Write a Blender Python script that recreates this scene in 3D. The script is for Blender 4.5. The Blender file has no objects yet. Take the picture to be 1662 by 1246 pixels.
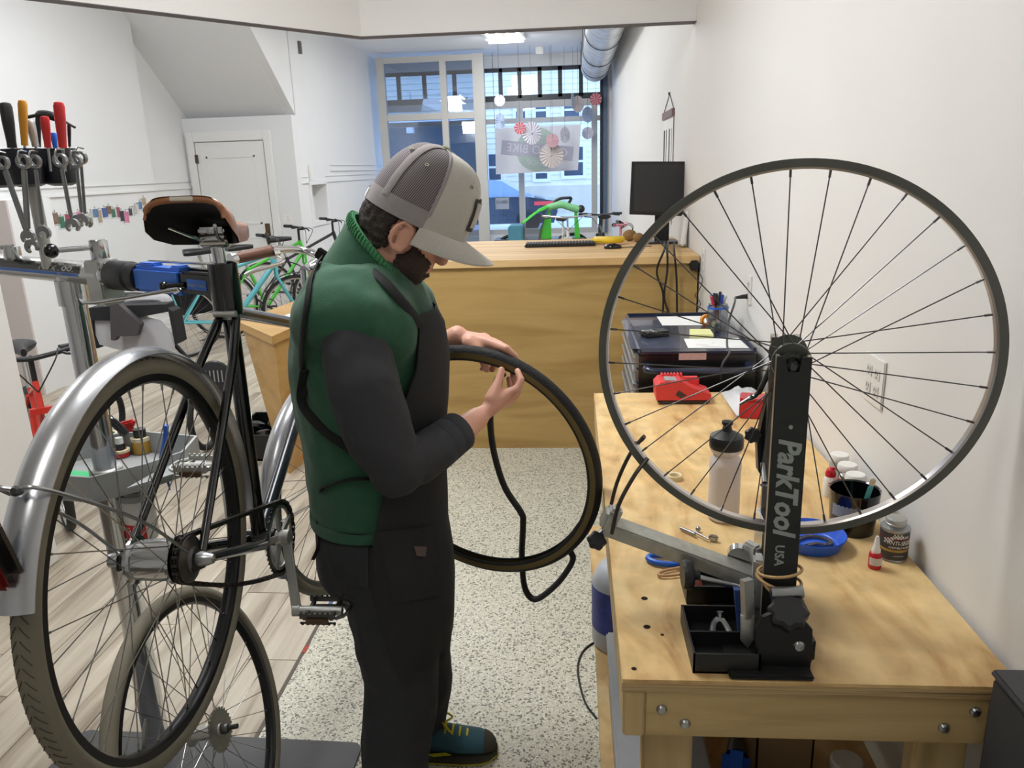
import bpy, bmesh, math, random
from mathutils import Vector, Matrix, Quaternion
random.seed(7)
PI = math.pi
scene = bpy.context.scene
COL = scene.collection
V = Vector

# ------------------------------------------------------------------ camera
CAM_H = 1.62
F_PX = 1240.97
PITCH, ROLL, YAW = math.radians(15.815), math.radians(-1.848), math.radians(4.760)
fwd = V((-math.sin(YAW) * math.cos(PITCH), math.cos(YAW) * math.cos(PITCH), -math.sin(PITCH)))
_r = V((math.cos(YAW), math.sin(YAW), 0)); _u = _r.cross(fwd)
c_right = _r * math.cos(ROLL) + _u * math.sin(ROLL)
c_up = -_r * math.sin(ROLL) + _u * math.cos(ROLL)
EYE = V((0, 0, CAM_H))
cam_data = bpy.data.cameras.new('camera')
cam = bpy.data.objects.new('camera', cam_data); COL.objects.link(cam)
m = Matrix((c_right, c_up, -fwd)).transposed().to_4x4(); m.translation = EYE
cam.matrix_world = m
cam_data.sensor_width = 36.0
cam_data.lens = F_PX / 1662 * 36.0
cam_data.clip_start = 0.02
scene.camera = cam

# ------------------------------------------------------------------ world, exposure, lights
scene.view_settings.view_transform = 'Standard'
scene.view_settings.look = 'None'
scene.view_settings.gamma = 1.0
scene.view_settings.use_curve_mapping = False
scene.view_settings.exposure = 0.0
world = bpy.data.worlds.new('overcast_sky'); scene.world = world
world.use_nodes = True
wn = world.node_tree.nodes; wb = wn['Background']
wb.inputs['Color'].default_value = (0.50, 0.68, 1.0, 1)
wb.inputs['Strength'].default_value = 3.7

def area(name, loc, sx, sy, power, col=(1, 1, 1), rot=(0, 0, 0)):
    d = bpy.data.lights.new(name, 'AREA'); d.shape = 'RECTANGLE'
    d.size, d.size_y, d.energy, d.color = sx, sy, power, col
    o = bpy.data.objects.new(name, d); COL.objects.link(o)
    o.location = loc; o.rotation_euler = rot
    return o
TUBE = (0.945, 0.975, 1.0)
# fluorescent fixtures on the ceilings: work area, entrance side and showroom (x, y, z, power)
LIGHTS = [(-0.75, 2.3, 2.93, 56, 0), (-0.75, 0.1, 2.93, 5, 0), (-2.9, 2.7, 2.93, 36, 0),
          (-3.0, 5.6, 3.36, 48, 0), (-1.2, 7.2, 3.36, 38, 0), (-1.2, 9.2, 3.36, 50, 0), (-0.93, 11.45, 3.36, 44, 0)]
for i, (x, y, z, p, r) in enumerate(LIGHTS):
    # bare tubes throw light downwards and to both ends of the room
    area('fluorescent_light', (x, y, z - 0.09), 0.5, 1.25, p * .62, TUBE)
    area('fluorescent_light', (x, y + .3, z - 0.10), 0.5, 0.5, p * .26, TUBE, (math.radians(62), 0, 0))
    area('fluorescent_light', (x, y - .3, z - 0.10), 0.5, 0.5, p * .12, TUBE, (math.radians(-55), 0, 0))

# ------------------------------------------------------------------ helpers
def ray(px, py):
    return fwd + c_right * ((px - 831) / F_PX) - c_up * ((py - 623) / F_PX)
def onz(px, py, z): d = ray(px, py); return EYE + d * ((z - CAM_H) / d.z)
def ony(px, py, y): d = ray(px, py); return EYE + d * (y / d.y)
def onx(px, py, x): d = ray(px, py); return EYE + d * (x / d.x)
def onp(px, py, c, n): d = ray(px, py); return EYE + d * ((c - EYE).dot(n) / d.dot(n))

def lin(c):
    return tuple(((v / 255) / 12.92 if v / 255 <= 0.04045 else ((v / 255 + 0.055) / 1.055) ** 2.4) for v in c)
MATS = {}
def _new(name):
    m = bpy.data.materials.new(name); m.use_nodes = True
    nt = m.node_tree; b = nt.nodes['Principled BSDF']
    MATS[name] = m
    return m, nt, b
def mat(name, rgb, rough=0.5, metal=0.0, var=0.06, scale=30.0, bump=0.0, bscale=None, coat=0.0, spec=0.5, stretch=None, alpha=None, trans=0.0, sheen=0.0, emit=None, rnd=0.0):
    """procedural material: base colour broken up by object-space noise, optional bump"""
    m, nt, b = _new(name)
    L = nt.links; N = nt.nodes
    tc = N.new('ShaderNodeTexCoord'); mp = N.new('ShaderNodeMapping')
    if stretch: mp.inputs['Scale'].default_value = stretch
    L.new(tc.outputs['Object'], mp.inputs['Vector'])
    nz = N.new('ShaderNodeTexNoise'); nz.inputs['Scale'].default_value = scale; nz.inputs['Detail'].default_value = 5
    L.new(mp.outputs['Vector'], nz.inputs['Vector'])
    c = lin(rgb)
    mix = N.new('ShaderNodeMix'); mix.data_type = 'RGBA'
    mix.inputs[6].default_value = (*[v * (1 - var * 1.6) for v in c], 1)
    mix.inputs[7].default_value = (*[min(1, v * (1 + var * 1.6)) for v in c], 1)
    L.new(nz.outputs['Fac'], mix.inputs[0])
    out = mix.outputs[2]
    if rnd:
        oi = N.new('ShaderNodeObjectInfo'); hs = N.new('ShaderNodeHueSaturation')
        mr = N.new('ShaderNodeMapRange'); mr.inputs[3].default_value = 1 - rnd; mr.inputs[4].default_value = 1 + rnd
        L.new(oi.outputs['Random'], mr.inputs[0]); L.new(mr.outputs[0], hs.inputs['Value']); L.new(out, hs.inputs['Color'])
        out = hs.outputs['Color']
    L.new(out, b.inputs['Base Color'])
    b.inputs['Roughness'].default_value = rough; b.inputs['Metallic'].default_value = metal
    b.inputs['Specular IOR Level'].default_value = spec
    b.inputs['Coat Weight'].default_value = coat
    b.inputs['Sheen Weight'].default_value = sheen
    b.inputs['Transmission Weight'].default_value = trans
    if alpha is not None: b.inputs['Alpha'].default_value = alpha
    if emit:
        b.inputs['Emission Color'].default_value = (*lin(emit[0]), 1); b.inputs['Emission Strength'].default_value = emit[1]
    if bump:
        n2 = N.new('ShaderNodeTexNoise'); n2.inputs['Scale'].default_value = bscale or scale * 3; n2.inputs['Detail'].default_value = 4
        L.new(mp.outputs['Vector'], n2.inputs['Vector'])
        bp = N.new('ShaderNodeBump'); bp.inputs['Strength'].default_value = bump; bp.inputs['Distance'].default_value = 0.01
        L.new(n2.outputs['Fac'], bp.inputs['Height']); L.new(bp.outputs['Normal'], b.inputs['Normal'])
    return m

def ramp_mat(name, stops, scale=8.0, stretch=(1, 1, 1), rough=0.5, kind='noise', detail=6, distort=0.0, bump=0.0, rnd=0.0, coat=0.0, rotz=0.0, fine=None):
    """procedural colour-ramp material (wood grain, terrazzo, stains)"""
    m, nt, b = _new(name); L = nt.links; N = nt.nodes
    tc = N.new('ShaderNodeTexCoord'); mp = N.new('ShaderNodeMapping'); mp.inputs['Scale'].default_value = stretch
    mp.inputs['Rotation'].default_value = (0, 0, rotz)
    vec = tc.outputs['Object']
    if rnd:
        oi = N.new('ShaderNodeObjectInfo'); va = N.new('ShaderNodeVectorMath'); va.operation = 'SCALE'
        cx = N.new('ShaderNodeCombineXYZ')
        for k in range(3): L.new(oi.outputs['Random'], cx.inputs[k])
        L.new(cx.outputs[0], va.inputs[0]); va.inputs[3].default_value = 37.0
        ad = N.new('ShaderNodeVectorMath'); L.new(vec, ad.inputs[0]); L.new(va.outputs[0], ad.inputs[1]); vec = ad.outputs[0]
    L.new(vec, mp.inputs['Vector'])
    if kind == 'voronoi':
        t = N.new('ShaderNodeTexVoronoi'); t.inputs['Scale'].default_value = scale; t.inputs['Randomness'].default_value = 1
        L.new(mp.outputs['Vector'], t.inputs['Vector']); src = t.outputs['Color']
        sp = N.new('ShaderNodeSeparateColor'); L.new(src, sp.inputs[0]); src = sp.outputs[0]
    else:
        t = N.new('ShaderNodeTexNoise'); t.inputs['Scale'].default_value = scale; t.inputs['Detail'].default_value = detail
        t.inputs['Distortion'].default_value = distort
        L.new(mp.outputs['Vector'], t.inputs['Vector']); src = t.outputs['Fac']
    cr = N.new('ShaderNodeValToRGB'); e = cr.color_ramp.elements
    e[0].position, e[0].color = stops[0][0], (*lin(stops[0][1]), 1)
    e[1].position, e[1].color = stops[-1][0], (*lin(stops[-1][1]), 1)
    for p, c in stops[1:-1]:
        k = e.new(p); k.color = (*lin(c), 1)
    L.new(src, cr.inputs[0]); out = cr.outputs[0]
    if fine:
        n3 = N.new('ShaderNodeTexNoise'); n3.inputs['Scale'].default_value = fine[0]; n3.inputs['Detail'].default_value = 3
        L.new(tc.outputs['Object'], n3.inputs['Vector'])
        mr3 = N.new('ShaderNodeMapRange'); mr3.inputs[1].default_value = .3; mr3.inputs[2].default_value = .7
        mr3.inputs[3].default_value = 1 - fine[1]; mr3.inputs[4].default_value = 1 + fine[1] * .5
        L.new(n3.outputs['Fac'], mr3.inputs[0])
        mm = N.new('ShaderNodeVectorMath'); mm.operation = 'SCALE'; L.new(out, mm.inputs[0]); L.new(mr3.outputs[0], mm.inputs[3]); out = mm.outputs[0]
    if rnd:
        hs = N.new('ShaderNodeHueSaturation'); mr = N.new('ShaderNodeMapRange')
        mr.inputs[3].default_value = 1 - rnd; mr.inputs[4].default_value = 1 + rnd
        L.new(oi.outputs['Random'], mr.inputs[0]); L.new(mr.outputs[0], hs.inputs['Value']); L.new(out, hs.inputs['Color']); out = hs.outputs['Color']
    L.new(out, b.inputs['Base Color']); b.inputs['Roughness'].default_value = rough; b.inputs['Coat Weight'].default_value = coat
    if bump:
        bp = N.new('ShaderNodeBump'); bp.inputs['Strength'].default_value = bump; bp.inputs['Distance'].default_value = 0.005
        L.new(src, bp.inputs['Height']); L.new(bp.outputs['Normal'], b.inputs['Normal'])
    return m

def glass_mat(name, tint=(255, 255, 255), refl=0.08, rough=0.0):
    m, nt, b = _new(name); N = nt.nodes; L = nt.links
    N.remove(b); out = N['Material Output']
    tr = N.new('ShaderNodeBsdfTransparent'); tr.inputs['Color'].default_value = (*lin(tint), 1)
    gl = N.new('ShaderNodeBsdfGlossy'); gl.inputs['Roughness'].default_value = rough
    mx = N.new('ShaderNodeMixShader'); mx.inputs[0].default_value = refl
    L.new(tr.outputs[0], mx.inputs[1]); L.new(gl.outputs[0], mx.inputs[2]); L.new(mx.outputs[0], out.inputs['Surface'])
    return m

class MB:
    """collects shapes into one mesh"""
    def __init__(s): s.v = []; s.f = []
    def add(s, vs, fs):
        n = len(s.v); s.v += [V(p) for p in vs]; s.f += [tuple(i + n for i in f) for f in fs]; return s
    def box(s, c, size, rot=None, bev=0.0):
        hx, hy, hz = [a / 2 for a in size]
        if bev:
            bm = bmesh.new(); bmesh.ops.create_cube(bm, size=1)
            for v in bm.verts: v.co = V((v.co.x * 2 * hx, v.co.y * 2 * hy, v.co.z * 2 * hz))
            bmesh.ops.bevel(bm, geom=bm.edges[:], offset=min(bev, hx * .95, hy * .95, hz * .95), segments=2, affect='EDGES')
            vs = [v.co.copy() for v in bm.verts]; fs = [[v.index for v in f.verts] for f in bm.faces]; bm.free()
        else:
            vs = [V((x, y, z)) for x in (-hx, hx) for y in (-hy, hy) for z in (-hz, hz)]
            fs = [(0, 1, 3, 2), (4, 6, 7, 5), (0, 4, 5, 1), (2, 3, 7, 6), (0, 2, 6, 4), (1, 5, 7, 3)]
        R = rot if rot is not None else Matrix.Identity(3)
        return s.add([V(c) + R @ p for p in vs], fs)
    def bb(s, x0, x1, y0, y1, z0, z1, bev=0.0):
        return s.box(((x0 + x1) / 2, (y0 + y1) / 2, (z0 + z1) / 2), (abs(x1 - x0), abs(y1 - y0), abs(z1 - z0)), None, bev)
    def beam(s, p0, p1, w, h, up=(0, 0, 1), bev=0.0):
        p0, p1 = V(p0), V(p1); y = (p1 - p0); l = y.length; y.normalize()
        x = y.cross(V(up)); 
        if x.length < 1e-5: x = y.cross(V((1, 0, 0)))
        x.normalize(); z = x.cross(y)
        return s.box((p0 + p1) / 2, (w, l, h), Matrix((x, y, z)).transposed(), bev)
    def tube(s, pts, r, seg=10, closed=False, caps=True, flat=None):
        pts = [V(p) for p in pts]; n = len(pts)
        rs = r if isinstance(r, (list, tuple)) else [r] * n
        tang = []
        for i in range(n):
            if closed: t = pts[(i + 1) % n] - pts[i - 1]
            else: t = pts[min(i + 1, n - 1)] - pts[max(i - 1, 0)]
            tang.append(t.normalized() if t.length > 1e-9 else V((0, 0, 1)))
        a = V((0, 0, 1)) if abs(tang[0].z) < .9 else V((1, 0, 0))
        x = a.cross(tang[0]).normalized(); vs = []
        for i in range(n):
            x = (x - tang[i] * x.dot(tang[i])).normalized(); y = tang[i].cross(x)
            for k in range(seg):
                an = 2 * PI * k / seg; ry = rs[i] * (flat if flat else 1)
                vs.append(pts[i] + x * (math.cos(an) * rs[i]) + y * (math.sin(an) * ry))
        fs = []
        for i in range(n if closed else n - 1):
            j = (i + 1) % n
            for k in range(seg):
                fs.append((i * seg + k, i * seg + (k + 1) % seg, j * seg + (k + 1) % seg, j * seg + k))
        if caps and not closed:
            fs.append(tuple(reversed(range(seg)))); fs.append(tuple((n - 1) * seg + k for k in range(seg)))
        return s.add(vs, fs)
    def cyl(s, p0, p1, r, r1=None, seg=16):
        return s.tube([p0, p1], [r, r if r1 is None else r1], seg)
    def lathe(s, prof, c=(0, 0, 0), axis=(0, 0, 1), seg=24, caps=True, ang=0.0):
        """prof: list of (radius, height) along axis"""
        ax = V(axis).normalized(); a = V((1, 0, 0)) if abs(ax.x) < .9 else V((0, 1, 0))
        x = (a - ax * a.dot(ax)).normalized(); y = ax.cross(x); vs = []; n = len(prof)
        for r, h in prof:
            for k in range(seg):
                an = ang + 2 * PI * k / seg
                vs.append(V(c) + ax * h + x * (math.cos(an) * r) + y * (math.sin(an) * r))
        fs = []
        for i in range(n - 1):
            for k in range(seg):
                fs.append((i * seg + k, i * seg + (k + 1) % seg, (i + 1) * seg + (k + 1) % seg, (i + 1) * seg + k))
        if caps:
            if prof[0][0] > 1e-6: fs.append(tuple(reversed(range(seg))))
            if prof[-1][0] > 1e-6: fs.append(tuple((n - 1) * seg + k for k in range(seg)))
        return s.add(vs, fs)
    def ring(s, c, axis, prof, seg=96, a0=0.0, a1=2 * PI, xref=None):
        """sweep closed profile [(radius, axial)] about axis; partial arcs allowed"""
        ax = V(axis).normalized(); a = V(xref) if xref is not None else (V((0, 0, 1)) if abs(ax.z) < .9 else V((1, 0, 0)))
        x = (a - ax * a.dot(ax)).normalized(); y = ax.cross(x); m = len(prof); vs = []
        full = abs((a1 - a0) - 2 * PI) < 1e-6; n = seg if full else seg + 1
        for i in range(n):
            an = a0 + (a1 - a0) * i / seg; d = x * math.cos(an) + y * math.sin(an)
            for r, h in prof: vs.append(V(c) + d * r + ax * h)
        fs = []
        for i in range(seg):
            j = (i + 1) % n
            for k in range(m):
                fs.append((i * m + k, j * m + k, j * m + (k + 1) % m, i * m + (k + 1) % m))
        if not full:
            fs.append(tuple(range(m))); fs.append(tuple((n - 1) * m + k for k in reversed(range(m))))
        return s.add(vs, fs)
    def sphere(s, c, r, sc=(1, 1, 1), seg=16, rings=10, rot=None):
        vs = []; R = rot if rot is not None else Matrix.Identity(3)
        for i in range(1, rings):
            t = PI * i / rings
            for k in range(seg):
                p = 2 * PI * k / seg
                vs.append(V(c) + R @ V((r * sc[0] * math.sin(t) * math.cos(p), r * sc[1] * math.sin(t) * math.sin(p), r * sc[2] * math.cos(t))))
        top = len(vs); vs.append(V(c) + R @ V((0, 0, r * sc[2]))); vs.append(V(c) - R @ V((0, 0, r * sc[2])))
        fs = []
        for i in range(rings - 2):
            for k in range(seg): fs.append((i * seg + k, (i + 1) * seg + k, (i + 1) * seg + (k + 1) % seg, i * seg + (k + 1) % seg))
        for k in range(seg):
            fs.append((top, k, (k + 1) % seg)); fs.append((top + 1, (rings - 2) * seg + (k + 1) % seg, (rings - 2) * seg + k))
        return s.add(vs, fs)
    def prism(s, poly, off):
        """poly: list of 3D points (planar), extruded by vector off"""
        n = len(poly); off = V(off)
        fs = [tuple(range(n)), tuple(reversed(range(n, 2 * n)))]
        for i in range(n): fs.append((i, i + n, (i + 1) % n + n, (i + 1) % n))
        return s.add([V(p) for p in poly] + [V(p) + off for p in poly], fs)
    def loft(s, rings, caps=True, closed=True):
        m = len(rings[0]); vs = [p for r in rings for p in r]; fs = []
        for i in range(len(rings) - 1):
            for k in range(m if closed else m - 1):
                fs.append((i * m + k, i * m + (k + 1) % m, (i + 1) * m + (k + 1) % m, (i + 1) * m + k))
        if caps and closed:
            fs.append(tuple(reversed(range(m)))); fs.append(tuple((len(rings) - 1) * m + k for k in range(m)))
        return s.add(vs, fs)
    def ell(s, secs, seg=20, expo=1.0, caps=True):
        """loft of ellipses: secs = [(center, ax_u, ax_v)] with half-axis vectors"""
        rings = []
        for c, u, w in secs:
            r = []
            for k in range(seg):
                t = 2 * PI * k / seg; cx, sy = math.cos(t), math.sin(t)
                cx = math.copysign(abs(cx) ** expo, cx); sy = math.copysign(abs(sy) ** expo, sy)
                r.append(V(c) + V(u) * cx + V(w) * sy)
            rings.append(r)
        return s.loft(rings, caps)
    def xform(s, M):
        s.v = [M @ p for p in s.v]; return s
    def mesh(s, name, smooth=40):
        me = bpy.data.meshes.new(name); me.from_pydata([tuple(p) for p in s.v], [], s.f)
        bm = bmesh.new(); bm.from_mesh(me); bmesh.ops.recalc_face_normals(bm, faces=bm.faces[:]); bm.to_mesh(me); bm.free()
        if smooth:
            for p in me.polygons: p.use_smooth = True
            me.set_sharp_from_angle(angle=math.radians(smooth))
        me.update(); return me

def part(name, mb, material, parent=None, smooth=40, label=None):
    me = mb.mesh(name, smooth) if isinstance(mb, MB) else mb
    if not me.materials: me.materials.append(MATS[material] if isinstance(material, str) else material)
    o = bpy.data.objects.new(name, me); COL.objects.link(o)
    if parent is not None:
        o.parent = parent; o.matrix_parent_inverse = wmat(parent).inverted()
    if label: o['label'] = label
    return o
def wmat(o):
    if o.parent is None: return o.matrix_basis.copy()
    return wmat(o.parent) @ o.matrix_parent_inverse @ o.matrix_basis
def thing(name, label, cat, loc, group=None):
    o = bpy.data.objects.new(name, None); COL.objects.link(o); o.empty_display_size = .05
    o.location = loc; o['label'] = label; o['category'] = cat
    if group: o['group'] = group
    return o
def solo(name, mb, material, label, cat, group=None, smooth=40):
    o = part(name, mb, material, None, smooth); o['label'] = label; o['category'] = cat
    if group: o['group'] = group
    return o
def struct(name, mb, material, parent=None, smooth=0, label=None, cat=None):
    o = part(name, mb, material, parent, smooth)
    if parent is None: o['kind'] = 'structure'
    if label: o['label'] = label
    if cat: o['category'] = cat
    return o
def copy_tree(o, parent=None):
    c = o.copy(); COL.objects.link(c)
    if parent is not None: c.parent = parent
    for ch in list(o.children): copy_tree(ch, c)
    return c
def bez(p, n=24):
    """Catmull-Rom through points"""
    p = [V(a) for a in p]; q = [p[0] * 2 - p[1]] + p + [p[-1] * 2 - p[-2]]; out = []; k = len(p) - 1; per = max(2, n // k)
    for i in range(k):
        a, b, c, d = q[i:i + 4]
        for j in range(per):
            t = j / per
            out.append(.5 * ((2 * b) + (c - a) * t + (2 * a - 5 * b + 4 * c - d) * t * t + (3 * b - a - 3 * c + d) * t ** 3))
    out.append(p[-1]); return out
def text_mb(s, size, o, xd, yd, depth=0.0006, align='CENTER', shear=0.0, sx=1.0, bold=0.0):
    """lettering as a thin raised mesh in the plane spanned by xd, yd"""
    cu = bpy.data.curves.new('lettering', 'FONT'); cu.body = s; cu.size = size; cu.align_x = align; cu.align_y = 'CENTER'
    cu.shear = shear; cu.extrude = depth; cu.offset = bold; cu.resolution_u = 2
    ob = bpy.data.objects.new('lettering', cu); COL.objects.link(ob)
    dg = bpy.context.evaluated_depsgraph_get(); me = bpy.data.meshes.new_from_object(ob.evaluated_get(dg))
    X, Y = V(xd).normalized(), V(yd).normalized(); Z = X.cross(Y); mb = MB()
    mb.add([V(o) + X * (v.co.x * sx) + Y * v.co.y + Z * v.co.z for v in me.vertices], [tuple(p.vertices) for p in me.polygons])
    bpy.data.objects.remove(ob); bpy.data.curves.remove(cu); bpy.data.meshes.remove(me)
    return mb
def basis(zdir, xref=(1, 0, 0)):
    z = V(zdir).normalized(); x = V(xref); x = (x - z * x.dot(z)).normalized(); return Matrix((x, z.cross(x), z)).transposed()
def frame(o, x, y, z):
    M = Matrix((x, y, z)).transposed().to_4x4(); M.translation = V(o); return M
# ------------------------------------------------------------------ materials
mat('wall_paint', (226, 224, 221), .6, var=.012, scale=3, bump=.03, bscale=220)
mat('wall_paint_far', (222, 222, 222), .6, var=.012, scale=3, bump=.03, bscale=220)
mat('ceiling_paint', (238, 239, 241), .7, var=.012, scale=3)
mat('trim_paint', (228, 227, 224), .35, var=.01, scale=6)
mat('trim_dark', (96, 90, 92), .6, var=.05, scale=10)
mat('beige_paint', (196, 186, 182), .6, var=.02, scale=4)
mat('window_frame_beige', (188, 186, 182), .5, var=.03)
mat('window_frame_dark', (34, 38, 46), .4, var=.05)
ramp_mat('plank_wood', [(.3, (138, 124, 106)), (.45, (172, 160, 142)), (.6, (190, 180, 163)), (.8, (205, 198, 183))], 2.2, (9, .7, 1), .45, distort=.5, rnd=.09, bump=.05)
mat('floor_base', (92, 82, 70), .7)
ramp_mat('terrazzo', [(0, (104, 106, 98)), (.16, (138, 136, 122)), (.20, (200, 196, 176)), (.5, (220, 216, 198)), (.84, (206, 202, 184)), (.88, (228, 225, 211)), (1, (236, 233, 220))], 170, (1, 1, 1), .4, kind='voronoi', fine=(260, .34))
ramp_mat('ply_wood', [(.20, (146, 104, 62)), (.33, (190, 148, 94)), (.45, (212, 176, 118)), (.58, (224, 192, 136)), (.8, (230, 204, 152))], 3.4, (2.6, .9, 1), .5, distort=1.6, detail=9, bump=.03, fine=(18, .15))
ramp_mat('ply_edge', [(.3, (150, 120, 78)), (.5, (196, 168, 122)), (.7, (128, 98, 62))], 5, (.4, .4, 40), .6, detail=2)
ramp_mat('pine_wood', [(.3, (170, 142, 92)), (.5, (196, 168, 116)), (.7, (208, 182, 132))], 3, (.6, 6, 6), .6, distort=.6, bump=.05)
ramp_mat('pine_leg', [(.3, (172, 146, 100)), (.5, (198, 170, 120)), (.7, (210, 184, 136))], 3, (6, 6, .6), .6, distort=.6, bump=.05)
ramp_mat('pine_end', [(.3, (140, 116, 76)), (.7, (172, 146, 100))], 12, (1, 1, 1), .7, distort=2)
ramp_mat('counter_wood', [(.25, (158, 124, 70)), (.5, (180, 148, 90)), (.7, (190, 158, 100))], 2.0, (.7, 1, 5), .42, distort=.8, detail=7)
ramp_mat('counter_top_wood', [(.3, (190, 148, 92)), (.5, (214, 176, 120)), (.7, (226, 192, 138))], 3, (.5, 7, 1), .6, distort=.4)
ramp_mat('desk_wood', [(.3, (178, 138, 80)), (.5, (196, 156, 96)), (.7, (206, 168, 110))], 2.5, (.7, 2, 4), .45, distort=.7)

# ------------------------------------------------------------------ room shell
JG = .12; XW = 0.702; XL1 = -4.62; YD = 9.3; YW = 14.0; ZC = 3.45; ZB = 2.37
s_ = onp(472, 186, V((0, YD, 0)), V((0, 1, 0))); XL2 = s_.x; ZS = s_.z
b_ = onz(554, 950, 0); XB = b_.x                       # edge between planks and terrazzo
terr = struct('floor', MB().bb(XB, XW + .1, -2.3, 4.6, -.08, 0), 'terrazzo')
part('edge_strip', MB().bb(XB - .012, XB, -1, 4.3, -.02, .002), mat('edge_strip', (92, 84, 74), .6), terr)
part('tape_strip', MB().bb(XB - .009, XB + .004, onz(520, 1012, 0).y, onz(556, 945, 0).y, .002, .0035), mat('blue_tape', (58, 92, 150), .6), terr, label='strip of blue tape along the floor edge')
part('tape_strip', MB().bb(XB - .009, XB + .004, onz(493, 1060, 0).y, onz(499, 1048, 0).y, .002, .0035), mat('red_tape', (170, 60, 44), .6), terr, label='short piece of red tape along the floor edge')
floor = struct('floor', MB().bb(-6.2, XB - .012, -2.3, 14.2, -.08, -.006), 'floor_base')
far_floor = part('far_boards', MB().bb(-6.2, XB - .012, 7.9, 14.2, -.006, -.001), 'plank_wood', floor)
part('far_boards', MB().bb(XB - .012, XW, 4.6, 14.2, -.08, -.001), 'plank_wood', floor)
PW, PL = .18, 1.25
pm = MB().bb(-PW / 2 + .0012, PW / 2 - .0012, -PL / 2 + .0012, PL / 2 - .0012, -.006, 0, bev=.0009).mesh('plank', 0); pm.materials.append(MATS['plank_wood'])
x = XB - .012 - PW / 2; k = 0
while x > -4.7:
    y = -.9 + [0, .43, .81, .2, .62, 1.03][k % 6]
    while y < 7.9:
        if x > -.75 * y - 1.2:
            o = bpy.data.objects.new('plank', pm); COL.objects.link(o); o.parent = floor; o.location = (x, y, random.uniform(-.0006, 0))
        y += PL
    x -= PW; k += 1

# right-hand wall and enclosure
struct('wall_right', MB().bb(XW, XW + .2, -2.3, 14.4, -.08, 3.6), 'wall_paint')
struct('wall_back', MB().bb(-6.4, XW + .2, -2.5, -2.3, -.08, 3.6), 'wall_paint')
# left-hand wall, with the thicker stretch nearer the camera
yj = onx(251, 297, XL1 + JG).y
struct('wall_left', MB().bb(-4.82, XL1, -2.3, YD + .2, -.08, 3.6).bb(XL1, XL1 + JG, -2.3, yj, 0, 3.45), 'wall_paint_far')
# far wall of the alcove with the door, stair soffit, showroom wall beyond
struct('wall_alcove', MB().bb(XL1, XL2, YD, YD + .15, -.08, ZS), 'wall_paint_far')
e_ = onx(403, 43, XL2)
sl = (e_.z - ZS) / (e_.y - YD); ytop = YD + (ZC - ZS) / sl
nl = []
nb_ = [onx(500, 299, XL2), onx(533, 360, XL2)]
ny0, ny1 = onx(506, 330, XL2).y, onx(530, 330, XL2).y
nz1, nz0 = onx(518, 299, XL2).z, onx(522, 358, XL2).z
wl = MB()
wl.bb(XL2 - .2, XL2, ny1, YW + .3, 0, 3.6).bb(XL2 - .2, XL2, YD + .15, ny0, 0, 3.6).bb(XL2 - .2, XL2, ny0, ny1, 0, nz0).bb(XL2 - .2, XL2, ny0, ny1, nz1, 3.6).bb(XL2 - .2, XL2 - .16, ny0, ny1, nz0, nz1)
wl.prism([(XL2, YD + .16, ZS), (XL2, ytop, ZC), (XL2, YD + .16, ZC)], (-.1, 0, 0))
struct('wall_showroom', wl, 'wall_paint_far')
struct('ceiling_stair_soffit', MB().prism([(XL1, YD + .15, ZS), (XL1, ytop, ZC), (XL1, ytop + .1, ZC + .1), (XL1, YD + .3, ZS + .1)], (XL2 - .1 - XL1, 0, 0)), 'wall_paint_far')
# ceilings
struct('ceiling', MB().bb(-6.4, XW + .2, -2.5, 4.7, 3.0, 3.15), 'ceiling_paint')
struct('ceiling', MB().bb(-6.4, XW + .2, 4.7, 14.6, ZC, ZC + .15), 'ceiling_paint')
# bulkhead over the counter: a straight run and an angled run, dark underside edging
A, B = V((-1.195, 4.70, 0)), V((-2.173, 3.454, 0)); d_ = (B - A).normalized(); B2 = A + d_ * 4.2; nrm = V((-d_.y, d_.x, 0)) * .07
if nrm.y < 0: nrm = -nrm
A2 = V((-1.195 - .02, 4.77, 0))
bk = MB().prism([(XW, 4.70, ZB), (A.x, 4.70, ZB), (A2.x, 4.77, ZB), (XW, 4.77, ZB)], (0, 0, 1.2))
bk.prism([A + V((0, 0, ZB)), B2 + V((0, 0, ZB)), B2 + nrm + V((0, 0, ZB)), A2 + V((0, 0, ZB))], (0, 0, 1.2))
blk = struct('wall_bulkhead', bk, 'wall_paint')
ed = MB().prism([(XW, 4.697, ZB), (A.x, 4.697, ZB), (A2.x, 4.785, ZB), (XW, 4.785, ZB)], (0, 0, -.004))
ed.prism([A + V((0, -.003, ZB)), B2 + V((0, 0, ZB)), B2 + nrm * 1.2 + V((0, 0, ZB)), A2 + V((0, .015, ZB))], (0, 0, -.004))
part('edging', ed, 'trim_dark', blk, label='dark grey underside edging')

# chair rail along the far walls
def rail(name, pa, pb, off):
    pa, pb = V(pa), V(pb); struct(name, MB().beam(pa + V(off), pb + V(off), .02, .018).beam(pa + V(off) + V((0, 0, .07)), pb + V(off) + V((0, 0, .07)), .01, .006), 'trim_paint')
zr = onx(141.6, 315, XL1 + JG).z
rail('trim_1', (XL1 + JG, 3.0, zr), (XL1 + JG, yj, zr), (.008, 0, 0))
rail('trim_2', (XL1, yj, zr), (XL1, YD, zr), (.008, 0, 0))
zr2 = onx(480, 297.5, XL2).z
rail('trim_3', (XL2, YD + .15, zr2), (XL2, ny0 - .05, zr2), (.008, 0, 0))
rail('trim_4', (XL2, ny1 + .05, zr2), (XL2, YW, zr2), (.008, 0, 0))
rail('trim_5', (XL2, ny1 + .3, zr2 + .14), (XL2, YW, zr2 + .14), (.008, 0, 0))
nt_ = MB()
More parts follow.
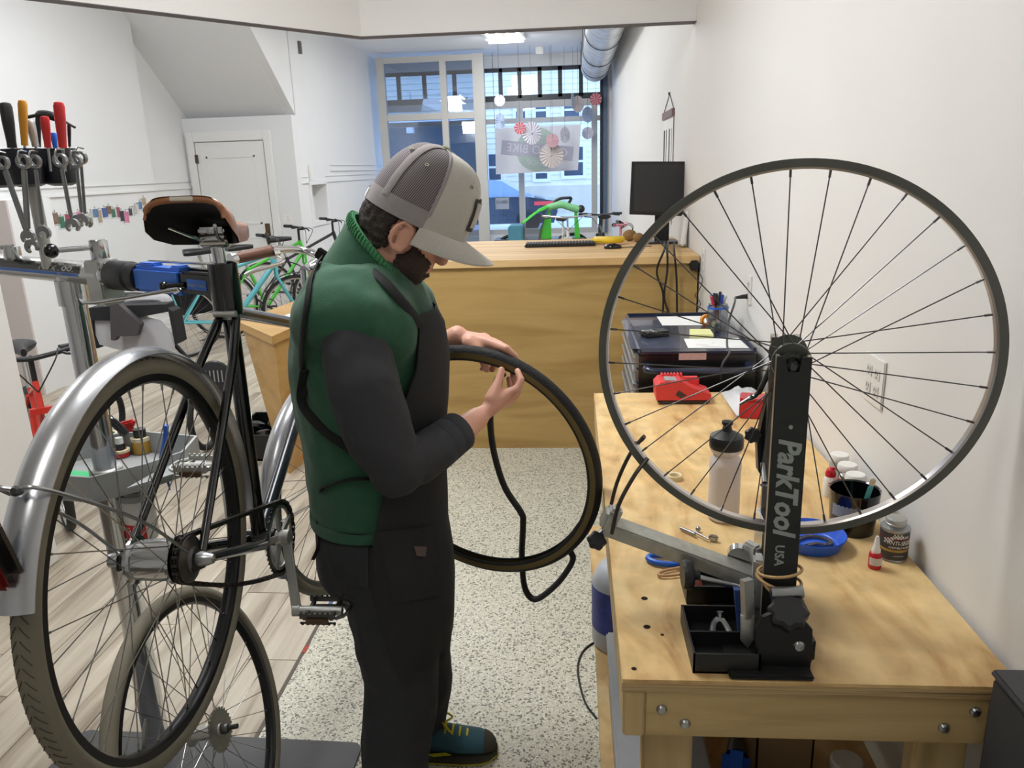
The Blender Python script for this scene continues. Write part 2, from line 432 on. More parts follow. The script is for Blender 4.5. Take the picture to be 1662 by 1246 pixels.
for (y0, y1, z0, z1) in ((ny0 - .05, ny0, nz0 - .05, nz1 + .05), (ny1, ny1 + .05, nz0 - .05, nz1 + .05), (ny0, ny1, nz1, nz1 + .05), (ny0, ny1, nz0 - .05, nz0)):
    nt_.bb(XL2, XL2 + .02, y0, y1, z0, z1)
struct('trim_6', nt_, 'trim_paint')
# door in the alcove
dx0, dx1 = ony(327, 300, YD).x, ony(436, 300, YD).x; dz = ony(380, 230, YD).z
door = struct('door_1', MB().bb(dx0, dx1, YD - .03, YD, 0, dz), 'trim_paint', smooth=0)
fr = MB()
for x0, x1, z0, z1 in ((dx0 - .10, dx0 - .01, 0, dz + .12), (dx1 + .01, dx1 + .10, 0, dz + .12), (dx0 - .01, dx1 + .01, dz + .01, dz + .12)):
    fr.bb(x0, x1, YD - .045, YD, z0, z1, .006)
part('casing', fr, 'trim_paint', door)
pw = (dx1 - dx0)
pn = MB()
for a, b, z0, z1 in ((.14, .86, 1.05, dz - .16), (.14, .86, .2, .9)):
    x0, x1 = dx0 + a * pw, dx0 + b * pw
    pn.bb(x0, x0 + .02, YD - .038, YD - .03, z0, z1).bb(x1 - .02, x1, YD - .038, YD - .03, z0, z1).bb(x0, x1, YD - .038, YD - .03, z1 - .02, z1).bb(x0, x1, YD - .038, YD - .03, z0, z0 + .02)
part('panel_moulding', pn, 'trim_paint', door)
hp = ony(438, 376, YD - .04)
part('handle_plate', MB().bb(dx1 - .09, dx1 - .03, YD - .042, YD - .03, hp.z - .14, hp.z + .10, .004).sphere((dx1 - .06, YD - .08, hp.z - .03), .03), mat('old_brass', (92, 76, 58), .5, .6), door)
hz = ony(330, 258, YD - .03).z
part('hinge', MB().bb(dx0 - .012, dx0 + .02, YD - .05, YD - .03, hz - .05, hz + .05), 'old_brass', door)
# half-height partition near the left wall
ha = onz(73, 641, 0); hb_ = onz(28, 641, 0)
ptop = onx(45, 318, ha.x).z
struct('wall_partition', MB().bb(ha.x - .6, ha.x, ha.y, ha.y + .02, 0, 1.5), 'beige_paint').__setitem__('label', 'beige end face of the half-height partition')
struct('wall_partition', MB().bb(ha.x - .6, ha.x, ha.y + .02, ha.y + .5, 0, 1.5), 'wall_paint_far')
# baseboards
struct('baseboard_right', MB().bb(XW - .015, XW, -2.3, 14, 0, .1), 'trim_paint')
struct('baseboard_left', MB().bb(XL1 + JG, XL1 + JG + .015, 3.5, yj, 0, .12), 'trim_paint')

# ------------------------------------------------------------------ storefront
WG = glass_mat('window_glass', (236, 242, 250), .05)
GL2 = glass_mat('screen_glass', (212, 222, 234), .16)
zsill = .45
wx0, wx1 = XL2, ony(980, 200, YW).x
ztr = ony(880, 107, YW).z; ztb = ony(880, 157, YW).z; zmid = ony(880, 194, YW).z
struct('wall_storefront', MB().bb(XL2 - .2, XW + .2, YW, YW + .25, 0, zsill).bb(XL2 - .2, XW + .2, YW, YW + .25, ztr, ZC + .1).bb(wx1, XW + .2, YW, YW + .25, zsill, ztr), 'wall_paint_far')
win = struct('window_1', MB().bb(wx0, wx1, YW + .10, YW + .16, ztb - .05, ztb + .05).bb(wx0, wx1, YW + .10, YW + .16, ztr - .06, ztr + .02).bb(wx1 - .06, wx1, YW + .02, YW + .2, zsill, ztr), 'window_frame_dark')
xs = [ony(p, 130, YW + .1).x for p in (646, 688, 737, 783, 812, 843, 876, 909, 943)]
for xx in xs:
    part('transom_bar', MB().bb(xx - .035, xx + .035, YW + .10, YW + .16, ztb, ztr), 'window_frame_dark', win)
for xx in (ony(845, 250, YW).x, ony(965, 250, YW).x, ony(724, 250, YW).x):
    part('mullion', MB().bb(xx - .05, xx + .05, YW + .045, YW + .17, zsill, ztb - .045), 'window_frame_beige', win)
part('mullion', MB().bb(wx0, wx1 - .06, YW + .06, YW + .16, zmid - .04, zmid + .04), 'window_frame_beige', win)
part('mullion', MB().bb(wx0, wx1 - .06, YW + .05, YW + .16, ztb - .16, ztb - .05), 'window_frame_beige', win)
part('mullion', MB().bb(wx0, wx1, YW + .02, YW + .16, zsill, zsill + .09), 'window_frame_beige', win)
xe = [wx0] + [ony(724, 250, YW).x, ony(845, 250, YW).x, ony(965, 250, YW).x] + [wx1]
for a, b in zip(xe[:-1], xe[1:]):
    for z0, z1 in ((zsill, zmid), (zmid, ztb)):
        part('pane', MB().bb(a, b, YW + .12, YW + .126, z0, z1), WG, win)
xt = [wx0] + xs + [wx1]
for a, b in zip(xt[:-1], xt[1:]):
    part('pane', MB().bb(a, b, YW + .12, YW + .126, ztb, ztr), WG, win)
# inner glazed screen on the left
YS = 13.1
sx = [ony(619, 150, YS).x, ony(720, 150, YS).x, ony(777, 150, YS).x]; szs = [ony(700, 97, YS).z, ony(700, 189, YS).z, .1]
scr = struct('window_2', MB().bb(sx[0] - .02, sx[2] + .09, YS, YS + .1, szs[0] - .03, szs[0] + .06), 'window_frame_beige')
for x_, w_ in zip(sx, (.06, .05, .09)):
    part('mullion', MB().bb(x_ - w_, x_ + w_, YS - .012, YS + .112, 0, szs[0] + .07), 'window_frame_beige', scr)
part('mullion', MB().bb(sx[0], sx[2], YS, YS + .1, szs[1] - .05, szs[1] + .05), 'window_frame_beige', scr)
part('mullion', MB().bb(sx[0], sx[2], YS, YS + .1, 0, .25), 'window_frame_beige', scr)
for a, b in zip(sx[:-1], sx[1:]):
    for z0, z1 in ((.25, szs[1]), (szs[1], szs[0])):
        part('pane', MB().bb(a, b, YS + .04, YS + .046, z0, z1), GL2, scr)
# pier strip beside the shop window
struct('trim_7', MB().bb(wx1 - .01, wx1 + .06, YW - .06, YW, zsill, ztr), mat('shutter_track', (84, 98, 116), .5, var=.2, scale=60))

# ------------------------------------------------------------------ street outside
struct('ground', MB().bb(-40, 40, 14.26, 60, -.35, -.12), mat('street_snow', (206, 208, 210), .8, var=.15, scale=.6))
hm = mat('clapboard', (232, 228, 208), .7, var=.02); mat('house_trim', (236, 238, 240), .6); mat('house_glass', (60, 74, 92), .15, var=.3, scale=2)
YH = 30.0
house = thing('house', 'cream clapboard house across the street seen through the shop window', 'house', (-1, YH, -.12))
xh0, xh1 = -16.0, 10.0
part('wall', MB().bb(xh0, xh1, YH, YH + 6, -.12, 9), 'clapboard', house)
bm_ = MB().prism([(xh0, YH, 0), (xh0, YH - .03, 0), (xh0, YH, .2)], (xh1 - xh0, 0, 0)).mesh('siding_board', 0); bm_.materials.append(hm)
for k in range(36):
    o = bpy.data.objects.new('siding_board', bm_); COL.objects.link(o); o.parent = house; o.location = (1, -YH, .12 + .9 + k * .2); o.matrix_parent_inverse = Matrix.Identity(4)
    o.location = (1 - 0, -YH, .12 + .9 + k * .2)
part('foundation', MB().bb(xh0, xh1, YH - .06, YH, -.12, .9), mat('house_base', (212, 204, 186), .8, var=.08, scale=3), house)
part('cornice', MB().bb(xh0, xh1, YH - .45, YH, 6.6, 6.9).bb(xh0, xh1, YH - .3, YH, 5.2, 5.35), 'house_trim', house)
def hwin(px0, px1, py0, py1):
    a, b = ony(px0, py1, YH), ony(px1, py0, YH)
    f = part('window', MB().bb(a.x - .12, b.x + .12, YH - .09, YH - .01, a.z - .12, b.z + .12), 'house_trim', house)
    part('pane', MB().bb(a.x, b.x, YH - .1, YH - .085, (a.z + b.z) / 2 + .04, b.z), 'house_glass', f)
    part('pane', MB().bb(a.x, b.x, YH - .1, YH - .085, a.z, (a.z + b.z) / 2 - .04), 'house_glass', f)
for w in ((838, 852, 166, 192), (870, 886, 166, 192), (916, 940, 166, 190), (870, 888, 268, 290), (916, 946, 238, 285), (795, 812, 250, 292), (930, 960, 235, 288)):
    if w != (930, 960, 235, 288): hwin(*w)
dk = thing('building', 'dark teal clapboard building seen through the left glass screen', 'building', (-9, 26, -.12))
part('wall', MB().bb(-13, ony(757, 250, 26).x, 26, 29, -.12, ony(740, 196, 26).z), mat('dark_siding', (70, 92, 100), .7, var=.1, scale=2), dk)
part('cornice', MB().bb(-13, ony(757, 250, 26).x + .1, 25.85, 26, ony(740, 200, 26).z, ony(740, 196, 26).z + .1), 'house_trim', dk)
for k in range(5): part('bracket', MB().bb(-10.5 + k * 1.3, -10.3 + k * 1.3, 25.7, 26, ony(740, 214, 26).z, ony(740, 201, 26).z), 'house_trim', dk)
# parked car
YCAR = 21.0
car = thing('car', 'dark grey car parked on the street beyond the shop window', 'car', (-2.6, YCAR, -.12))
def cz(py, px=850): return ony(px, py, YCAR).z
cx0, cx1 = ony(700, 340, YCAR).x, ony(905, 340, YCAR).x
body = [(cx0, .15), (cx1 - .1, .15), (cx1, .45), (cx1 - .05, .72), (cx1 - .7, .83), (cx1 - 1.5, .86), (cx0 + .2, .82), (cx0 - .05, .55)]
part('body', MB().prism([(x, YCAR, z) for x, z in body], (0, 1.7, 0)), mat('car_paint', (52, 62, 76), .25, .3, coat=.5), car)
cab = [(cx1 - .75, .83), (cx1 - 1.5, 1.28), (cx1 - 2.7, 1.32), (cx0 + .6, .82)]
part('cabin', MB().prism([(x, YCAR + .08, z) for x, z in cab], (0, 1.54, 0)), mat('car_glass', (150, 176, 204), .12, .2), car)
part('tail_light', MB().bb(cx1 - .62, cx1 - .02, YCAR - .02, YCAR + .05, .62, .72), mat('tail_light', (224, 70, 70), .4), car)
for wx in (cx0 + .75, cx1 - .8):
    part('wheel', MB().cyl((wx, YCAR - .02, .2), (wx, YCAR + .2, .2), .32), mat('car_tyre', (24, 25, 27), .7), car)
# ------------------------------------------------------------------ shared object materials
mat('chrome', (205, 206, 208), .16, 1.0, var=.04, scale=12)
mat('steel', (170, 172, 174), .3, 1.0, var=.1, scale=40)
mat('steel_dark', (92, 92, 92), .35, 1.0, var=.15, scale=50)
mat('alu', (188, 188, 184), .42, .9, var=.1, scale=18)
mat('alu_worn', (176, 176, 168), .5, .8, var=.18, scale=60)
mat('black_plastic', (26, 26, 28), .42, var=.1)
mat('black_metal', (22, 22, 24), .38, .2, var=.1)
mat('black_gloss', (12, 12, 14), .16, var=.05, coat=.4)
mat('rubber', (30, 30, 31), .7, var=.15, bump=.1, bscale=120)
mat('white_plastic', (228, 226, 222), .4, var=.02)
mat('red_plastic', (196, 40, 42), .38, var=.05)
mat('blue_plastic', (30, 92, 196), .35, var=.05)
mat('red_gloss', (186, 26, 40), .25, var=.05)
mat('paper', (232, 232, 230), .8, var=.02)
mat('print_ink', (70, 72, 78), .8)
mat('grey_plastic', (150, 152, 154), .45, var=.05)
mat('tan_rubber', (186, 150, 100), .6, var=.1)

# ------------------------------------------------------------------ workbench
HB = .82
bx0, bx1, by0, by1 = .075, .690, 1.066, 2.682
bench = thing('workbench', 'wooden workbench with plywood top along the white wall', 'workbench', (.38, 1.9, 0))
part('bench_top', MB().bb(bx0, bx1, by0, by1, HB - .006, HB), 'ply_wood', bench)
part('top_edge_layer', MB().bb(bx0 - .001, bx1, by0 - .001, by1, HB - .022, HB - .006), 'ply_edge', bench)
za, zb2 = HB - .022, HB - .112
part('apron', MB().bb(bx0 + .036, bx1 - .04, by0 + .004, by0 + .042, zb2, za, .003), 'pine_wood', bench)
part('apron', MB().bb(bx0 + .036, bx1 - .04, by1 - .042, by1 - .004, zb2, za, .003), 'pine_wood', bench)
part('side_rail', MB().bb(bx0 + .001, bx0 + .036, by0 + .002, by1 - .002, zb2, za, .003), 'pine_leg', bench)
part('side_rail', MB().bb(bx1 - .04, bx1 - .002, by0 + .002, by1 - .002, zb2, za, .003), 'pine_leg', bench)
for lx in (bx0 + .037, bx1 - .127):
    for ly in (by0 + .044, by1 - .082):
        part('leg', MB().bb(lx, lx + .086, ly, ly + .038, 0, za, .004), 'pine_leg', bench)
part('lower_shelf', MB().bb(.055, bx1 - .02, by0 + .02, by1 - .02, .282, .30), 'ply_wood', bench)
part('shelf_support', MB().bb(.09, bx1 - .04, by0 + .082, by0 + .12, .195, .282), 'pine_wood', bench)
part('shelf_support', MB().bb(.09, bx1 - .04, by1 - .12, by1 - .082, .195, .282), 'pine_wood', bench)
bolt = MB().lathe([(0, .006), (.006, .005), (.0085, .002), (.009, 0), (.009, -.002)], (0, 0, 0), (0, -1, 0), 14).mesh('bolt'); bolt.materials.append(MATS['steel'])
for px, py in ((1074, 1151), (1112, 1174), (1583, 1155), (1532, 1181)):
    p = ony(px, py, by0 + .003); o = bpy.data.objects.new('bolt', bolt); COL.objects.link(o); o.parent = bench
    o.matrix_parent_inverse = wmat(bench).inverted(); o.location = p
hole = MB().lathe([(.0065, .0003), (0, .0003)], (0, 0, 0), (0, 0, 1), 14).mesh('screw_hole'); hole.materials.append(mat('hole_dark', (52, 36, 26), .9))
for px, py, s in ((1046, 971, 1), (1050, 1017, 1), (1029, 1085, .7), (1618, 1095, .7), (1075, 1030, .5)):
    p = onz(px, py, HB + .0002); o = bpy.data.objects.new('screw_hole', hole); COL.objects.link(o); o.parent = bench
    o.matrix_parent_inverse = wmat(bench).inverted(); o.location = p; o.scale = (s, s, 1)

# ------------------------------------------------------------------ wheels
def make_spokes(parent, M, n, r_fl, half, r_rim, cross, rad, material, split=None, lead=.55):
    kinds = []
    for side in (1, -1):
        for dr in (1, -1):
            a = dr * cross * 2 * PI / n
            h = half[0] if side > 0 else half[1]
            p0 = V((r_fl * math.cos(a), r_fl * math.sin(a), h * side)); p1 = V((r_rim, 0, .002 * side))
            dd = (p1 - p0).normalized()
            mb = MB().tube([p0, p1], rad, 6).tube([p1 - dd * .013, p1 + dd * .002], rad * 1.9, 6)
            me = mb.mesh('spoke'); me.materials.append(MATS[material]); kinds.append(me)
    pi = wmat(parent).inverted()
    for i in range(n):
        side = i % 2; dr = (i // 2) % 2
        o = bpy.data.objects.new('spoke', kinds[side * 2 + dr]); COL.objects.link(o); o.parent = parent
        o.matrix_parent_inverse = pi; o.matrix_basis = M @ Matrix.Rotation(2 * PI * i / n, 4, 'Z')
def rim_prof(ro, ri, w):
    h = w / 2
    return [(ro, h), (ro, h * .6), (ro - .005, h * .5), (ro - .005, -h * .5), (ro, -h * .6), (ro, -h), (ri + .004, -h), (ri, -h * .55), (ri, h * .55), (ri + .004, h)]
def tyre_prof(rb, r_out, w, k=14):
    c = (rb + r_out) / 2; a = (r_out - rb) / 2
    return [(c + a * math.cos(2 * PI * i / k), w / 2 * math.sin(2 * PI * i / k)) for i in range(k)]

# wheel in the truing stand
TC = V((.358, 1.261, 1.303)); TN = V((-.175, -.984, .0)).normalized(); TT = V((.984, -.175, 0)).normalized()
MT = frame(TC, TT, TN.cross(TT), TN)
tw = thing('bare_wheel', 'bare silver spoked bicycle wheel without tyre held in the truing stand', 'bicycle wheel', TC - V((0, 0, .3165)))
mat('rim_grey', (116, 116, 108), .45, .5, var=.12, scale=25)
rimm = MB().ring(TC, TN, [(.3165, .0105), (.3165, .006), (.311, .0055), (.311, -.0055), (.3165, -.006), (.3165, -.0105), (.3035, -.0105), (.3035, .0105)], 128)
part('rim', rimm, 'rim_grey', tw)
part('rim_bed', MB().ring(TC, TN, [(.3034, .0098), (.3034, -.0098), (.3005, -.007), (.3005, .007)], 128), mat('rim_silver', (214, 208, 204), .28, .95, var=.06), tw)
part('brake_track', MB().ring(TC, TN, [(.3160, .0106), (.3160, .0112), (.3050, .0112), (.3050, .0106)], 128), mat('brake_track', (98, 98, 92), .42, .5, var=.15, scale=12), tw)
hubm = MB().lathe([(.0, .055), (.006, .055), (.006, .042), (.014, .040), (.018, .036), (.031, .035), (.032, .031), (.019, .028), (.013, .015), (.013, -.015), (.019, -.028), (.032, -.031), (.031, -.035), (.018, -.036), (.014, -.040), (.006, -.042), (.006, -.075), (0, -.075)], TC, TN, 24)
part('hub', hubm, mat('hub_grey', (96, 98, 92), .4, .8, var=.15), tw)
part('axle', MB().cyl(TC - TN * .085, TC + TN * .070, .005).lathe([(.009, .050), (.009, .058), (.0, .058)], TC, TN, 6), 'steel_dark', tw)
lk = MB()
for k in range(11):
    a = 2 * PI * k / 11; lk.cyl(TC + TN * .046 + (TT * math.cos(a) + V((0, 0, 1)) * math.sin(a)) * .017, TC + TN * .052 + (TT * math.cos(a) + V((0, 0, 1)) * math.sin(a)) * .017, .003, seg=6)
part('lock_ring', lk.lathe([(.019, .040), (.019, .047), (.012, .047)], TC, TN, 22, False), 'steel_dark', tw)
make_spokes(tw, MT @ Matrix.Rotation(.06, 4, 'Z'), 32, .0285, (.033, .033), .302, 2.6, .00105, 'steel_dark')
q0 = TC - TN * .095
part('quick_release_lever', MB().lathe([(.011, -.01), (.0125, 0), (.011, .01)], q0, TN, 14).tube(bez([q0 - TN * .008 + V((-.004, 0, .006)), ony(1237, 626, 1.36), ony(1228, 640, 1.37), ony(1213, 648, 1.37), ony(1200, 656, 1.37)], 16), [.008] * 6 + [.006] * 6 + [.004] * 5, 10, flat=.6), 'black_gloss', tw, label='black quick release lever')

# ------------------------------------------------------------------ truing stand
st = thing('truing_stand', 'black and chrome truing stand clamped around the bare wheel on the workbench', 'truing stand', (.34, 1.2, HB))
ft = TC + TN * .072; fb = V((.336, 1.150, .875))
UW = .052
def upright(mb, top, bot, w, t, notch=True):
    ax = (top - bot).normalized(); nx = TT; nn = nx.cross(ax).normalized()
    if nn.y > 0: nn = -nn
    L = (top - bot).length + .018
    # channel outline in the (nx, ax) plane with a notch at the top
    pts = [(-w / 2, 0), (w / 2, 0), (w / 2, L), (w * .26, L), (w * .16, L - .024), (-w * .16, L - .024), (-w * .26, L), (-w / 2, L)] if notch else [(-w / 2, 0), (w / 2, 0), (w / 2, L), (-w / 2, L)]
    mb.prism([bot + nx * a + ax * b for a, b in pts], -nn * t)
    return ax, nn
u1 = MB(); axu, nu = upright(u1, ft, fb, UW, .006)
part('front_upright', u1, mat('stand_black', (44, 46, 45), .45, .35, var=.12, scale=8), st, 0)
u2 = MB()
for s in (-1, 1): u2.beam(fb + TT * s * (UW / 2 - .0025) - nu * .016, ft + axu * .018 + TT * s * (UW / 2 - .0025) - nu * .016, .005, .026, TT.cross(axu))
part('upright_flange', u2, mat('stand_edge', (150, 142, 130), .4, .7, var=.1), st, 0)
part('rivet', MB().lathe([(.0, .002), (.003, .0015), (.004, 0)], fb + axu * .335 + nu * .0005 + TT * .001, nu, 12), 'steel', st)
tb_ = fb + axu * .235 + nu * .0006
part('lettering', text_mb('ParkTool', .047, tb_, -axu, TT, .0004, shear=.18, sx=.92, bold=.0016), mat('lettering_grey', (150, 156, 152), .6), st, 0, 'grey lettering running down the upright')
part('lettering', text_mb('USA', .020, fb + axu * .118 + nu * .0006 - TT * .004, -axu, TT, .0004, bold=.0004), 'lettering_grey', st, 0)
rt = TC - TN * .070; rb = V((.372, 1.335, .87))
u3 = MB(); upright(u3, rt, rb, .050, .028)
part('rear_upright', u3, mat('upright_chrome', (150, 146, 140), .3, .9, var=.12, scale=10), st, 0)
part('sleeve', MB().beam(V((.352, 1.300, .90)), V((.352, 1.300, 1.00)), .062, .034, bev=.003).cyl(V((.318, 1.29, .985)), V((.322, 1.29, .985)), .010), 'chrome', st)
kb = ony(1222, 705, 1.35)
part('bracket', MB().prism([ony(1247, 640, 1.35), ony(1250, 770, 1.35), ony(1240, 780, 1.35), ony(1231, 765, 1.35), ony(1229, 720, 1.35)], (0, .02, 0)), 'black_metal', st, 0)
def knob(c, ax, r, h, lobes=7, seg=42):
    mb = MB(); ax = V(ax).normalized(); B3 = basis(ax, TT); ring1 = []
    for z_, f_ in ((0, .86), (h * .25, 1), (h * .8, 1), (h, .82)):
        ring1.append([V(c) + B3 @ V(((r * f_ * (1 + .09 * math.cos(lobes * 2 * PI * k / seg))) * math.cos(2 * PI * k / seg), (r * f_ * (1 + .09 * math.cos(lobes * 2 * PI * k / seg))) * math.sin(2 * PI * k / seg), z_)) for k in range(seg)])
    return mb.loft(ring1)
part('bracket_knob', knob(kb, (-.3, -1, .2), .014, .014), 'black_plastic', st)
part('pin', MB().cyl(ony(1238, 752, 1.34), ony(1241, 783, 1.31), .0045).lathe([(.008, 0), (.008, .004)], ony(1241, 785, 1.305), (0, -.3, -1), 14), 'steel', st)
# base: two plates, foot and spindle
bfp = [(1226, 1078), (1227, 1020), (1238, 1002), (1252, 996), (1300, 1000), (1319, 1022), (1318, 1062), (1313, 1096)]
yb = 1.098
part('base_plate', MB().prism([ony(a, b, yb) for a, b in bfp], (0, .008, 0)), 'black_metal', st, 0)
part('base_plate', MB().prism([ony(a, b, yb) + V((.01, .19, 0)) for a, b in bfp], (0, .008, 0)), 'black_metal', st, 0)
part('base_body', MB().bb(.292, .388, 1.104, 1.30, HB + .006, .872, .006), 'black_metal', st)
part('base_foot', MB().bb(.245, .378, 1.069, 1.36, HB, HB + .007, .003).bb(.31, .425, 1.27, 1.36, HB, HB + .007, .003), mat('foot_black', (40, 40, 40), .5, .4, var=.2, scale=20), st)
part('base_knob', knob(ony(1277, 1000, 1.115), (-.08, -.55, .83), .030, .026, 8), 'black_plastic', st)
part('knob_cap', MB().lathe([(.012, 0), (.010, .006), (0, .007)], ony(1277, 992, 1.105) , (-.08, -.55, .83), 16), 'grey_plastic', st)
part('base_bolt', MB().lathe([(0, .004), (.007, .003), (.0095, 0)], ony(1297, 1049, yb), (0, -1, 0), 16), 'steel', st)
part('hinge_pin', MB().cyl(ony(1251, 962, 1.13), ony(1303, 960, 1.13), .010), 'steel', st)
# calliper arm
a0 = V((.322, 1.250, .898)); a1 = V((.058, 1.305, .976))
arm_up = (a1 - a0).cross(TN).normalized(); 
if arm_up.z < 0: arm_up = -arm_up
part('calliper_arm', MB().beam(a0, a1, .046, .027, arm_up, bev=.003), 'alu_worn', st)
part('arm_pivot', MB().cyl(a0 + TN * .045 + V((-.012, 0, 0)), a0 - TN * .05 + V((-.012, 0, 0)), .008).lathe([(.013, 0), (.013, .008), (.008, .012), (0, .012)], a0 + TN * .036 + V((-.012, 0, 0)), TN, 16).cyl(a0 + V((-.03, 0, .025)) - TN * .03, a0 + V((-.03, 0, .025)) - TN * .05, .02), 'chrome', st)
part('arm_lug', MB().beam(V((.318, 1.215, .84)), V((.322, 1.235, .95)), .02, .05, bev=.004).beam(V((.318, 1.29, .84)), V((.322, 1.285, .95)), .02, .03, bev=.004), 'alu', st)
ch = a1 + V((.006, 0, .012))
part('calliper_head', MB().box(ch, (.026, .046, .040), basis((.4, 0, .9)), .006).box(ch + V((.012, 0, .012)), (.02, .03, .03), basis((.4, 0, .9)), .006), 'alu', st)
for s in (-1, 1):
    fo = V((0, 0, 0)) if s > 0 else V((-.012, 0, .012))
    pts = bez([ch + TN * s * .024 + V((.008, 0, -.018)) + fo, ch + TN * s * .036 + V((.022, 0, .045)) + fo, (V((.112, 1.301, 1.088)) if s > 0 else V((.100, 1.301, 1.110))) + TN * s * .030, (V((.133, 1.298, 1.116)) if s > 0 else V((.124, 1.298, 1.146))) + TN * s * .015], 18)
    part('calliper_finger', MB().tube(pts, [.0048] * (len(pts) - 3) + [.0046, .0054, .0050], 10, flat=.75), mat('finger_bronze', (74, 66, 60), .4, .6), st)
part('calliper_knob', knob(ony(966, 880, 1.29), (.35, -.55, .75), .017, .016, 6), 'black_plastic', st)
part('knob_stem', MB().cyl(ony(966, 872, 1.295), ch + V((-.008, 0, -.02)), .005), 'steel', st)
sk = ony(1113, 932, 1.215)
part('side_knob', MB().lathe([(.024, -.006), (.026, 0), (.026, .008), (.022, .012), (.009, .014), (.009, .024), (0, .024)], sk, (1, .05, -.02), 20), 'black_plastic', st)
part('side_screw', MB().cyl(sk, V((.31, 1.22, .893)), .005), 'steel', st)
# parts trays bolted to the base
def tray(x0, x1, y0, y1, z0, z1, mids, t=.0035):
    mb = MB().bb(x0, x1, y0, y1, z0, z0 + t).bb(x0, x0 + t, y0, y1, z0, z1).bb(x1 - t, x1, y0, y1, z0, z1).bb(x0, x1, y0, y0 + t, z0, z1).bb(x0, x1, y1 - t, y1, z0, z1)
    for mm in mids: mb.bb(x0, x1, mm - t / 2, mm + t / 2, z0, z1 - .004)
    return mb
part('parts_tray', tray(.189, .296, 1.085, 1.230, HB, HB + .036, (1.155,)), 'black_plastic', st, 0, 'black two-compartment parts tray')
part('parts_tray', tray(.207, .302, 1.285, 1.365, HB + .004, HB + .040, ()), 'black_plastic', st, 0)
part('rubber_grip', MB().prism([ony(1192, 958, 1.16), ony(1222, 958, 1.16), ony(1226, 1045, 1.16), ony(1210, 1052, 1.16), ony(1200, 1040, 1.16)], (0, .012, 0)), mat('grip_blue', (40, 66, 122), .4, var=.4, scale=20), st, 0, 'blue and silver hanging spoke tool holder')

# things in the trays
solo('pink_eraser', MB().cyl(V((.236, 1.30, HB + .01)), V((.226, 1.32, HB + .05)), .0085), mat('eraser_pink', (214, 112, 100), .6), 'pink rubber stub standing in the rear black parts tray', 'eraser')
solo('nipple_driver', MB().tube(bez([V((.235, 1.168, HB + .008)), V((.240, 1.19, HB + .022)), V((.252, 1.195, HB + .03)), V((.262, 1.185, HB + .02)), V((.268, 1.17, HB + .008))], 12), .006, 8).cyl(V((.252, 1.195, HB + .028)), V((.252, 1.2, HB + .042)), .006), 'steel', 'small silver clamp in the middle compartment of the black tray', 'clamp')
solo('steel_key', MB().beam(V((.222, 1.115, HB + .010)), V((.268, 1.108, HB + .012)), .006, .003).beam(V((.215, 1.118, HB + .010)), V((.226, 1.114, HB + .012)), .012, .004), 'chrome', 'flat steel key in the front compartment of the black tray', 'tool')
pl = MB().prism([ony(1203, 1000, 1.118), ony(1225, 1000, 1.118), ony(1223, 1038, 1.118), ony(1214, 1052, 1.118), ony(1203, 1040, 1.118)], (0, .008, 0))
solo('pliers', pl.beam(ony(1212, 940, 1.13), ony(1214, 1002, 1.122), .018, .012), 'alu', 'silver side cutters hanging beside the black base of the truing stand', 'pliers', smooth=0)

# rubber bands around the front upright
bandc = fb + axu * .075 - nu * .014
def band(c, tilt, rx, ry, droop=0):
    pts = []
    for k in range(40):
        t = 2 * PI * k / 40
        pts.append(c + TT * (rx * math.cos(t)) + nu * (ry * math.sin(t)) + V((0, 0, 1)) * (tilt * math.cos(t) - droop * max(0, math.sin(t)) * max(0, math.cos(t * .5 - .2))))
    return MB().tube(pts, .0026, 8, closed=True)
for k, (dz, ti, rx, ry, dr, lab) in enumerate(((.012, .006, .0345, .0295, 0, 'upper tan rubber band around the truing stand upright'), (-.004, -.004, .0355, .031, .006, 'middle tan rubber band around the truing stand upright'), (-.026, -.028, .033, .033, .004, 'slanting lowest tan rubber band around the truing stand upright'))):
    solo('rubber_band', band(bandc + V((0, 0, dz)), ti, rx, ry, dr), 'tan_rubber', lab, 'rubber band', 'rubber bands on the truing stand')

# ------------------------------------------------------------------ things on the bench
def at(px, py, z=HB): return onz(px, py, z)
# red battery charger
c0 = at(1108, 652); ch_ = thing('battery_charger', 'red battery charger with dark base at the back of the workbench', 'charger', c0)
part('base', MB().bb(c0.x - .088, c0.x + .088, c0.y - .03, c0.y + .07, HB, HB + .018, .006), mat('charger_dark', (62, 52, 50), .5), ch_)
pr = [(-.094, .016), (.090, .016), (.090, .036), (.030, .058), (-.012, .084), (-.080, .080), (-.096, .064)]
cm = MB().prism([(c0.x + a, c0.y - .034, HB + b) for a, b in pr], (0, .10, 0)).bb(c0.x - .01, c0.x + .06, c0.y + .03, c0.y + .062, HB + .04, HB + .078, .006)
for k in range(7): cm.bb(c0.x - .07 + k * .011, c0.x - .064 + k * .011, c0.y + .04, c0.y + .068, HB + .078, HB + .088)
part('body', cm, mat('charger_red', (212, 58, 58), .45, var=.04), ch_, 30)
part('label_plate', MB().box((c0.x - .045, c0.y - .0, HB + .0835), (.04, .05, .003), Matrix.Rotation(.05, 3, 'Y')), 'grey_plastic', ch_, 0)
part('emblem', MB().prism([(c0.x - .02, c0.y - .0345, HB + .052), (c0.x + .008, c0.y - .0345, HB + .034), (c0.x - .012, c0.y - .0345, HB + .024), (c0.x - .03, c0.y - .0345, HB + .036)], (0, -.001, 0)), 'charger_dark', ch_, 0)
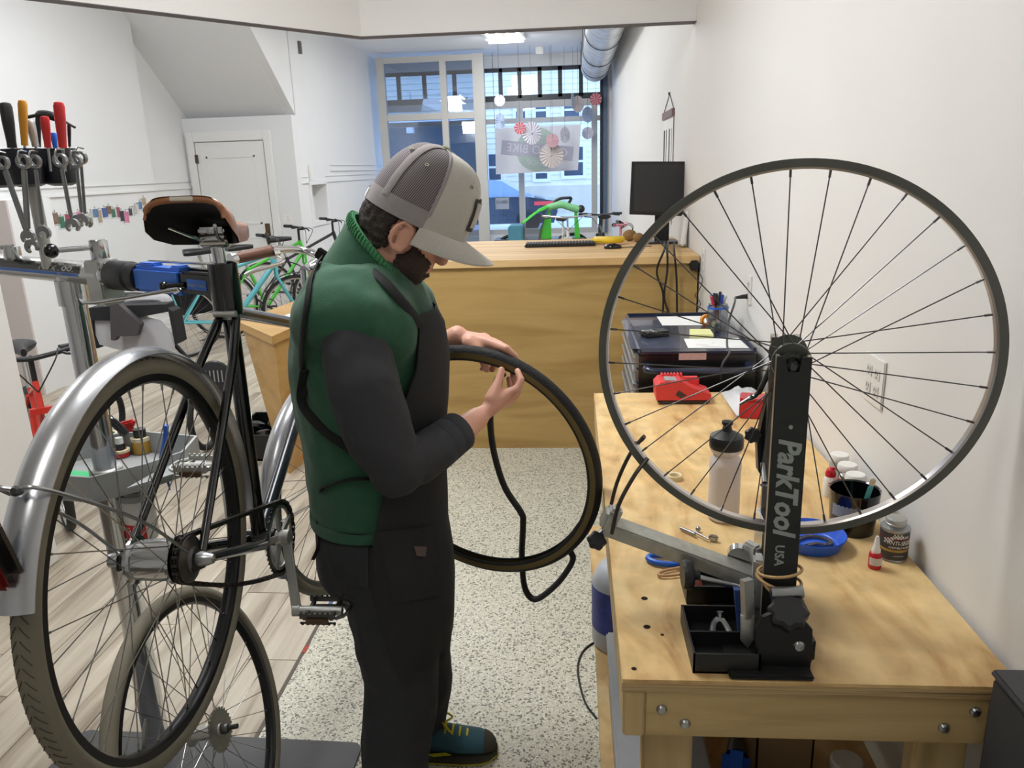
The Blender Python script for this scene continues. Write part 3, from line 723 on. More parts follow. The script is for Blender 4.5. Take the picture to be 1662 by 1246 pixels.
# crumpled plastic bag and red tin
pb = at(1185, 645); bag = MB(); bmv = []
W_, H_ = 12, 12
crn = [at(1162, 626), at(1225, 622), at(1250, 668), at(1196, 676)]
for i in range(W_ + 1):
    for j in range(H_ + 1):
        u, w = i / W_, j / H_; p = (crn[0] * (1 - u) + crn[1] * u) * (1 - w) + (crn[3] * (1 - u) + crn[2] * u) * w
        h = .004 + .03 * math.sin(PI * u) * math.sin(PI * w) * (0.6 + .6 * random.random())
        p.y = min(p.y, 2.66); bmv.append(p + V((0, 0, h)))
bag.add(bmv, [(i * (H_ + 1) + j, (i + 1) * (H_ + 1) + j, (i + 1) * (H_ + 1) + j + 1, i * (H_ + 1) + j + 1) for i in range(W_) for j in range(H_)])
bag.add([p - V((0, 0, .003)) for p in bmv], [(i * (H_ + 1) + j, i * (H_ + 1) + j + 1, (i + 1) * (H_ + 1) + j + 1, (i + 1) * (H_ + 1) + j) for i in range(W_) for j in range(H_)])
solo('plastic_bag', bag, mat('bag_plastic', (226, 228, 230), .2, var=.05, coat=.5), 'crumpled clear plastic bag between the red charger and the truing stand', 'plastic bag')
rp = at(1225, 682); R45 = Matrix.Rotation(-.25, 3, 'Z')
rt_ = thing('tin', 'small red tin box behind the chrome upright of the truing stand', 'tin', rp)
part('body', MB().box(rp + V((.012, .045, .03)), (.10, .075, .060), R45, .004), 'red_gloss', rt_)
part('lid', MB().box(rp + V((.012, .045, .0635)), (.101, .076, .007), R45, .003), 'red_gloss', rt_)
# squeeze bottle
wb_ = at(1178, 852); bot = thing('squeeze_bottle', 'translucent water bottle with black lid standing on the workbench', 'water bottle', wb_)
bc = wb_ + V((0, .035, 0))
part('body', MB().lathe([(0, .002), (.030, .001), (.035, .006), (.036, .03), (.035, .10), (.036, .135), (.034, .150), (.029, .156), (.028, .162), (.034, .168), (.036, .174), (.036, .186), (0, .186)], bc, seg=32), mat('bottle_milky', (232, 222, 216), .3, var=.02, trans=.25), bot)
part('lid', MB().lathe([(.0365, .176), (.038, .18), (.038, .198), (.036, .204), (.022, .212), (.012, .216), (.010, .224), (.009, .228), (.0125, .232), (.0125, .238), (.006, .240), (0, .240)], bc, seg=32), 'black_plastic', bot)
# tape ring
tr_ = at(1096, 781); solo('tape_ring', MB().lathe([(.012, 0), (.018, 0), (.019, .004), (.019, .012), (.017, .014), (.013, .012), (.012, 0)], tr_ + V((0, .015, 0)), seg=24, caps=False), mat('ring_cream', (222, 208, 172), .5), 'small cream plastic ring lying left of the water bottle', 'ring')
# small chain tool
ct = at(1130, 872)
solo('pocket_tool', MB().cyl(at(1105, 857, HB + .006), at(1128, 867, HB + .008), .004).cyl(at(1122, 860, HB + .008), at(1150, 875, HB + .008), .0022).box(at(1158, 873, HB + .008), (.020, .012, .014), Matrix.Rotation(-.5, 3, 'Z'), .003).sphere(at(1133, 858, HB + .008), .006), 'steel', 'small steel tool lying behind the silver calliper arm', 'tool')
# scissors
sc_ = thing('scissors', 'blue-handled scissors lying under the silver calliper arm', 'scissors', at(1090, 915))
def oval(c, ax, rx, ry, r, n=28):
    c = V(c); ax = V(ax).normalized(); ay = V((0, 0, 1)).cross(ax); return MB().tube([c + ax * rx * math.cos(2 * PI * k / n) + ay * ry * math.sin(2 * PI * k / n) for k in range(n)], r, 8, closed=True)
h1 = at(1080, 908, HB + .008); ax1 = (at(1140, 918, HB) - at(1060, 908, HB)).normalized()
part('handle', oval(h1, ax1, .036, .018, .006), 'blue_plastic', sc_)
part('handle', oval(at(1098, 927, HB + .006), (at(1150, 916) - at(1060, 932)), .04, .012, .003), mat('scissor_tan', (196, 152, 110), .5), sc_)
part('blade', MB().beam(at(1112, 912, HB + .006), at(1185, 930, HB + .006), .012, .003), 'steel', sc_)
# blue dish with chain offcut
dd = at(1318, 900); dc = dd + V((.012, .045, 0))
dish = thing('parts_dish', 'round blue plastic dish behind the truing stand', 'dish', dc)
part('bowl', MB().lathe([(0, .003), (.050, .003), (.054, .006), (.066, .028), (.068, .030), (.069, .028), (.058, .002), (.050, 0), (0, 0)], dc, seg=40), mat('dish_blue', (32, 92, 214), .3, var=.03), dish)
chn = thing('chain_offcut', 'short steel chain offcut lying in the blue dish', 'chain', dc + V((0, 0, .003)))
lp = bez([dc + V((x_, y_, .0065)) for x_, y_ in ((-.036, -.004), (-.020, .014), (.004, .024), (.026, .018), (.040, .0), (.028, -.014), (.006, -.010), (-.016, -.018))], 28)
lk_me = None
for i in range(0, len(lp) - 1, 1):
    d = (lp[i + 1] - lp[i]).normalized(); r = d.cross(V((0, 0, 1)))
    part('link', MB().beam(lp[i] + r * .003 - d * .003, lp[i + 1] + r * .003 + d * .003, .0012, .006).beam(lp[i] - r * .003 - d * .003, lp[i + 1] - r * .003 + d * .003, .0012, .006).cyl(lp[i] - r * .004, lp[i] + r * .004, .0025, seg=6), mat('chain_dull', (128, 122, 114), .45, .6, var=.2, scale=90) if i == 0 else 'chain_dull', chn, 0)
# black pot with brush
bp_ = at(1392, 872); pc = bp_ + V((.0, .040, 0))
pot = thing('tub', 'round black grease tub behind the blue dish', 'tub', pc)
part('tub', MB().lathe([(0, .004), (.044, .004), (.050, .095), (.053, .098), (.053, .094), (.046, 0), (0, 0)], pc, seg=36), 'black_gloss', pot)
part('label_band', MB().ring(pc, (0, 0, 1), [(.0512, .045), (.0512, .08), (.0505, .08), (.0492, .045)], 24, 3.4, 5.0), 'grey_plastic', pot)
br = thing('brush', 'teal-handled brush leaning inside the black grease tub', 'brush', pc + V((0, 0, .01)))
part('handle', MB().beam(pc + V((.000, -.035, .035)), pc + V((.014, -.048, .125)), .011, .005, (0, 1, 0), bev=.002), mat('brush_teal', (84, 168, 168), .5), br)
part('tip', MB().beam(pc + V((.014, -.048, .125)), pc + V((.017, -.050, .143)), .012, .006, (0, 1, 0), bev=.003), mat('brush_cream', (222, 206, 172), .6), br)
# three jars with white lids
for k, (px, py, lab) in enumerate(((1363, 790, 'clear jar with white lid, farthest of the three along the wall'), (1376, 808, 'clear jar with white lid, middle of the three along the wall'), (1389, 826, 'clear jar with white lid, nearest of the three, behind the black tub'))):
    p = at(px, py) + V((.0, .02, 0)); j = thing('jar', lab, 'jar', p, 'white-lidded jars')
    part('glass_body', MB().lathe([(0, 0), (.022, 0), (.023, .004), (.023, .058), (.018, .066), (0, .066)], p, seg=24), mat('jar_glass', (190, 188, 182), .15, var=.05, trans=.4) if k == 0 else 'jar_glass', j)
    part('lid', MB().lathe([(.0215, .064), (.023, .067), (.023, .078), (.021, .081), (0, .081)], p, seg=24), 'white_plastic', j)
# oiler bottle T-9
p = at(1348, 808) + V((0, .014, 0)); t9 = thing('lube_bottle', 'small white lubricant bottle with red flip cap', 'bottle', p)
part('body', MB().lathe([(0, 0), (.014, 0), (.015, .004), (.015, .045), (.012, .052), (0, .052)], p, seg=20), 'white_plastic', t9)
part('cap', MB().lathe([(.012, .050), (.0125, .060), (.009, .070), (.005, .074), (0, .075)], p, seg=18).box(p + V((.006, -.004, .074)), (.012, .006, .005)), 'red_gloss', t9)
part('lettering', text_mb('T-9', .014, p + V((0, -.0152, .028)), (1, 0, 0), (0, 0, 1), .0004), 'red_gloss', t9, 0)
part('lettering', text_mb('- - - -', .006, p + V((0, -.0152, .010)), (1, 0, 0), (0, 0, 1), .0003).bb(p.x - .009, p.x + .009, p.y - .0154, p.y - .0150, HB + .038, HB + .040), 'red_gloss', t9, 0)
p = at(1366, 818) + V((0, .02, 0)); rb_ = thing('grease_bottle', 'small red bottle with steel cap between the lubricant bottle and the jars', 'bottle', p)
part('body', MB().lathe([(0, 0), (.009, 0), (.010, .05), (.006, .056), (0, .056)], p, seg=16), 'red_gloss', rb_)
part('cap', MB().sphere(p + V((.004, 0, .062)), .010), 'chrome', rb_)
# anti-seize can
p = at(1455, 912); cc = p + V((0, .022, 0)); can = thing('can', 'grey anti-seize compound can with screw lid beside the white wall', 'can', cc)
part('body', MB().lathe([(0, 0), (.0275, 0), (.0285, .002), (.0275, .004), (.0275, .066), (.029, .069), (.028, .071), (.025, .071), (.020, .074), (0, .074)], cc, seg=36), 'steel', can)
part('lid', MB().lathe([(.0185, .073), (.020, .075), (.020, .079), (.019, .080), (.020, .081), (.020, .087), (.018, .0895), (.006, .090), (0, .0895)], cc, seg=32), 'alu', can)
mat('can_label', (58, 58, 58), .4); mat('can_yellow', (176, 140, 60), .5)
part('label_wrap', MB().ring(cc, (0, 0, 1), [(.0279, .006), (.0279, .064), (.0274, .064), (.0274, .006)], 40, 0, 2 * PI), 'can_label', can)
part('label_stripe', MB().ring(cc, (0, 0, 1), [(.0281, .024), (.0281, .029), (.0276, .029), (.0276, .024)], 40), 'can_yellow', can)
part('label_stripe', MB().ring(cc, (0, 0, 1), [(.0281, .0525), (.0281, .0535), (.0276, .0535), (.0276, .0525)], 40), 'red_gloss', can)
def wrap_text(s, size, c, r, z, az, **kw):
    t = text_mb(s, size, (0, 0, 0), (1, 0, 0), (0, 1, 0), .0003, **kw)
    out = []
    for q in t.v:
        a = az + q.x / r; out.append(V((c.x + (r + q.z) * math.cos(a), c.y + (r + q.z) * math.sin(a), z + q.y)))
    t.v = out; return t
fa = -PI / 2 - .25
part('lettering', wrap_text('ANTI-SEIZE', .0125, cc, .0283, HB + .044, fa + .25, shear=.2, sx=.8), 'white_plastic', can, 0)
part('lettering', wrap_text('ASSEMBLY LUBE', .006, cc, .0283, HB + .034, fa + .25, sx=1.0), 'white_plastic', can, 0)
part('lettering', wrap_text('FINISH LINE', .008, cc, .0283, HB + .0565, fa + .3, sx=.8), 'white_plastic', can, 0)
part('lettering', wrap_text('------------', .006, cc, .0283, HB + .016, fa + .25, sx=.9), 'white_plastic', can, 0)
chk = MB()
for i in range(12):
    for j in range(3):
        if (i + j) % 2 == 0:
            a = fa - .85 + i * .11; 
            chk.ring(cc, (0, 0, 1), [(.0282, .0535 - i * .0 + j * .0033 - (.012 - i * .0012 if i < 6 else 0)), (.0282, .0568 + j * .0033 - (.012 - i * .0012 if i < 6 else 0)), (.0278, .0568 + j * .0033 - (.012 - i * .0012 if i < 6 else 0)), (.0278, .0535 + j * .0033 - (.012 - i * .0012 if i < 6 else 0))], 1, a, a + .11, (1, 0, 0))
part('checker_print', chk, 'white_plastic', can, 0)
# threadlocker
p = at(1422, 925) + V((0, .010, 0)); tl = thing('threadlocker_bottle', 'small red threadlocker bottle with white nozzle in front of the can', 'bottle', p)
part('body', MB().lathe([(0, 0), (.0115, 0), (.0125, .003), (.0125, .030), (.011, .034), (.008, .036), (0, .036)], p, seg=22), 'red_gloss', tl)
part('nozzle', MB().lathe([(.0085, .034), (.0085, .042), (.0065, .046), (.0035, .068), (.0025, .070), (0, .070)], p, seg=18), 'white_plastic', tl)
part('label_wrap', MB().ring(p, (0, 0, 1), [(.0128, .010), (.0128, .026), (.0124, .026), (.0124, .010)], 24, -PI / 2 - 1.3, -PI / 2 + 1.3, (1, 0, 0)), mat('loctite_label', (206, 200, 196), .6, var=.15, scale=400), tl)

# ------------------------------------------------------------------ tool chest behind the bench
tx0, tx1, ty0, ty1, tz = .245, .672, 2.785, 3.50, .95
navy = mat('navy_enamel', (36, 42, 64), .25, .1, var=.05, coat=.4)
tc_ = thing('tool_chest', 'dark navy steel tool chest behind the workbench', 'tool chest', (.46, 3.1, 0))
part('cabinet', MB().bb(tx0, tx1, ty0, ty1, .12, tz - .012, .006), mat('chest_black', (16, 17, 20), .3, .1, coat=.3), tc_)
part('top', MB().bb(tx0 - .002, tx1 + .002, ty0 - .004, ty1 + .004, tz - .012, tz - .003, .003), navy, tc_)
rim_ = MB()
for a in ((tx0, tx0 + .008, ty0, ty1), (tx1 - .012, tx1, ty0, ty1), (tx0, tx1, ty1 - .012, ty1)): rim_.bb(a[0], a[1], a[2], a[3], tz - .006, tz + .008, .003)
part('top_lip', rim_, navy, tc_)
part('side_handle', MB().tube(bez([(tx0 + .03, ty0, .895), (tx0 + .025, ty0 - .04, .890), (tx0 + .07, ty0 - .055, .885), ((tx0 + tx1) / 2, ty0 - .055, .885), (tx1 - .07, ty0 - .055, .885), (tx1 - .025, ty0 - .04, .89), (tx1 - .03, ty0, .895)], 36), .014, 12), navy, tc_)
for k, (z0, z1) in enumerate(((.885, .93), (.83, .875), (.775, .82), (.70, .765), (.60, .69), (.48, .59))):
    d = part('drawer', MB().bb(tx0 - .012, tx0, ty0 + .01, ty1 - .01, z0, z1, .002), 'alu' if k < 0 else mat('drawer_grey', (128, 128, 134), .35, .5) if k == 0 else 'drawer_grey', tc_)
    part('handle', MB().bb(tx0 - .020, tx0 - .012, ty0 + .02, ty1 - .02, z1 - .012, z1, .002), 'alu', d)
sk_ = ony(1124, 578, ty0 - .003)
stk = part('sticker', MB().box(sk_, (.100, .001, .027)), mat('sticker_pink', (216, 172, 160), .5, var=.3, scale=160), tc_, 0, 'small pink and white sticker')
part('lettering', text_mb('bicycle', .013, sk_ + V((0, -.0008, 0)), (1, 0, 0), (0, 0, 1), .0002), 'print_ink', tc_, 0) if False else None
for wx in (tx0 + .05, tx1 - .05):
    for wy in (ty0 + .06, ty1 - .06): part('castor', MB().cyl((wx - .015, wy, .055), (wx + .015, wy, .055), .055).bb(wx - .02, wx + .02, wy - .02, wy + .02, .05, .125), 'black_plastic', tc_)
ZT = tz - .003
solo('paper_sheet', MB().prism([onz(1066, 514, ZT + .0005), onz(1144, 513, ZT + .0005), onz(1150, 528, ZT + .0005), onz(1075, 528, ZT + .0005)], (0, 0, .0012)), 'paper', 'white sheet of paper at the back of the tool chest top', 'paper', smooth=0)
ps = thing('paper_sheet', 'white written sheet of paper at the front of the tool chest top', 'paper', onz(1160, 558, ZT))
part('sheet', MB().prism([onz(1110, 550, ZT + .0005), onz(1198, 549, ZT + .0005), onz(1216, 565, ZT + .0005), onz(1117, 565, ZT + .0005)], (0, 0, .0012)), 'paper', ps, 0)
wr = MB()
for px0, px1, py in ((1130, 1150, 559), (1156, 1160, 556), (1140, 1175, 562)): wr.beam(onz(px0, py, ZT + .0022), onz(px1, py + 1, ZT + .0022), .001, .0003)
part('handwriting', wr, 'print_ink', ps, 0)
solo('plastic_sleeve', MB().prism([onz(1010, 516, ZT), onz(1064, 514, ZT), onz(1110, 565, ZT), onz(1024, 566, ZT)], (0, 0, .0006)), mat('navy_sheet', (70, 76, 96), .2, coat=.4), 'shiny dark sheet under the handheld device on the tool chest', 'sheet', smooth=0)
cr_ = onz(1064, 548, ZT); dev = thing('calculator', 'black handheld calculator lying on the tool chest', 'calculator', cr_)
Rz = Matrix.Rotation(.42, 3, 'Z')
part('body', MB().box(cr_ + V((0, .03, .012)), (.115, .070, .02), Rz, .008), 'black_plastic', dev)
part('display', MB().box(cr_ + Rz @ V((.03, .0, 0)) + V((0, .03, .0225)), (.04, .05, .002), Rz), mat('lcd', (70, 80, 76), .3), dev, 0)
for i in range(4):
    for j in range(3): part('key', MB().box(cr_ + Rz @ V((-.045 + i * .013, -.02 + j * .018, 0)) + V((0, .03, .0235)), (.009, .012, .003), Rz, .001), 'grey_plastic' if i else 'white_plastic', dev)
solo('note_pad', MB().prism([onz(1119, 549, ZT), onz(1158, 549, ZT), onz(1152, 540, ZT), onz(1119, 540, ZT)], (0, 0, .016)), mat('note_yellow', (226, 226, 160), .7), 'pad of yellow sticky notes on the tool chest', 'note pad', smooth=0)
solo('tape_roll', MB().lathe([(.014, -.01), (.024, -.01), (.024, .01), (.014, .01), (.014, -.01)], onz(1147, 530, ZT) + V((0, .02, .024)), (.2, -1, 0), 24, False), mat('tape_orange', (226, 140, 24), .5), 'roll of orange tape left of the pen jar', 'tape')
jp = onz(1166, 538, ZT) + V((0, .03, 0)); jar = thing('pen_jar', 'clear glass jar with blue band holding pens', 'jar', jp)
part('glass', MB().lathe([(r * 1.3, z * 1.3) for r, z in [(.031, 0), (.033, .004), (.033, .068), (.029, .076), (.030, .084), (.0285, .084), (.0275, .076), (.0315, .068), (.0315, .004), (0, .004)]], jp, seg=28, caps=False), glass_mat('jar_clear', (226, 230, 232), .16), jar)
part('band', MB().ring(jp, (0, 0, 1), [(.0425, .092), (.0425, .099), (.039, .099), (.039, .092)], 28), 'blue_plastic', jar)
pens = [('red', (196, 40, 60)), ('black', (24, 24, 26)), ('blue', (36, 70, 170)), ('white', (220, 220, 220)), ('green', (120, 160, 60)), ('black', (30, 30, 34)), ('dark blue', (30, 40, 90)), ('silver', (160, 160, 164))]
for k, (nm, c) in enumerate(pens):
    a = 2 * PI * k / 8 + .3; a = PI + .35 + k * .8
    p0 = jp + V((.012 * math.cos(a + 2.4), .012 * math.sin(a + 2.4), .006)); p1 = jp + V((.032 * math.cos(a), .024 * math.sin(a), .142 + .014 * ((k * 3) % 4) / 3)); dd = (p1 - p0).normalized()
    t = thing('pen', nm + [' marker pen leaning left in the pen jar', ' pen with thick cap in the pen jar', ' capped pen in the middle of the pen jar', ' pen in the pen jar', ' pen leaning right in the pen jar', ' pen at the back of the pen jar', ' pen with slim barrel in the pen jar', ' clip pen in the pen jar'][k], 'pen', p0, 'pens in the glass jar')
    part('barrel', MB().cyl(p0, p1 - dd * .03, .005, seg=8), mat('pen_%d' % k, c, .4), t)
    part('cap', MB().tube([p1 - dd * .035, p1 - dd * .002, p1], [.0062, .0062, .003], 8).beam(p1 - dd * .03 + V((0, -.005, 0)), p1 + V((0, -.005, 0)), .002, .0015), 'pen_%d' % k, t)

# ------------------------------------------------------------------ wall outlets, plugs, cords
def outlet(px, py, gang, label, wall='x', X=XW, Y=None, h=.115, w=.072):
    p = onx(px, py, X) if wall == 'x' else ony(px, py, Y)
    t = thing('wall_outlet', label, 'outlet', p, 'wall outlets'); ww = w * gang if gang == 1 else .115
    if wall == 'x':
        sgn = -1 if X > 0 else 1
        part('plate', MB().box(p + V((sgn * .003, 0, 0)), (.006, ww, h), None, .002), 'white_plastic', t)
        for g in range(gang):
            oy = (g - (gang - 1) / 2) * .046
            for oz in (.02, -.02):
                s = part('socket', MB().box(p + V((sgn * .0065, oy, oz)), (.003, .032, .028), None, .008), mat('socket_white', (214, 212, 208), .4) if 'socket_white' not in MATS else 'socket_white', t)
                part('slot', MB().box(p + V((sgn * .0082, oy - .006, oz + .003)), (.001, .002, .008)).box(p + V((sgn * .0082, oy + .006, oz + .003)), (.001, .002, .008)).box(p + V((sgn * .0082, oy, oz - .007)), (.001, .004, .004)), 'print_ink', s, 0)
    else:
        part('plate', MB().box(p + V((0, -.003, 0)), (ww, .006, h), None, .002), 'white_plastic', t)
        part('socket', MB().box(p + V((0, -.007, .02)), (.03, .003, .028), None, .006).box(p + V((0, -.007, -.02)), (.03, .003, .028), None, .006), 'socket_white', t)
    return p, t
outlet(1421, 617, 2, 'large double wall outlet on the right wall above the workbench')
outlet(1217, 470, 1, 'wall outlet with black cord above the tool chest')
outlet(1143, 421, 1, 'wall outlet with black adapter near the counter')
outlet(468, 355, 2, 'white wall switch plate beside the alcove door', 'y', Y=YD)
pa = onx(1137, 430, XW)
ad = thing('power_adapter', 'black power adapter plugged into the outlet near the counter', 'power adapter', pa)
part('body', MB().box(pa + V((-.035, 0, 0)), (.045, .036, .055), None, .006), 'black_plastic', ad)
part('cord', MB().tube(bez([pa + V((-.03, 0, -.03)), onx(1136, 445, XW - .02), onx(1140, 455, XW - .02), onx(1135, 470, XW - .02), onx(1128, 480, XW - .03), onx(1137, 492, XW - .02), onx(1130, 507, XW - .02)], 30), .0022, 6), 'black_plastic', ad)
pc1 = onx(1216, 481, XW)
cd = thing('wall_cable', 'black power cable hanging from the outlet over the tool chest', 'cable', pc1)
part('plug', MB().tube([pc1, pc1 + V((-.02, 0, 0)), pc1 + V((-.055, 0, -.004))], [.011, .009, .005], 10), 'black_plastic', cd)
part('cable', MB().tube(bez([pc1 + V((-.055, 0, -.004)), ony(1192, 492, 2.86), ony(1182, 525, 2.83), ony(1180, 560, 2.76), ony(1184, 572, 2.73), ony(1172, 592, 2.71), ony(1170, 615, 2.74)], 36), .004, 8), mat('cable_grey', (66, 66, 68), .5), cd)
# ------------------------------------------------------------------ service counter
cy0, cy1, ctz = 4.27, 5.45, 1.123
cx0_, cx1_ = -1.25, .692
cnt = thing('service_counter', 'tall light oak service counter across the back of the work area', 'counter', (-.3, 4.8, 0))
part('front_panel', MB().bb(cx0_, cx1_ - .002, cy0 + .025, cy0 + .05, 0, ctz - .04), 'counter_wood', cnt)
part('side_panel', MB().bb(cx1_ - .03, cx1_ - .002, cy0 + .051, cy1 - .05, 0, ctz - .04), 'counter_wood', cnt)
part('side_panel', MB().bb(cx0_, cx0_ + .03, cy0 + .05, cy1 - .05, 0, ctz - .04), 'counter_wood', cnt)
part('worktop', MB().bb(cx0_ - .02, cx1_ + .004, cy0, cy1, ctz - .04, ctz, .002), 'counter_top_wood', cnt)
def ctp(px, py): return onz(px, py, ctz)
# keyboard
k0 = [ctp(849, 402), ctp(967, 403), ctp(961, 395), ctp(862, 396)]
kc = sum((p for p in k0), V((0, 0, 0))) / 4
kbd = thing('keyboard', 'black computer keyboard on the counter', 'keyboard', kc)
part('case', MB().bb(kc.x - .225, kc.x + .225, kc.y - .08, kc.y + .08, ctz, ctz + .018, .005), 'black_plastic', kbd)
key = MB().box((0, 0, 0), (.0165, .022, .008), None, .002).mesh('key', 0); key.materials.append(mat('key_grey', (52, 52, 56), .5))
for r in range(5):
    for c in range(22):
        o = bpy.data.objects.new('key', key); COL.objects.link(o); o.parent = kbd; o.location = (-.21 + c * .02, -.06 + r * .03, .021)
mo = ctp(995, 404); ms = thing('computer_mouse', 'black computer mouse right of the keyboard', 'mouse', mo)
part('shell', MB().sphere(mo + V((0, .03, .008)), 1, (.055, .033, .024), 20, 12), 'black_gloss', ms)
part('cord', MB().tube(bez([mo + V((.05, .04, .004)), mo + V((.14, .06, .004)), mo + V((.24, .08, .004))], 12), .0025, 6), 'black_plastic', ms)
# bananas
bn = thing('banana_bunch', 'yellow bananas lying on the counter', 'banana', ctp(985, 400))
for k, (dy, dz) in enumerate(((0, 0), (.035, .004))):
    p = [ctp(960, 395) + V((0, dy - .03, .02 + dz)), ctp(972, 396) + V((0, dy - .03, .026 + dz)), ctp(990, 397) + V((0, dy - .03, .03 + dz)), ctp(1005, 396) + V((0, dy - .03, .028 + dz)), ctp(1013, 394) + V((0, dy - .03, .03 + dz))]
    q = bez(p, 16); part('banana', MB().tube(q, [.006, .012] + [.019] * (len(q) - 4) + [.012, .005], 8), mat('banana', (232, 196, 34), .5, var=.08, scale=20) if k == 0 else 'banana', bn)
for k, (px, py, r, lab) in enumerate(((1022, 391, .042, 'larger brown kiwi fruit beside the bananas'), (1036, 393, .034, 'smaller brown kiwi fruit near the monitor foot'))):
    p = ctp(px, py); solo('kiwi_fruit', MB().sphere(p + V((0, 0, r * .9)), r, (1.1, .95, .9)), mat('kiwi', (150, 116, 72), .8, var=.15, scale=60) if k == 0 else 'kiwi', lab, 'fruit', 'kiwi fruit on the counter')
# monitor
YM = 5.0
mon = thing('monitor', 'black flat screen monitor on the right end of the counter', 'monitor', ctp(1085, 396))
q = [ony(1026, 262, YM - .05), ony(1117, 262, YM), ony(1116, 351, YM), ony(1022, 348, YM - .05)]
part('bezel', MB().prism(q, (0, .045, 0)), 'black_plastic', mon, 0)
def mixq(u, v): return (q[0] * (1 - u) + q[1] * u) * (1 - v) + (q[3] * (1 - u) + q[2] * u) * v
part('screen', MB().prism([mixq(.05, .05) + V((0, -.003, 0)), mixq(.95, .05) + V((0, -.003, 0)), mixq(.95, .93) + V((0, -.003, 0)), mixq(.05, .93) + V((0, -.003, 0))], (0, .002, 0)), mat('screen_off', (46, 46, 48), .55, var=.02), mon, 0)
mb_ = (q[2] + q[3]) / 2; mf = V((mb_.x + .03, YM + .05, ctz))
part('neck', MB().beam(V((mf.x, YM + .06, ctz + .01)), V((mf.x, YM + .05, mb_.z + .08)), .09, .03, (0, 1, 0)), 'black_plastic', mon)
part('foot', MB().bb(mf.x - .10, mf.x + .10, YM - .06, YM + .14, ctz, ctz + .014, .005), mat('foot_dark', (58, 58, 60), .4), mon)
cb = thing('monitor_cables', 'black cables hanging down the counter front below the monitor', 'cables', ony(1078, 402, cy0 - .01))
for pts in ([(1078, 392, 4.95), (1079, 403, 4.25), (1066, 440, 4.25), (1076, 475, 4.25), (1076, 508, 4.25)], [(1084, 392, 4.95), (1083, 403, 4.25), (1083, 440, 4.25), (1078, 480, 4.25), (1085, 508, 4.25)], [(1095, 392, 4.95), (1094, 403, 4.25), (1098, 450, 4.25), (1099, 508, 4.25)]):
    part('cable', MB().tube(bez([ony(a, b, c) for a, b, c in pts], 24), .006, 8), 'black_plastic', cb)
rw = ony(1108, 398, 4.75); rr = thing('router', 'white upright router box behind the wheel rim on the counter corner', 'router', V((rw.x, rw.y, ctz)))
part('body', MB().beam(V((rw.x - .01, 4.75, ctz)), V((rw.x + .02, 4.80, ctz + .2)), .03, .12, (0, 1, 0), bev=.008), 'white_plastic', rr)
# wall scroll
sp = onx(1087, 152, XW - .002)
scl = thing('wall_scroll', 'narrow printed scroll hanging from a nail on the right wall', 'wall scroll', sp)
s0, s1 = onx(1077, 190, XW - .008), onx(1093, 190, XW - .008); sb = onx(1077, 290, XW - .008).z
part('hanger', MB().beam(V((XW - .01, s0.y, s0.z - .0)), V((XW - .01, s1.y, s0.z - .0)), .018, .05), mat('scroll_wood', (120, 96, 92), .5), scl)
part('sheet', MB().bb(XW - .008, XW - .005, min(s0.y, s1.y) + .01, max(s0.y, s1.y) - .01, sb - .3, s0.z), 'paper', scl, 0)
ink = MB(); ya, yb2 = min(s0.y, s1.y), max(s0.y, s1.y)
for f, w in ((.12, .03), (.3, .10), (.62, .05), (.8, .12)): ink.bb(XW - .0092, XW - .008, ya + (yb2 - ya) * f, ya + (yb2 - ya) * (f + w), sb - .25, s0.z - .1)
part('print', ink, 'print_ink', scl, 0)
part('cord', MB().tube([V((XW - .008, s0.y, s0.z + .02)), sp, V((XW - .008, s1.y, s0.z + .02))], .003, 6).sphere(sp, .012), 'print_ink', scl)

# ------------------------------------------------------------------ ceiling things
dp0, dp1 = ony(985, 43, 9.0), ony(958, 140, 13.0)
DZ = ZC - .30; DR = .22
dxc = XW - .30
ea = V((dxc, 13.55, DZ)); 
duct = thing('air_duct', 'large galvanised round air duct hanging under the ceiling by the right wall', 'duct', (dxc, 9, DZ))
mat('galvanised', (206, 208, 210), .42, .9, var=.2, scale=9)
part('pipe', MB().cyl((dxc, 4.9, DZ), ea, DR, seg=32).lathe([(DR, 0), (DR * .8, .05), (0, .06)], ea, (0, 1, 0), 32), 'galvanised', duct)
y = 5.4
while y < 13.5:
    part('seam_band', MB().ring((dxc, y, DZ), (0, 1, 0), [(DR + .004, -.012), (DR + .004, .012), (DR - .003, .012), (DR - .003, -.012)], 32), 'galvanised', duct); y += .62
for y in (8.3, 9.9, 11.5, 12.9):
    part('hanger_strap', MB().ring((dxc, y, DZ), (0, 1, 0), [(DR + .012, -.018), (DR + .012, .018), (DR + .006, .018), (DR + .006, -.018)], 20, PI * .5, PI * 1.5, (0, 0, 1)).bb(dxc - DR - .012, dxc - DR - .004, y - .015, y + .015, DZ, ZC), 'black_metal', duct)
def fixture(x, y, z, label):
    t = thing('ceiling_light', label, 'ceiling light', (x, y, z), 'fluorescent ceiling lights')
    part('housing', MB().bb(x - .30, x + .30, y - .66, y + .66, z - .05, z, .01), 'trim_paint', t)
    em = MATS.get('tube_glow') or mat('tube_glow', (255, 252, 246), .5, emit=((255, 250, 240), 9))
    for dx_ in (-.21, -.07, .07, .21): part('tube', MB().cyl((x + dx_, y - .6, z - .062), (x + dx_, y + .6, z - .062), .014), em, t)
    for s in (-1, 1): part('end_cap', MB().bb(x - .26, x + .26, y + s * .63 - .02, y + s * .63 + .02, z - .085, z - .05, .005), 'trim_paint', t)
labs = ['fluorescent ceiling light over the work area', 'fluorescent ceiling light above the camera end of the work area', 'fluorescent ceiling light over the bicycle stand side', 'fluorescent ceiling light over the left of the showroom', 'fluorescent ceiling light just behind the bulkhead', 'fluorescent ceiling light in the middle of the showroom', 'bright four-tube fluorescent ceiling light near the shop window']
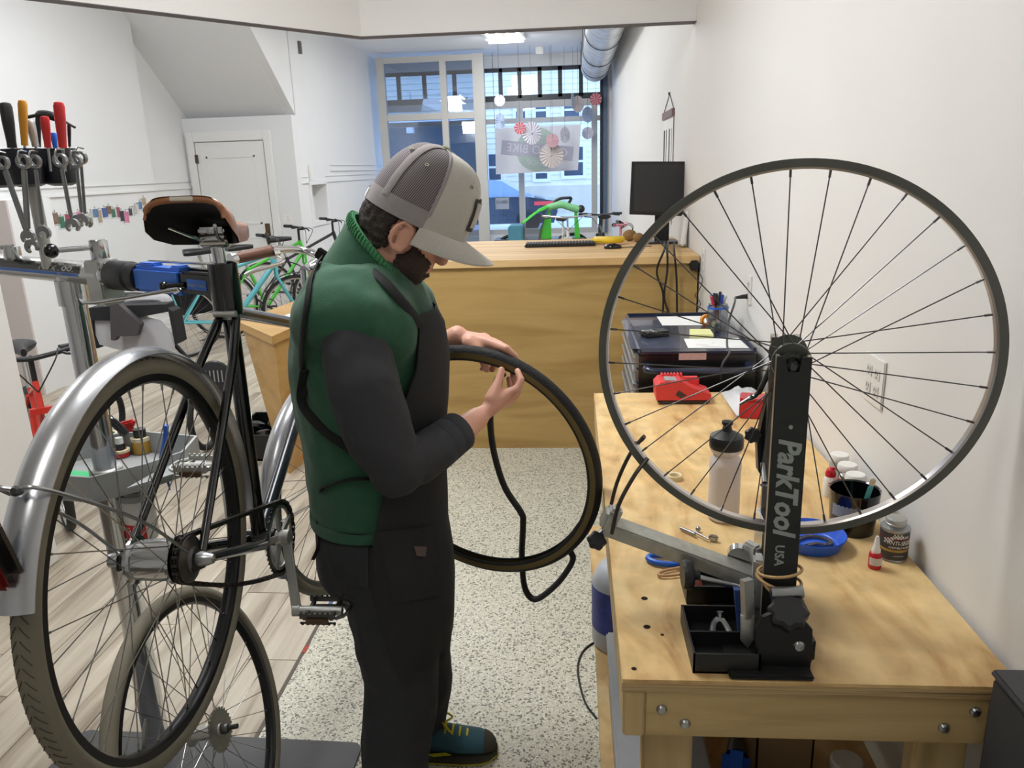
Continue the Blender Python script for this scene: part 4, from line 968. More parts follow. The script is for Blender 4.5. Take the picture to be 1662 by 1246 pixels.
for (x, y, z, p, r), l in zip(LIGHTS, labs): fixture(x, y, z + (3.0 - 2.93 if y < 4.7 else ZC - 3.36), l)
sd = ony(876, 98, 13.2)
solo('ceiling_sensor', MB().bb(sd.x - .06, sd.x + .06, 13.15, 13.25, ZC - .11, ZC, .01), 'white_plastic', 'small white box on the ceiling in front of the transom', 'sensor')
mk = onx(486, 77, XL2 + .01); solo('wall_hook', MB().bb(XL2, XL2 + .03, mk.y - .03, mk.y + .03, mk.z - .07, mk.z + .07), 'trim_dark', 'small dark hook high on the showroom wall', 'hook')
th = onx(503, 279, XL2); solo('thermostat', MB().bb(XL2, XL2 + .03, th.y - .06, th.y + .06, th.z - .11, th.z + .09, .008), 'white_plastic', 'white thermostat above the wall niche', 'thermostat')

# ------------------------------------------------------------------ banner, sign and paper fans by the shop window
YBN = 13.6
bq = [ony(803, 208, YBN), ony(943, 202, YBN), ony(938, 276, YBN), ony(805, 283, YBN)]
ban = thing('banner', 'white shop banner hanging in the window, lettering seen from behind', 'banner', (bq[3] + bq[2]) / 2)
part('cloth', MB().prism(bq, (0, .01, 0)), mat('banner_cloth', (214, 216, 226), .8, var=.02), ban, 0)
mat('banner_green', (172, 190, 184), .8); mat('banner_grey', (174, 174, 190), .8); mat('banner_letter', (206, 206, 218), .8)
bcn = (bq[0] + bq[1] + bq[2] + bq[3]) / 4; bw = (bq[1] - bq[0]).length; bh = (bq[0] - bq[3]).length
bx_ = (bq[1] - bq[0]).normalized(); bz_ = V((0, 0, 1))
ring_ = [bcn + V((0, -.006, 0)) + bx_ * (bh * .47 * math.cos(t * PI / 24)) + bz_ * (bh * .47 * math.sin(t * PI / 24)) for t in range(48)]
for hx in (0, 1):
    part('hanging_cord', MB().cyl(bq[hx], V((bq[hx].x, YBN + .005, ZC - .001)), .004, seg=6), 'print_ink', ban)
part('emblem_disc', MB().prism(ring_, (0, .004, 0)), 'banner_green', ban, 0)
tl_ = (bx_ - bz_ * .13).normalized(); tu = V((0, -1, 0)).cross(tl_) * -1
if tu.z < 0: tu = -tu
o_ = bcn + V((0, -.009, 0))
part('emblem_bar', MB().prism([o_ - tl_ * bw * .42 + tu * bh * .13, o_ + tl_ * bw * .42 + tu * bh * .13, o_ + tl_ * bw * .42 - tu * bh * .17, o_ - tl_ * bw * .42 - tu * bh * .17], (0, .003, 0)), 'banner_grey', ban, 0)
part('lettering', text_mb('CHICO BIKE', bh * .26, o_ + V((0, -.003, 0)) - tu * bh * .02, -tl_, tu, .001, sx=.98), 'banner_letter', ban, 0)
part('lettering', text_mb('THE', bh * .16, o_ + tu * bh * .27 + V((0, -.003, 0)), -tl_, tu, .001), 'banner_letter', ban, 0)
part('lettering', text_mb('SHOP', bh * .17, o_ - tu * bh * .29 + V((0, -.003, 0)), -tl_, tu, .001), 'banner_letter', ban, 0)
cs = ony(815, 330, YW + .02)
sg = thing('closed_sign', 'small white CLOSED sign hanging in the shop window', 'sign', cs)
part('board', MB().box(cs, (.24, .01, .20)), 'window_frame_beige', sg, 0)
part('face', MB().box(cs + V((0, -.006, 0)), (.22, .004, .18)), mat('sign_face', (178, 186, 200), .6), sg, 0)
part('lettering', text_mb('CLOSED', .072, cs + V((0, -.009, .02)), (1, 0, 0), (0, 0, 1), .001, sx=.8, bold=.001), 'print_ink', sg, 0)
part('lettering', text_mb('please come again', .022, cs + V((0, -.009, -.04)), (1, 0, 0), (0, 0, 1), .0005), 'print_ink', sg, 0) if False else None
mat('fan_white', (200, 198, 210), .8); mat('fan_red', (186, 84, 92), .8); mat('fan_blue', (168, 184, 212), .8); mat('fan_pink', (196, 158, 168), .8); mat('fan_grey', (166, 160, 172), .8); mat('fan_cream', (196, 186, 186), .8)
def fan(px, py, r_px, yaw, mt, label, Y=13.0):
    c = ony(px, py, Y); r = r_px * Y * 1.0 / 1241
    t = thing('paper_fan', label, 'paper fan', c - V((0, 0, r)), 'paper fans hanging in the shop window')
    n = 20; ca, sa = math.cos(yaw), math.sin(yaw); ax = V((ca, sa, 0)); nn = V((sa, -ca, 0))
    for k in range(n):
        a0, a1 = 2 * PI * k / n, 2 * PI * (k + 1) / n; am = (a0 + a1) / 2
        d0, dm, d1 = [ax * math.cos(a) + V((0, 0, 1)) * math.sin(a) for a in (a0, am, a1)]
        w = .05 * r; cen = c
        m2 = mt if (mt != 'fan_red' or k % 2) else 'fan_pink'
        part('pleat', MB().prism([cen + nn * w * .3, cen + d0 * r - nn * w, cen + dm * r + nn * w], nn * -.004).prism([cen + nn * w * .3, cen + dm * r + nn * w, cen + d1 * r - nn * w], nn * -.004), m2, t, 0)
    part('centre', MB().lathe([(r * .09, 0), (0, .01)], c + nn * .01, nn, 10), 'fan_grey', t)
    part('string', MB().cyl(c + V((0, 0, r * .1)), V((c.x, c.y, ZC - .001)), .002, seg=4), 'print_ink', t)
for i_, a in enumerate(((811, 163, 8.5, .3, 'fan_white', 'pale paper fan hanging at top left of the banner'), (812, 197, 12, 1.0, 'fan_blue', 'pale blue paper fan turned sideways left of the banner'), (844, 208, 9, 0, 'fan_red', 'red and white striped paper fan over the banner'),
          (863, 216, 17, .6, 'fan_white', 'pale paper fan right of the red fan over the banner'), (897, 228, 10, .2, 'fan_pink', 'small dusty pink paper fan behind the largest fan'), (895, 252, 18.5, .1, 'fan_cream', 'largest cream paper fan in the middle of the banner'),
          (917, 219, 12, .9, 'fan_white', 'greyish paper fan near the right end of the banner'), (930, 163, 11, 1.35, 'fan_blue', 'narrow edge-on blue paper fan at the top right'), (938, 169, 12, .7, 'fan_cream', 'cream paper fan beside the edge-on blue fan'),
          (967, 161, 9, .1, 'fan_red', 'red and white striped paper fan near the window jamb'), (954, 186, 11.5, .7, 'fan_blue', 'pale blue paper fan under the cream one on the right'), (954, 216, 9, .2, 'fan_white', 'lowest pale paper fan on the right'))):
    fan(*a, Y=13.78 + .04 * (i_ - 10) if i_ >= 9 else 12.6 + .10 * i_)
# ------------------------------------------------------------------ bicycle clamped in the repair stand
mat('tyre_grey', (118, 112, 96), .75, var=.12, scale=14)
mat('tread_line', (74, 68, 58), .8)
mat('rim_black', (24, 24, 26), .35, .3, var=.1)
mat('frame_black', (14, 14, 16), .22, .1, var=.05, coat=.6)
mat('tube_grey', (52, 54, 60), .25, .4, coat=.4)
mat('spoke_steel', (150, 148, 144), .25, 1)
mat('leather', (150, 98, 62), .45, var=.12, scale=20, coat=.2)
mat('saddle_under', (24, 20, 20), .6)
mat('fender_alu', (196, 198, 202), .26, .95, var=.05, scale=10)
BN = V((.9992, .033, .01)).normalized(); BC = V((-.705, 1.119, .998))
def bk(y, z, off=0.0): return V((-.705 - (y - 1.119) * .033 - (z - .998) * .01 + off, y, z))
bike = thing('bicycle', 'black steel bicycle with aluminium mudguards hanging in the repair stand', 'bicycle', bk(1.6, .65))
BBp = bk(1.535, .825); RA = bk(1.119, .998)
S0, S1 = bk(1.548, 1.36), bk(1.53, 1.50)
H0t, H1t = bk(2.070, 1.245), bk(2.084, 1.085)
part('seat_tube', MB().cyl(BBp, S0, .0165).cyl(BBp - BN * .036, BBp + BN * .036, .02), 'frame_black', bike)
part('seat_post', MB().cyl(S0 - (S1 - S0) * .3, S1, .0135), 'chrome', bike)
part('seat_collar', MB().lathe([(.021, -.012), (.022, 0), (.021, .012)], bk(1.549, 1.345), (S1 - S0), 18).cyl(bk(1.52, 1.345, -.022), bk(1.52, 1.345, .025), .007), 'alu', bike)
part('top_tube', MB().cyl(bk(1.552, 1.345), bk(2.068, 1.207), .0145), 'tube_grey', bike)
part('down_tube', MB().cyl(BBp, bk(2.082, 1.112), .0165), 'tube_grey', bike)
part('head_tube', MB().cyl(H0t, H1t, .019).lathe([(.023, -.012), (.023, .012)], H0t, H0t - H1t, 18).lathe([(.023, -.012), (.023, .012)], H1t, H0t - H1t, 18), 'frame_black', bike)
for s in (-1, 1):
    dr_ = bk(1.135, .99, s * .066)
    part('seat_stay', MB().tube([bk(1.535, 1.335, s * .018), bk(1.45, 1.26, s * .034), dr_], [.0095, .0095, .0075], 12), 'frame_black', bike)
    part('chain_stay', MB().tube([BBp + BN * s * .02 + V((0, -.01, 0)), bk(1.44, .857, s * .045), dr_ + V((0, .01, -.004))], [.012, .012, .0085], 12), 'tube_grey' if s > 0 else 'frame_black', bike)
    part('dropout', MB().box(bk(1.13, .992, s * .066), (.007, .05, .034), Matrix.Rotation(-.3, 3, 'X'), .003), 'steel_dark', bike)
part('axle_nut', MB().cyl(bk(1.119, .998, -.085), bk(1.119, .998, .085), .005).lathe([(.012, .068), (.013, .074), (.012, .084), (.008, .096), (0, .098)], RA, BN, 14).lathe([(.012, -.068), (.013, -.074), (.012, -.084), (0, -.086)], RA, BN, 14), 'steel', bike)
# rear wheel
def full_wheel(parent, C, n, spokes, hub_prof, hub_mat, tyre_r=.345, tw=.036, rim_mat='rim_black', tyre_mat='tyre_grey', phase=0.0, cross=3.0, fl=(.034, .034), rfl=.04):
    n = V(n).normalized(); a = V((0, 0, 1)) if abs(n.z) < .9 else V((1, 0, 0)); x = (a - n * a.dot(n)).normalized()
    M = frame(C, x, n.cross(x), n)
    w = part('wheel', MB().ring(C, n, rim_prof(.318, .300, .024), 96), rim_mat, parent)
    part('wheel_tyre', MB().ring(C, n, tyre_prof(.311, tyre_r, tw), 96), tyre_mat, w)
    part('hub', MB().lathe(hub_prof, C, n, 28), hub_mat, w)
    make_spokes(w, M @ Matrix.Rotation(phase, 4, 'Z'), spokes, rfl, fl, .301, cross, .001, 'spoke_steel')
    return w
igh = [(0, -.05), (.012, -.05), (.014, -.045), (.040, -.042), (.041, -.036), (.034, -.034), (.035, -.02), (.036, .01), (.035, .028), (.041, .030), (.041, .036), (.028, .040), (0, .040)]
rw_ = full_wheel(bike, RA, BN, 36, igh, 'chrome', fl=(.033, .038))
trd = MB()
for k in range(120):
    a = 2 * PI * k / 120
    for s in (-1, 1):
        pts = []
        for j in range(4):
            aa = a + j * .016; wv = s * (.002 + j * .0034); rr = .328 + .017 * math.sqrt(1 - (wv / .018) ** 2) + .0001
            dd_ = V((0, math.cos(aa), math.sin(aa))); dd_ = (dd_ - BN * dd_.dot(BN)).normalized(); pts.append(RA + dd_ * rr + BN * wv)
        trd.tube(pts, .0009, 4)
t_ = part('tread_grooves', trd, 'tread_line', rw_); t_['kind'] = 'stuff'
part('lettering', (lambda m: (setattr(m, 'v', [RA + (V((0, -math.sin(-.35 - q.x / .332), -math.cos(-.35 - q.x / .332))) * (.332 - q.y)) + BN * (.0172 + q.z) + V((-.033 * -math.sin(-.35 - q.x / .332) * .332, 0, 0)) for q in m.v]), m)[1])(text_mb('MARATHON CLASSIC', .013, (0, 0, 0), (1, 0, 0), (0, 1, 0), .0004)), 'tread_line', rw_, 0)
part('lettering', (lambda m: (setattr(m, 'v', [RA + (V((0, math.cos(.40 - q.x / .305), math.sin(.40 - q.x / .305))) * (.3085 + q.y)) + BN * (.0122 + q.z) for q in m.v]), m)[1])(text_mb('BHSP', .012, (0, 0, 0), (1, 0, 0), (0, 1, 0), .0003)), 'white_plastic', rw_, 0) if False else None
# sprocket, chainring, chain
def gear(c, n, r, teeth, t, holes=None):
    n = V(n).normalized(); B3 = basis(n, (0, 0, 1)); pts = []
    for k in range(teeth * 4):
        a = 2 * PI * k / (teeth * 4); rr = r + (.0035 if k % 4 in (1, 2) else -.0015); pts.append(V(c) + B3 @ V((rr * math.cos(a), rr * math.sin(a), -t / 2)))
    return MB().prism(pts, n * t)
GC = RA + BN * .048; RC = BBp + BN * .048
part('sprocket', gear(GC, BN, .038, 18, .003).lathe([(.040, .006), (.040, .009), (.030, .012), (.022, .013), (.018, .018), (0, .018)], GC, BN, 24), 'steel_dark', bike)
rg = MB().ring(RC, BN, [(.072, .0015), (.072, -.0015), (.081, -.0015), (.081, .0015)], 64)
for k in range(44):
    a = 2 * PI * k / 44; d = V((0, math.cos(a), math.sin(a))); d = (d - BN * d.dot(BN)).normalized(); rg.beam(RC + d * .080, RC + d * .0855, .003, .004, BN)
ringp = part('chainring', rg, 'steel_dark', bike)
sp_ = MB().lathe([(.016, -.008), (.018, 0), (.016, .008), (0, .010)], RC, BN, 20).ring(RC, BN, [(.066, .002), (.066, -.002), (.073, -.002), (.073, .002)], 48)
for k in range(5):
    a = 2 * PI * k / 5 + .3; d = V((0, math.cos(a), math.sin(a))); sp_.beam(RC + d * .01, RC + d * .070, .014, .006, BN)
part('spider', sp_, 'alu', ringp)
def chain_pts():
    pts = []; d = (RC - GC); d.normalize(); up = BN.cross(d); 
    if up.z < 0: up = -up
    R1, R2 = .0385, .0825; L = (RC - GC).length; th = math.asin((R2 - R1) / L)
    def pt(c, r, ang): return c + d * (r * math.cos(ang)) + up * (r * math.sin(ang))
    a_t = PI / 2 + th
    N = 60
    top0, top1 = pt(GC, R1, a_t), pt(RC, R2, a_t); b0, b1 = pt(RC, R2, -a_t), pt(GC, R1, -a_t)
    for k in range(N): pts.append(top0.lerp(top1, k / N))
    for k in range(20): pts.append(pt(RC, R2, a_t - 2 * a_t * k / 20))
    for k in range(N):
        u = k / N; pts.append(b0.lerp(b1, u) - up * (.012 * math.sin(PI * u)))
    for k in range(12): pts.append(pt(GC, R1, -a_t - (2 * PI - 2 * a_t) * k / 12))
    return pts
cp = chain_pts(); 
# resample to half-inch pitch
tot = [0]
for a, b in zip(cp, cp[1:] + cp[:1]): tot.append(tot[-1] + (b - a).length)
nlk = int(round(tot[-1] / .0127)); rs = []
for k in range(nlk):
    t = tot[-1] * k / nlk; i = 0
    while tot[i + 1] < t: i += 1
    rs.append(cp[i].lerp(cp[(i + 1) % len(cp)], (t - tot[i]) / max(1e-9, tot[i + 1] - tot[i])))
chain_me = []
for w in (.0045, .0032):
    l = MB()
    for s in (-1, 1):
        n_ = 10; poly = [V((.0064 * 0 + (-.0063 if abs(k - n_ / 2) < n_ / 4 else .0063) + .0042 * math.cos(2 * PI * k / n_), .0042 * math.sin(2 * PI * k / n_), s * w)) for k in range(n_)]
        l.prism(poly, V((0, 0, .0011 * s)))
    l.cyl((-.0063, 0, -w - .001), (-.0063, 0, w + .001), .0038, seg=8)
    me = l.mesh('chain_link', 30); me.materials.append(mat('chain_steel', (72, 68, 64), .4, .9, var=.2, scale=80) if 'chain_steel' not in MATS else MATS['chain_steel']); chain_me.append(me)
chain = part('chain', MB().tube(rs, .0012, 4, closed=True), 'chain_steel', bike)
ci = wmat(chain).inverted()
for k in range(nlk):
    a, b = rs[k], rs[(k + 1) % nlk]; x_ = (b - a).normalized(); y_ = BN.cross(x_).normalized()
    o = bpy.data.objects.new('link', chain_me[k % 2]); COL.objects.link(o); o.parent = chain; o.matrix_parent_inverse = ci; o.matrix_basis = frame((a + b) / 2, x_, y_, x_.cross(y_))
# cranks and pedals
def crank(s, end):
    a = BBp + BN * s * .062; e = V(end)
    c = part('crank_arm', MB().beam(a, e, .012, .022, (s, 0, 0), bev=.004).lathe([(.017, -.008), (.018, .008), (.010, .012), (0, .012)], a, BN * s, 18).lathe([(.013, -.008), (.013, .008)], e, BN * s, 16), 'alu', bike)
    pc_ = e + V((s * .058, 0, 0))
    p = MB().cyl(e, e + V((s * .105, 0, 0)), .0105, seg=12)
    pd = part('pedal', p, 'alu', bike)
    cg = MB()
    for yy, zz in ((-.036, 0), (.036, 0)):
        cg.beam(e + V((s * .02, yy, .008)), e + V((s * .10, yy, .008)), .003, .012).beam(e + V((s * .02, yy, -.008)), e + V((s * .10, yy, -.008)), .003, .004)
        for k in range(7): cg.box(e + V((s * (.025 + k * .012), yy, .016)), (.005, .003, .006)).box(e + V((s * (.025 + k * .012), yy, -.010)), (.005, .003, .006))
    cg.tube(bez([e + V((s * .10, -.036, .004)), e + V((s * .118, -.02, .004)), e + V((s * .120, .02, .004)), e + V((s * .10, .036, .004))], 12), .004, 6)
    for xx in (.03, .09): cg.beam(e + V((s * xx, -.036, .002)), e + V((s * xx, .036, .002)), .008, .008)
    part('pedal_cage', cg, 'steel_dark' if s > 0 else 'alu', pd)
    part('reflector', MB().box(e + V((s * .06, -.040, -.002)), (.05, .006, .012)), mat('amber', (74, 54, 34), .3) if s > 0 else 'amber', pd)
crank(1, bk(1.475, .676, .088)); crank(-1, bk(1.595, .974, -.088))
# mudguards
def fender(parent, C, n, a0, a1, r=.362, w=.027):
    prof = [(r + .008 * math.cos(t) - .004 if False else r - .012 * (abs(t) / 1.0) ** 2.2, w * t) for t in (-1, -.8, -.5, -.2, .2, .5, .8, 1)]
    pin = [(a - .0015, b) for a, b in reversed(prof)]
    return MB().ring(C, n, prof + pin, 72, a0, a1, (0, 1, 0))
part('rear_mudguard', fender(bike, RA, BN, math.radians(-12), math.radians(162)), 'fender_alu', bike)
fe = bk(.851, 1.242)
part('mudguard_stay', MB().tube(bez([RA + BN * .06 + V((0, -.005, .012)), bk(1.0, 1.13, .052), fe + V((.032, 0, .002)), fe + V((0, -.012, .008)), fe + V((-.032, 0, .002)), bk(1.0, 1.13, -.052), RA - BN * .06 + V((0, -.005, .012))], 42), .0028, 8), 'steel', bike)
part('stay_bolt', MB().lathe([(.006, 0), (.007, .008), (.004, .011), (0, .011)], fe + V((.0, -.008, .004)), (0, -.9, .4), 12), 'steel_dark', bike)
tl0 = bk(.800, 1.20)
part('tail_light', MB().box(tl0 + V((-.004, -.018, -.004)), (.05, .03, .095), Matrix.Rotation(.25, 3, 'X'), .012), mat('light_black', (30, 26, 26), .3), bike)
part('tail_lens', MB().box(tl0 + V((-.004, -.032, -.03)), (.040, .012, .05), Matrix.Rotation(.25, 3, 'X'), .006), mat('lens_red', (110, 24, 26), .2), bike)
# front wheel, steered to the right
FA = bk(2.140, .705); sa = math.radians(14.5); FN = Matrix.Rotation(-sa, 3, 'Z') @ BN
fx = Matrix.Rotation(-sa, 3, 'Z') @ V((0, 1, 0))
full_wheel(bike, FA, FN, 32, [(0, -.045), (.008, -.045), (.022, -.036), (.022, -.032), (.013, -.028), (.013, .028), (.022, .032), (.022, .036), (.008, .045), (0, .045)], 'alu', rfl=.021, fl=(.034, .034))
fp = MB().ring(FA, FN, [(.362 - .012 * abs(t) ** 2.2, .027 * t) for t in (-1, -.8, -.5, -.2, .2, .5, .8, 1)] + [(.3605 - .012 * abs(t) ** 2.2, .027 * t) for t in (1, .8, .5, .2, -.2, -.5, -.8, -1)], 60, math.radians(45), math.radians(205), fx)
part('front_mudguard', fp, 'fender_alu', bike)
part('mudguard_stay', MB().cyl(FA + FN * .05, FA - fx * .355 + V((0, 0, .02)) + FN * .025, .0022, seg=6).cyl(FA - FN * .05, FA - fx * .355 + V((0, 0, .02)) - FN * .025, .0022, seg=6), 'steel', bike)
for s in (-1, 1):
    part('fork_blade', MB().tube(bez([H1t + FN * s * .03 + V((0, 0, -.03)), H1t + FN * s * .045 + V((0, .005, -.2)), FA + FN * s * .05], 14), [.012] * 10 + [.010, .009, .008, .0075, .007], 10), 'frame_black', bike)
part('fork_crown', MB().cyl(H1t + V((0, 0, .0)), H1t + V((0, 0, -.03)), .017).beam(H1t + FN * .04 + V((0, 0, -.03)), H1t - FN * .04 + V((0, 0, -.03)), .024, .02), 'frame_black', bike)
hc = H0t + V((0, .03, .12))
part('stem', MB().cyl(H0t, H0t + V((0, 0, .12)), .011).cyl(H0t + V((0, 0, .118)), hc, .013), 'chrome', bike)
gl, gf = V((-.965, 2.13, 1.393)), V((-.893, 2.245, 1.403))
part('handlebar', MB().tube(bez([gf, V((-.862, 2.29, 1.402)), V((-.815, 2.32, 1.392)), V((-.76, 2.27, 1.375)), hc, V((-.66, 2.18, 1.38)), V((-.56, 2.19, 1.40)), V((-.52, 2.12, 1.40)), V((-.50, 1.99, 1.39))], 48), .0112, 12), 'chrome', bike)
part('grip', MB().tube([gl, gl.lerp(gf, .1), gf.lerp(gl, .1), gf], [.016, .0165, .0165, .016], 14), mat('grip_leather', (98, 62, 46), .5, var=.15, scale=40), bike)
part('grip_ring', MB().lathe([(.018, -.008), (.019, 0), (.018, .01)], gl, gf - gl, 16).lathe([(.019, -.004), (.019, .012)], gf, gf - gl, 16), 'chrome', bike)
part('grip', MB().tube([V((-.50, 1.99, 1.39)), V((-.49, 1.87, 1.38))], .016, 12), 'grip_leather', bike)
part('brake_lever', MB().tube(bez([ony(444, 412, 2.24), ony(462, 423, 2.24), ony(440, 432, 2.2), ony(412, 440, 2.16), ony(398, 447, 2.14)], 20), [.008] * 5 + [.006] * 16, 8, flat=.5).lathe([(.017, -.01), (.017, .01)], ony(445, 410, 2.245), gf - gl, 14), 'chrome', bike)
part('brake_cable', MB().tube(bez([ony(462, 424, 2.24), ony(480, 428, 2.25), ony(495, 440, 2.2), bk(2.08, 1.28, .02)], 16), .0025, 6), 'black_plastic', bike)
# saddle: leather shell over a black underside
sr = V((-.716, 1.405, ony(318, 318, 1.405).z)); sn = V((-.731, 1.695, ony(402, 362, 1.695).z))
ax_s = (sn - sr); Ls = ax_s.length; ax_s.normalize(); rt_s = ax_s.cross(V((0, 0, 1))).normalized(); up_s = rt_s.cross(ax_s)
def saddle_shell(inset, drop, cap):
    rows = []
    for t, w, dp in ((-.02, .060, .012), (.0, .076, .040), (.06, .083, .058), (.16, .082, .066), (.30, .068, .066), (.42, .046, .060), (.55, .028, .054), (.72, .020, .048), (.90, .017, .040), (.99, .012, .030), (1.02, .006, .018)):
        c = sr + ax_s * (Ls * t) + up_s * (-.010 * math.sin(min(1, max(0, t)) * PI)); row = []
        for k in range(17):
            u = -1 + 2 * k / 16; x_ = (w - inset) * math.sin(u * PI / 2); 
            z_ = -drop - (dp - inset) * (abs(u) ** 3.2)
            row.append(c + rt_s * x_ + up_s * z_)
        rows.append(row)
    return rows
ra_ = saddle_shell(0, 0, 1); rb__ = saddle_shell(.0035, .0045, 1)
mo_ = MB().loft(ra_, caps=False, closed=False)
mi_ = MB().loft(rb__, caps=False, closed=False)
n0 = len(ra_); edge = MB()
part('saddle', mo_, 'leather', bike)
sad_o = [o for o in bike.children if o.name.startswith('saddle')][-1]
part('saddle_underside', mi_, 'saddle_under', sad_o)
part('saddle_plate', MB().box(sr + up_s * -.006 - ax_s * .008, (.044, .003, .0085), basis(-ax_s, (1, 0, 0)) @ Matrix.Rotation(PI / 2, 3, 'X'), .003), mat('plate_tin', (214, 206, 190), .4, .5), sad_o)
cant = bez([sr + rt_s * (.074 * math.sin(u * PI / 2)) + up_s * (-.006 - .036 * abs(u) ** 3.2) for u in (-1, -.75, -.5, -.25, 0, .25, .5, .75, 1)], 32)
part('saddle_cantle', MB().tube(cant, [.003] * 3 + [.0062] * (len(cant) - 6) + [.003] * 3, 10), 'leather', sad_o)
rl = MB()
for s in (-1, 1): rl.tube(bez([sr + rt_s * s * .045 + up_s * -.05 + ax_s * .03, sr + rt_s * s * .022 + up_s * -.062 + ax_s * .1, sr + rt_s * s * .022 + up_s * -.062 + ax_s * .17, sn + up_s * -.035 - ax_s * .02], 16), .0036, 8)
part('saddle_rail', rl, 'chrome', sad_o)
part('saddle_clamp', MB().lathe([(.016, -.03), (.02, -.026), (.02, .026), (.016, .03)], S1 + V((0, 0, .0)), BN, 18).box(S1 + V((0, 0, .016)), (.055, .04, .014), None, .004), 'chrome', bike)

# ------------------------------------------------------------------ repair stand
PX, PY = -1.217, 1.772
stand = thing('repair_stand', 'chrome bicycle repair stand with blue clamp holding the black bicycle', 'repair stand', (PX, PY, 0))
bm2 = bmesh.new(); 
plate = []
for (cx, cy, a0) in ((-.655, 1.80, 0), (-1.47, 1.82, 90), (-1.50, 1.16, 180), (-.66, 1.14, 270)):
    for k in range(5):
        a = math.radians(a0 + k * 22.5); plate.append(V((cx + .03 * math.cos(a), cy + .03 * math.sin(a), 0)))
part('base_plate', MB().prism(plate, (0, 0, .012)), mat('plate_grey', (84, 84, 86), .6, .2, var=.08, scale=10), stand, 0)
part('lower_post', MB().cyl((PX, PY, .012), (PX, PY, .90), .034, seg=24), 'chrome', stand)
part('upper_post', MB().cyl((PX, PY, .88), (PX, PY, 1.40), .0285, seg=24), 'chrome', stand)
part('post_collar', MB().lathe([(.036, 0), (.040, .004), (.040, .04), (.036, .044)], (PX, PY, .86), seg=24), 'alu', stand)
ad_ = (V((-.725, 1.548, 1.402)) - V((PX, PY, 1.412))); AL = ad_.length; ad_.normalize(); an_ = V((ad_.y, -ad_.x, 0)).normalized()
J = V((-.725, 1.548, 1.402))
def ar(d, up=0, f=0): return J - ad_ * d + V((0, 0, up)) + an_ * f
part('arm_tube', MB().cyl(ar(.40), ar(.84), .0285, seg=28), mat('arm_silver', (206, 206, 206), .32, .85, var=.04), stand)
part('arm_sleeve', MB().cyl((PX, PY, 1.33), (PX, PY, 1.39), .035, seg=24), 'chrome', stand)
part('clamp_block', MB().beam(ar(.405, -.070), ar(.405, .034), .056, .058, ad_, bev=.004), 'alu', stand)
part('cam_head', MB().lathe([(.019, 0), (.020, .004), (.020, .042), (.018, .046), (0, .046)], ar(.405, .034), (0, 0, 1), 20), 'chrome', stand)
bl = ony(83, 407, 1.66)
part('cam_lever', MB().cyl(ar(.41, .062), bl, .006), 'chrome', stand)
part('lever_ball', MB().sphere(bl, .0165), 'black_gloss', stand)
part('silver_ring', MB().lathe([(.030, -.012), (.034, 0), (.030, .012)], ar(.375), ad_, 28), 'chrome', stand)
part('black_collar', MB().lathe([(.030, -.058), (.034, -.050), (.034, .014), (.029, .018), (.032, .024), (.032, .050)], ar(.315), ad_, 28), 'black_plastic', stand)
part('blue_clamp_body', MB().beam(ar(.270), ar(.112), .046, .058, (0, 0, 1), bev=.008).beam(ar(.255, .031), ar(.205, .031), .028, .010, bev=.003).beam(ar(.15, .030), ar(.118, .030), .028, .008, bev=.003), mat('clamp_blue', (58, 112, 206), .35, var=.04), stand)
part('jaw_arm', MB().beam(ar(.125), ar(.01), .036, .048, (0, 0, 1), bev=.005), 'black_gloss', stand)
part('jaw', MB().lathe([(.018, -.066), (.030, -.062), (.031, 0), (.030, .046), (.018, .050)], J, (0, 0, 1), 20), 'black_gloss', stand)
part('decal', MB().beam(ar(.095, -.002, .0184), ar(.035, -.002, .0184), .0012, .022), 'clamp_blue', stand, 0, 'blue decal on the black jaw')
part('lettering', text_mb('PARK TOOL', .010, ar(.065, -.004, .0194), ad_, (0, 0, 1), .0003), 'lettering_grey', stand, 0)
part('jaw_knob', MB().sphere(ar(.150, -.008, .034), .011).cyl(ar(.150, -.008, .034), ar(.10, -.004, .02), .006), 'black_gloss', stand)
part('jaw_rod', MB().cyl(ar(.25, .036, -.012), ar(.02, .040, -.012), .003).cyl(ar(.12, .027, -.012), ar(.02, .027, -.012), .003), 'chrome', stand)
dcl = MB(); R_ = .0292
def on_arm(d, ang, r=R_): return ar(d) + an_ * (r * math.cos(ang)) + V((0, 0, 1)) * (r * math.sin(ang))
def arm_patch(d0, d1, a0, a1, r):
    rows = [[on_arm(d, a0 + (a1 - a0) * k / 8, r) for k in range(9)] for d in (d0, d1)]
    return MB().loft(rows, caps=False, closed=False)
part('decal', arm_patch(.452, .80, .05, .85, .0290), 'black_gloss', stand, 40, 'black decal with silver lettering')
part('decal', arm_patch(.46, .80, -.22, .03, .0290), 'clamp_blue', stand, 40, 'blue decal stripe')
tt_ = text_mb('ParkTool', .026, (0, 0, 0), (1, 0, 0), (0, 1, 0), .0003, shear=.25, sx=1.45, bold=.0006)
tt_.v = [on_arm(.545 - q.x, .45 + q.y / .029, .0292 + q.z) for q in tt_.v]; part('lettering', tt_, 'alu', stand, 0)
tt_ = text_mb('PRS-2', .008, (0, 0, 0), (1, 0, 0), (0, 1, 0), .0003); tt_.v = [on_arm(.53 - q.x, -.1 + q.y / .029, .0292 + q.z) for q in tt_.v]; part('lettering', tt_, 'alu', stand, 0)
# second clamp unit towards the left
part('cam_head', MB().lathe([(.019, 0), (.020, .004), (.020, .030), (0, .030)], ony(22, 420, 1.82), (0, 0, 1), 18).cyl(ony(22, 400, 1.82), ony(-20, 402, 1.80), .006), 'chrome', stand)
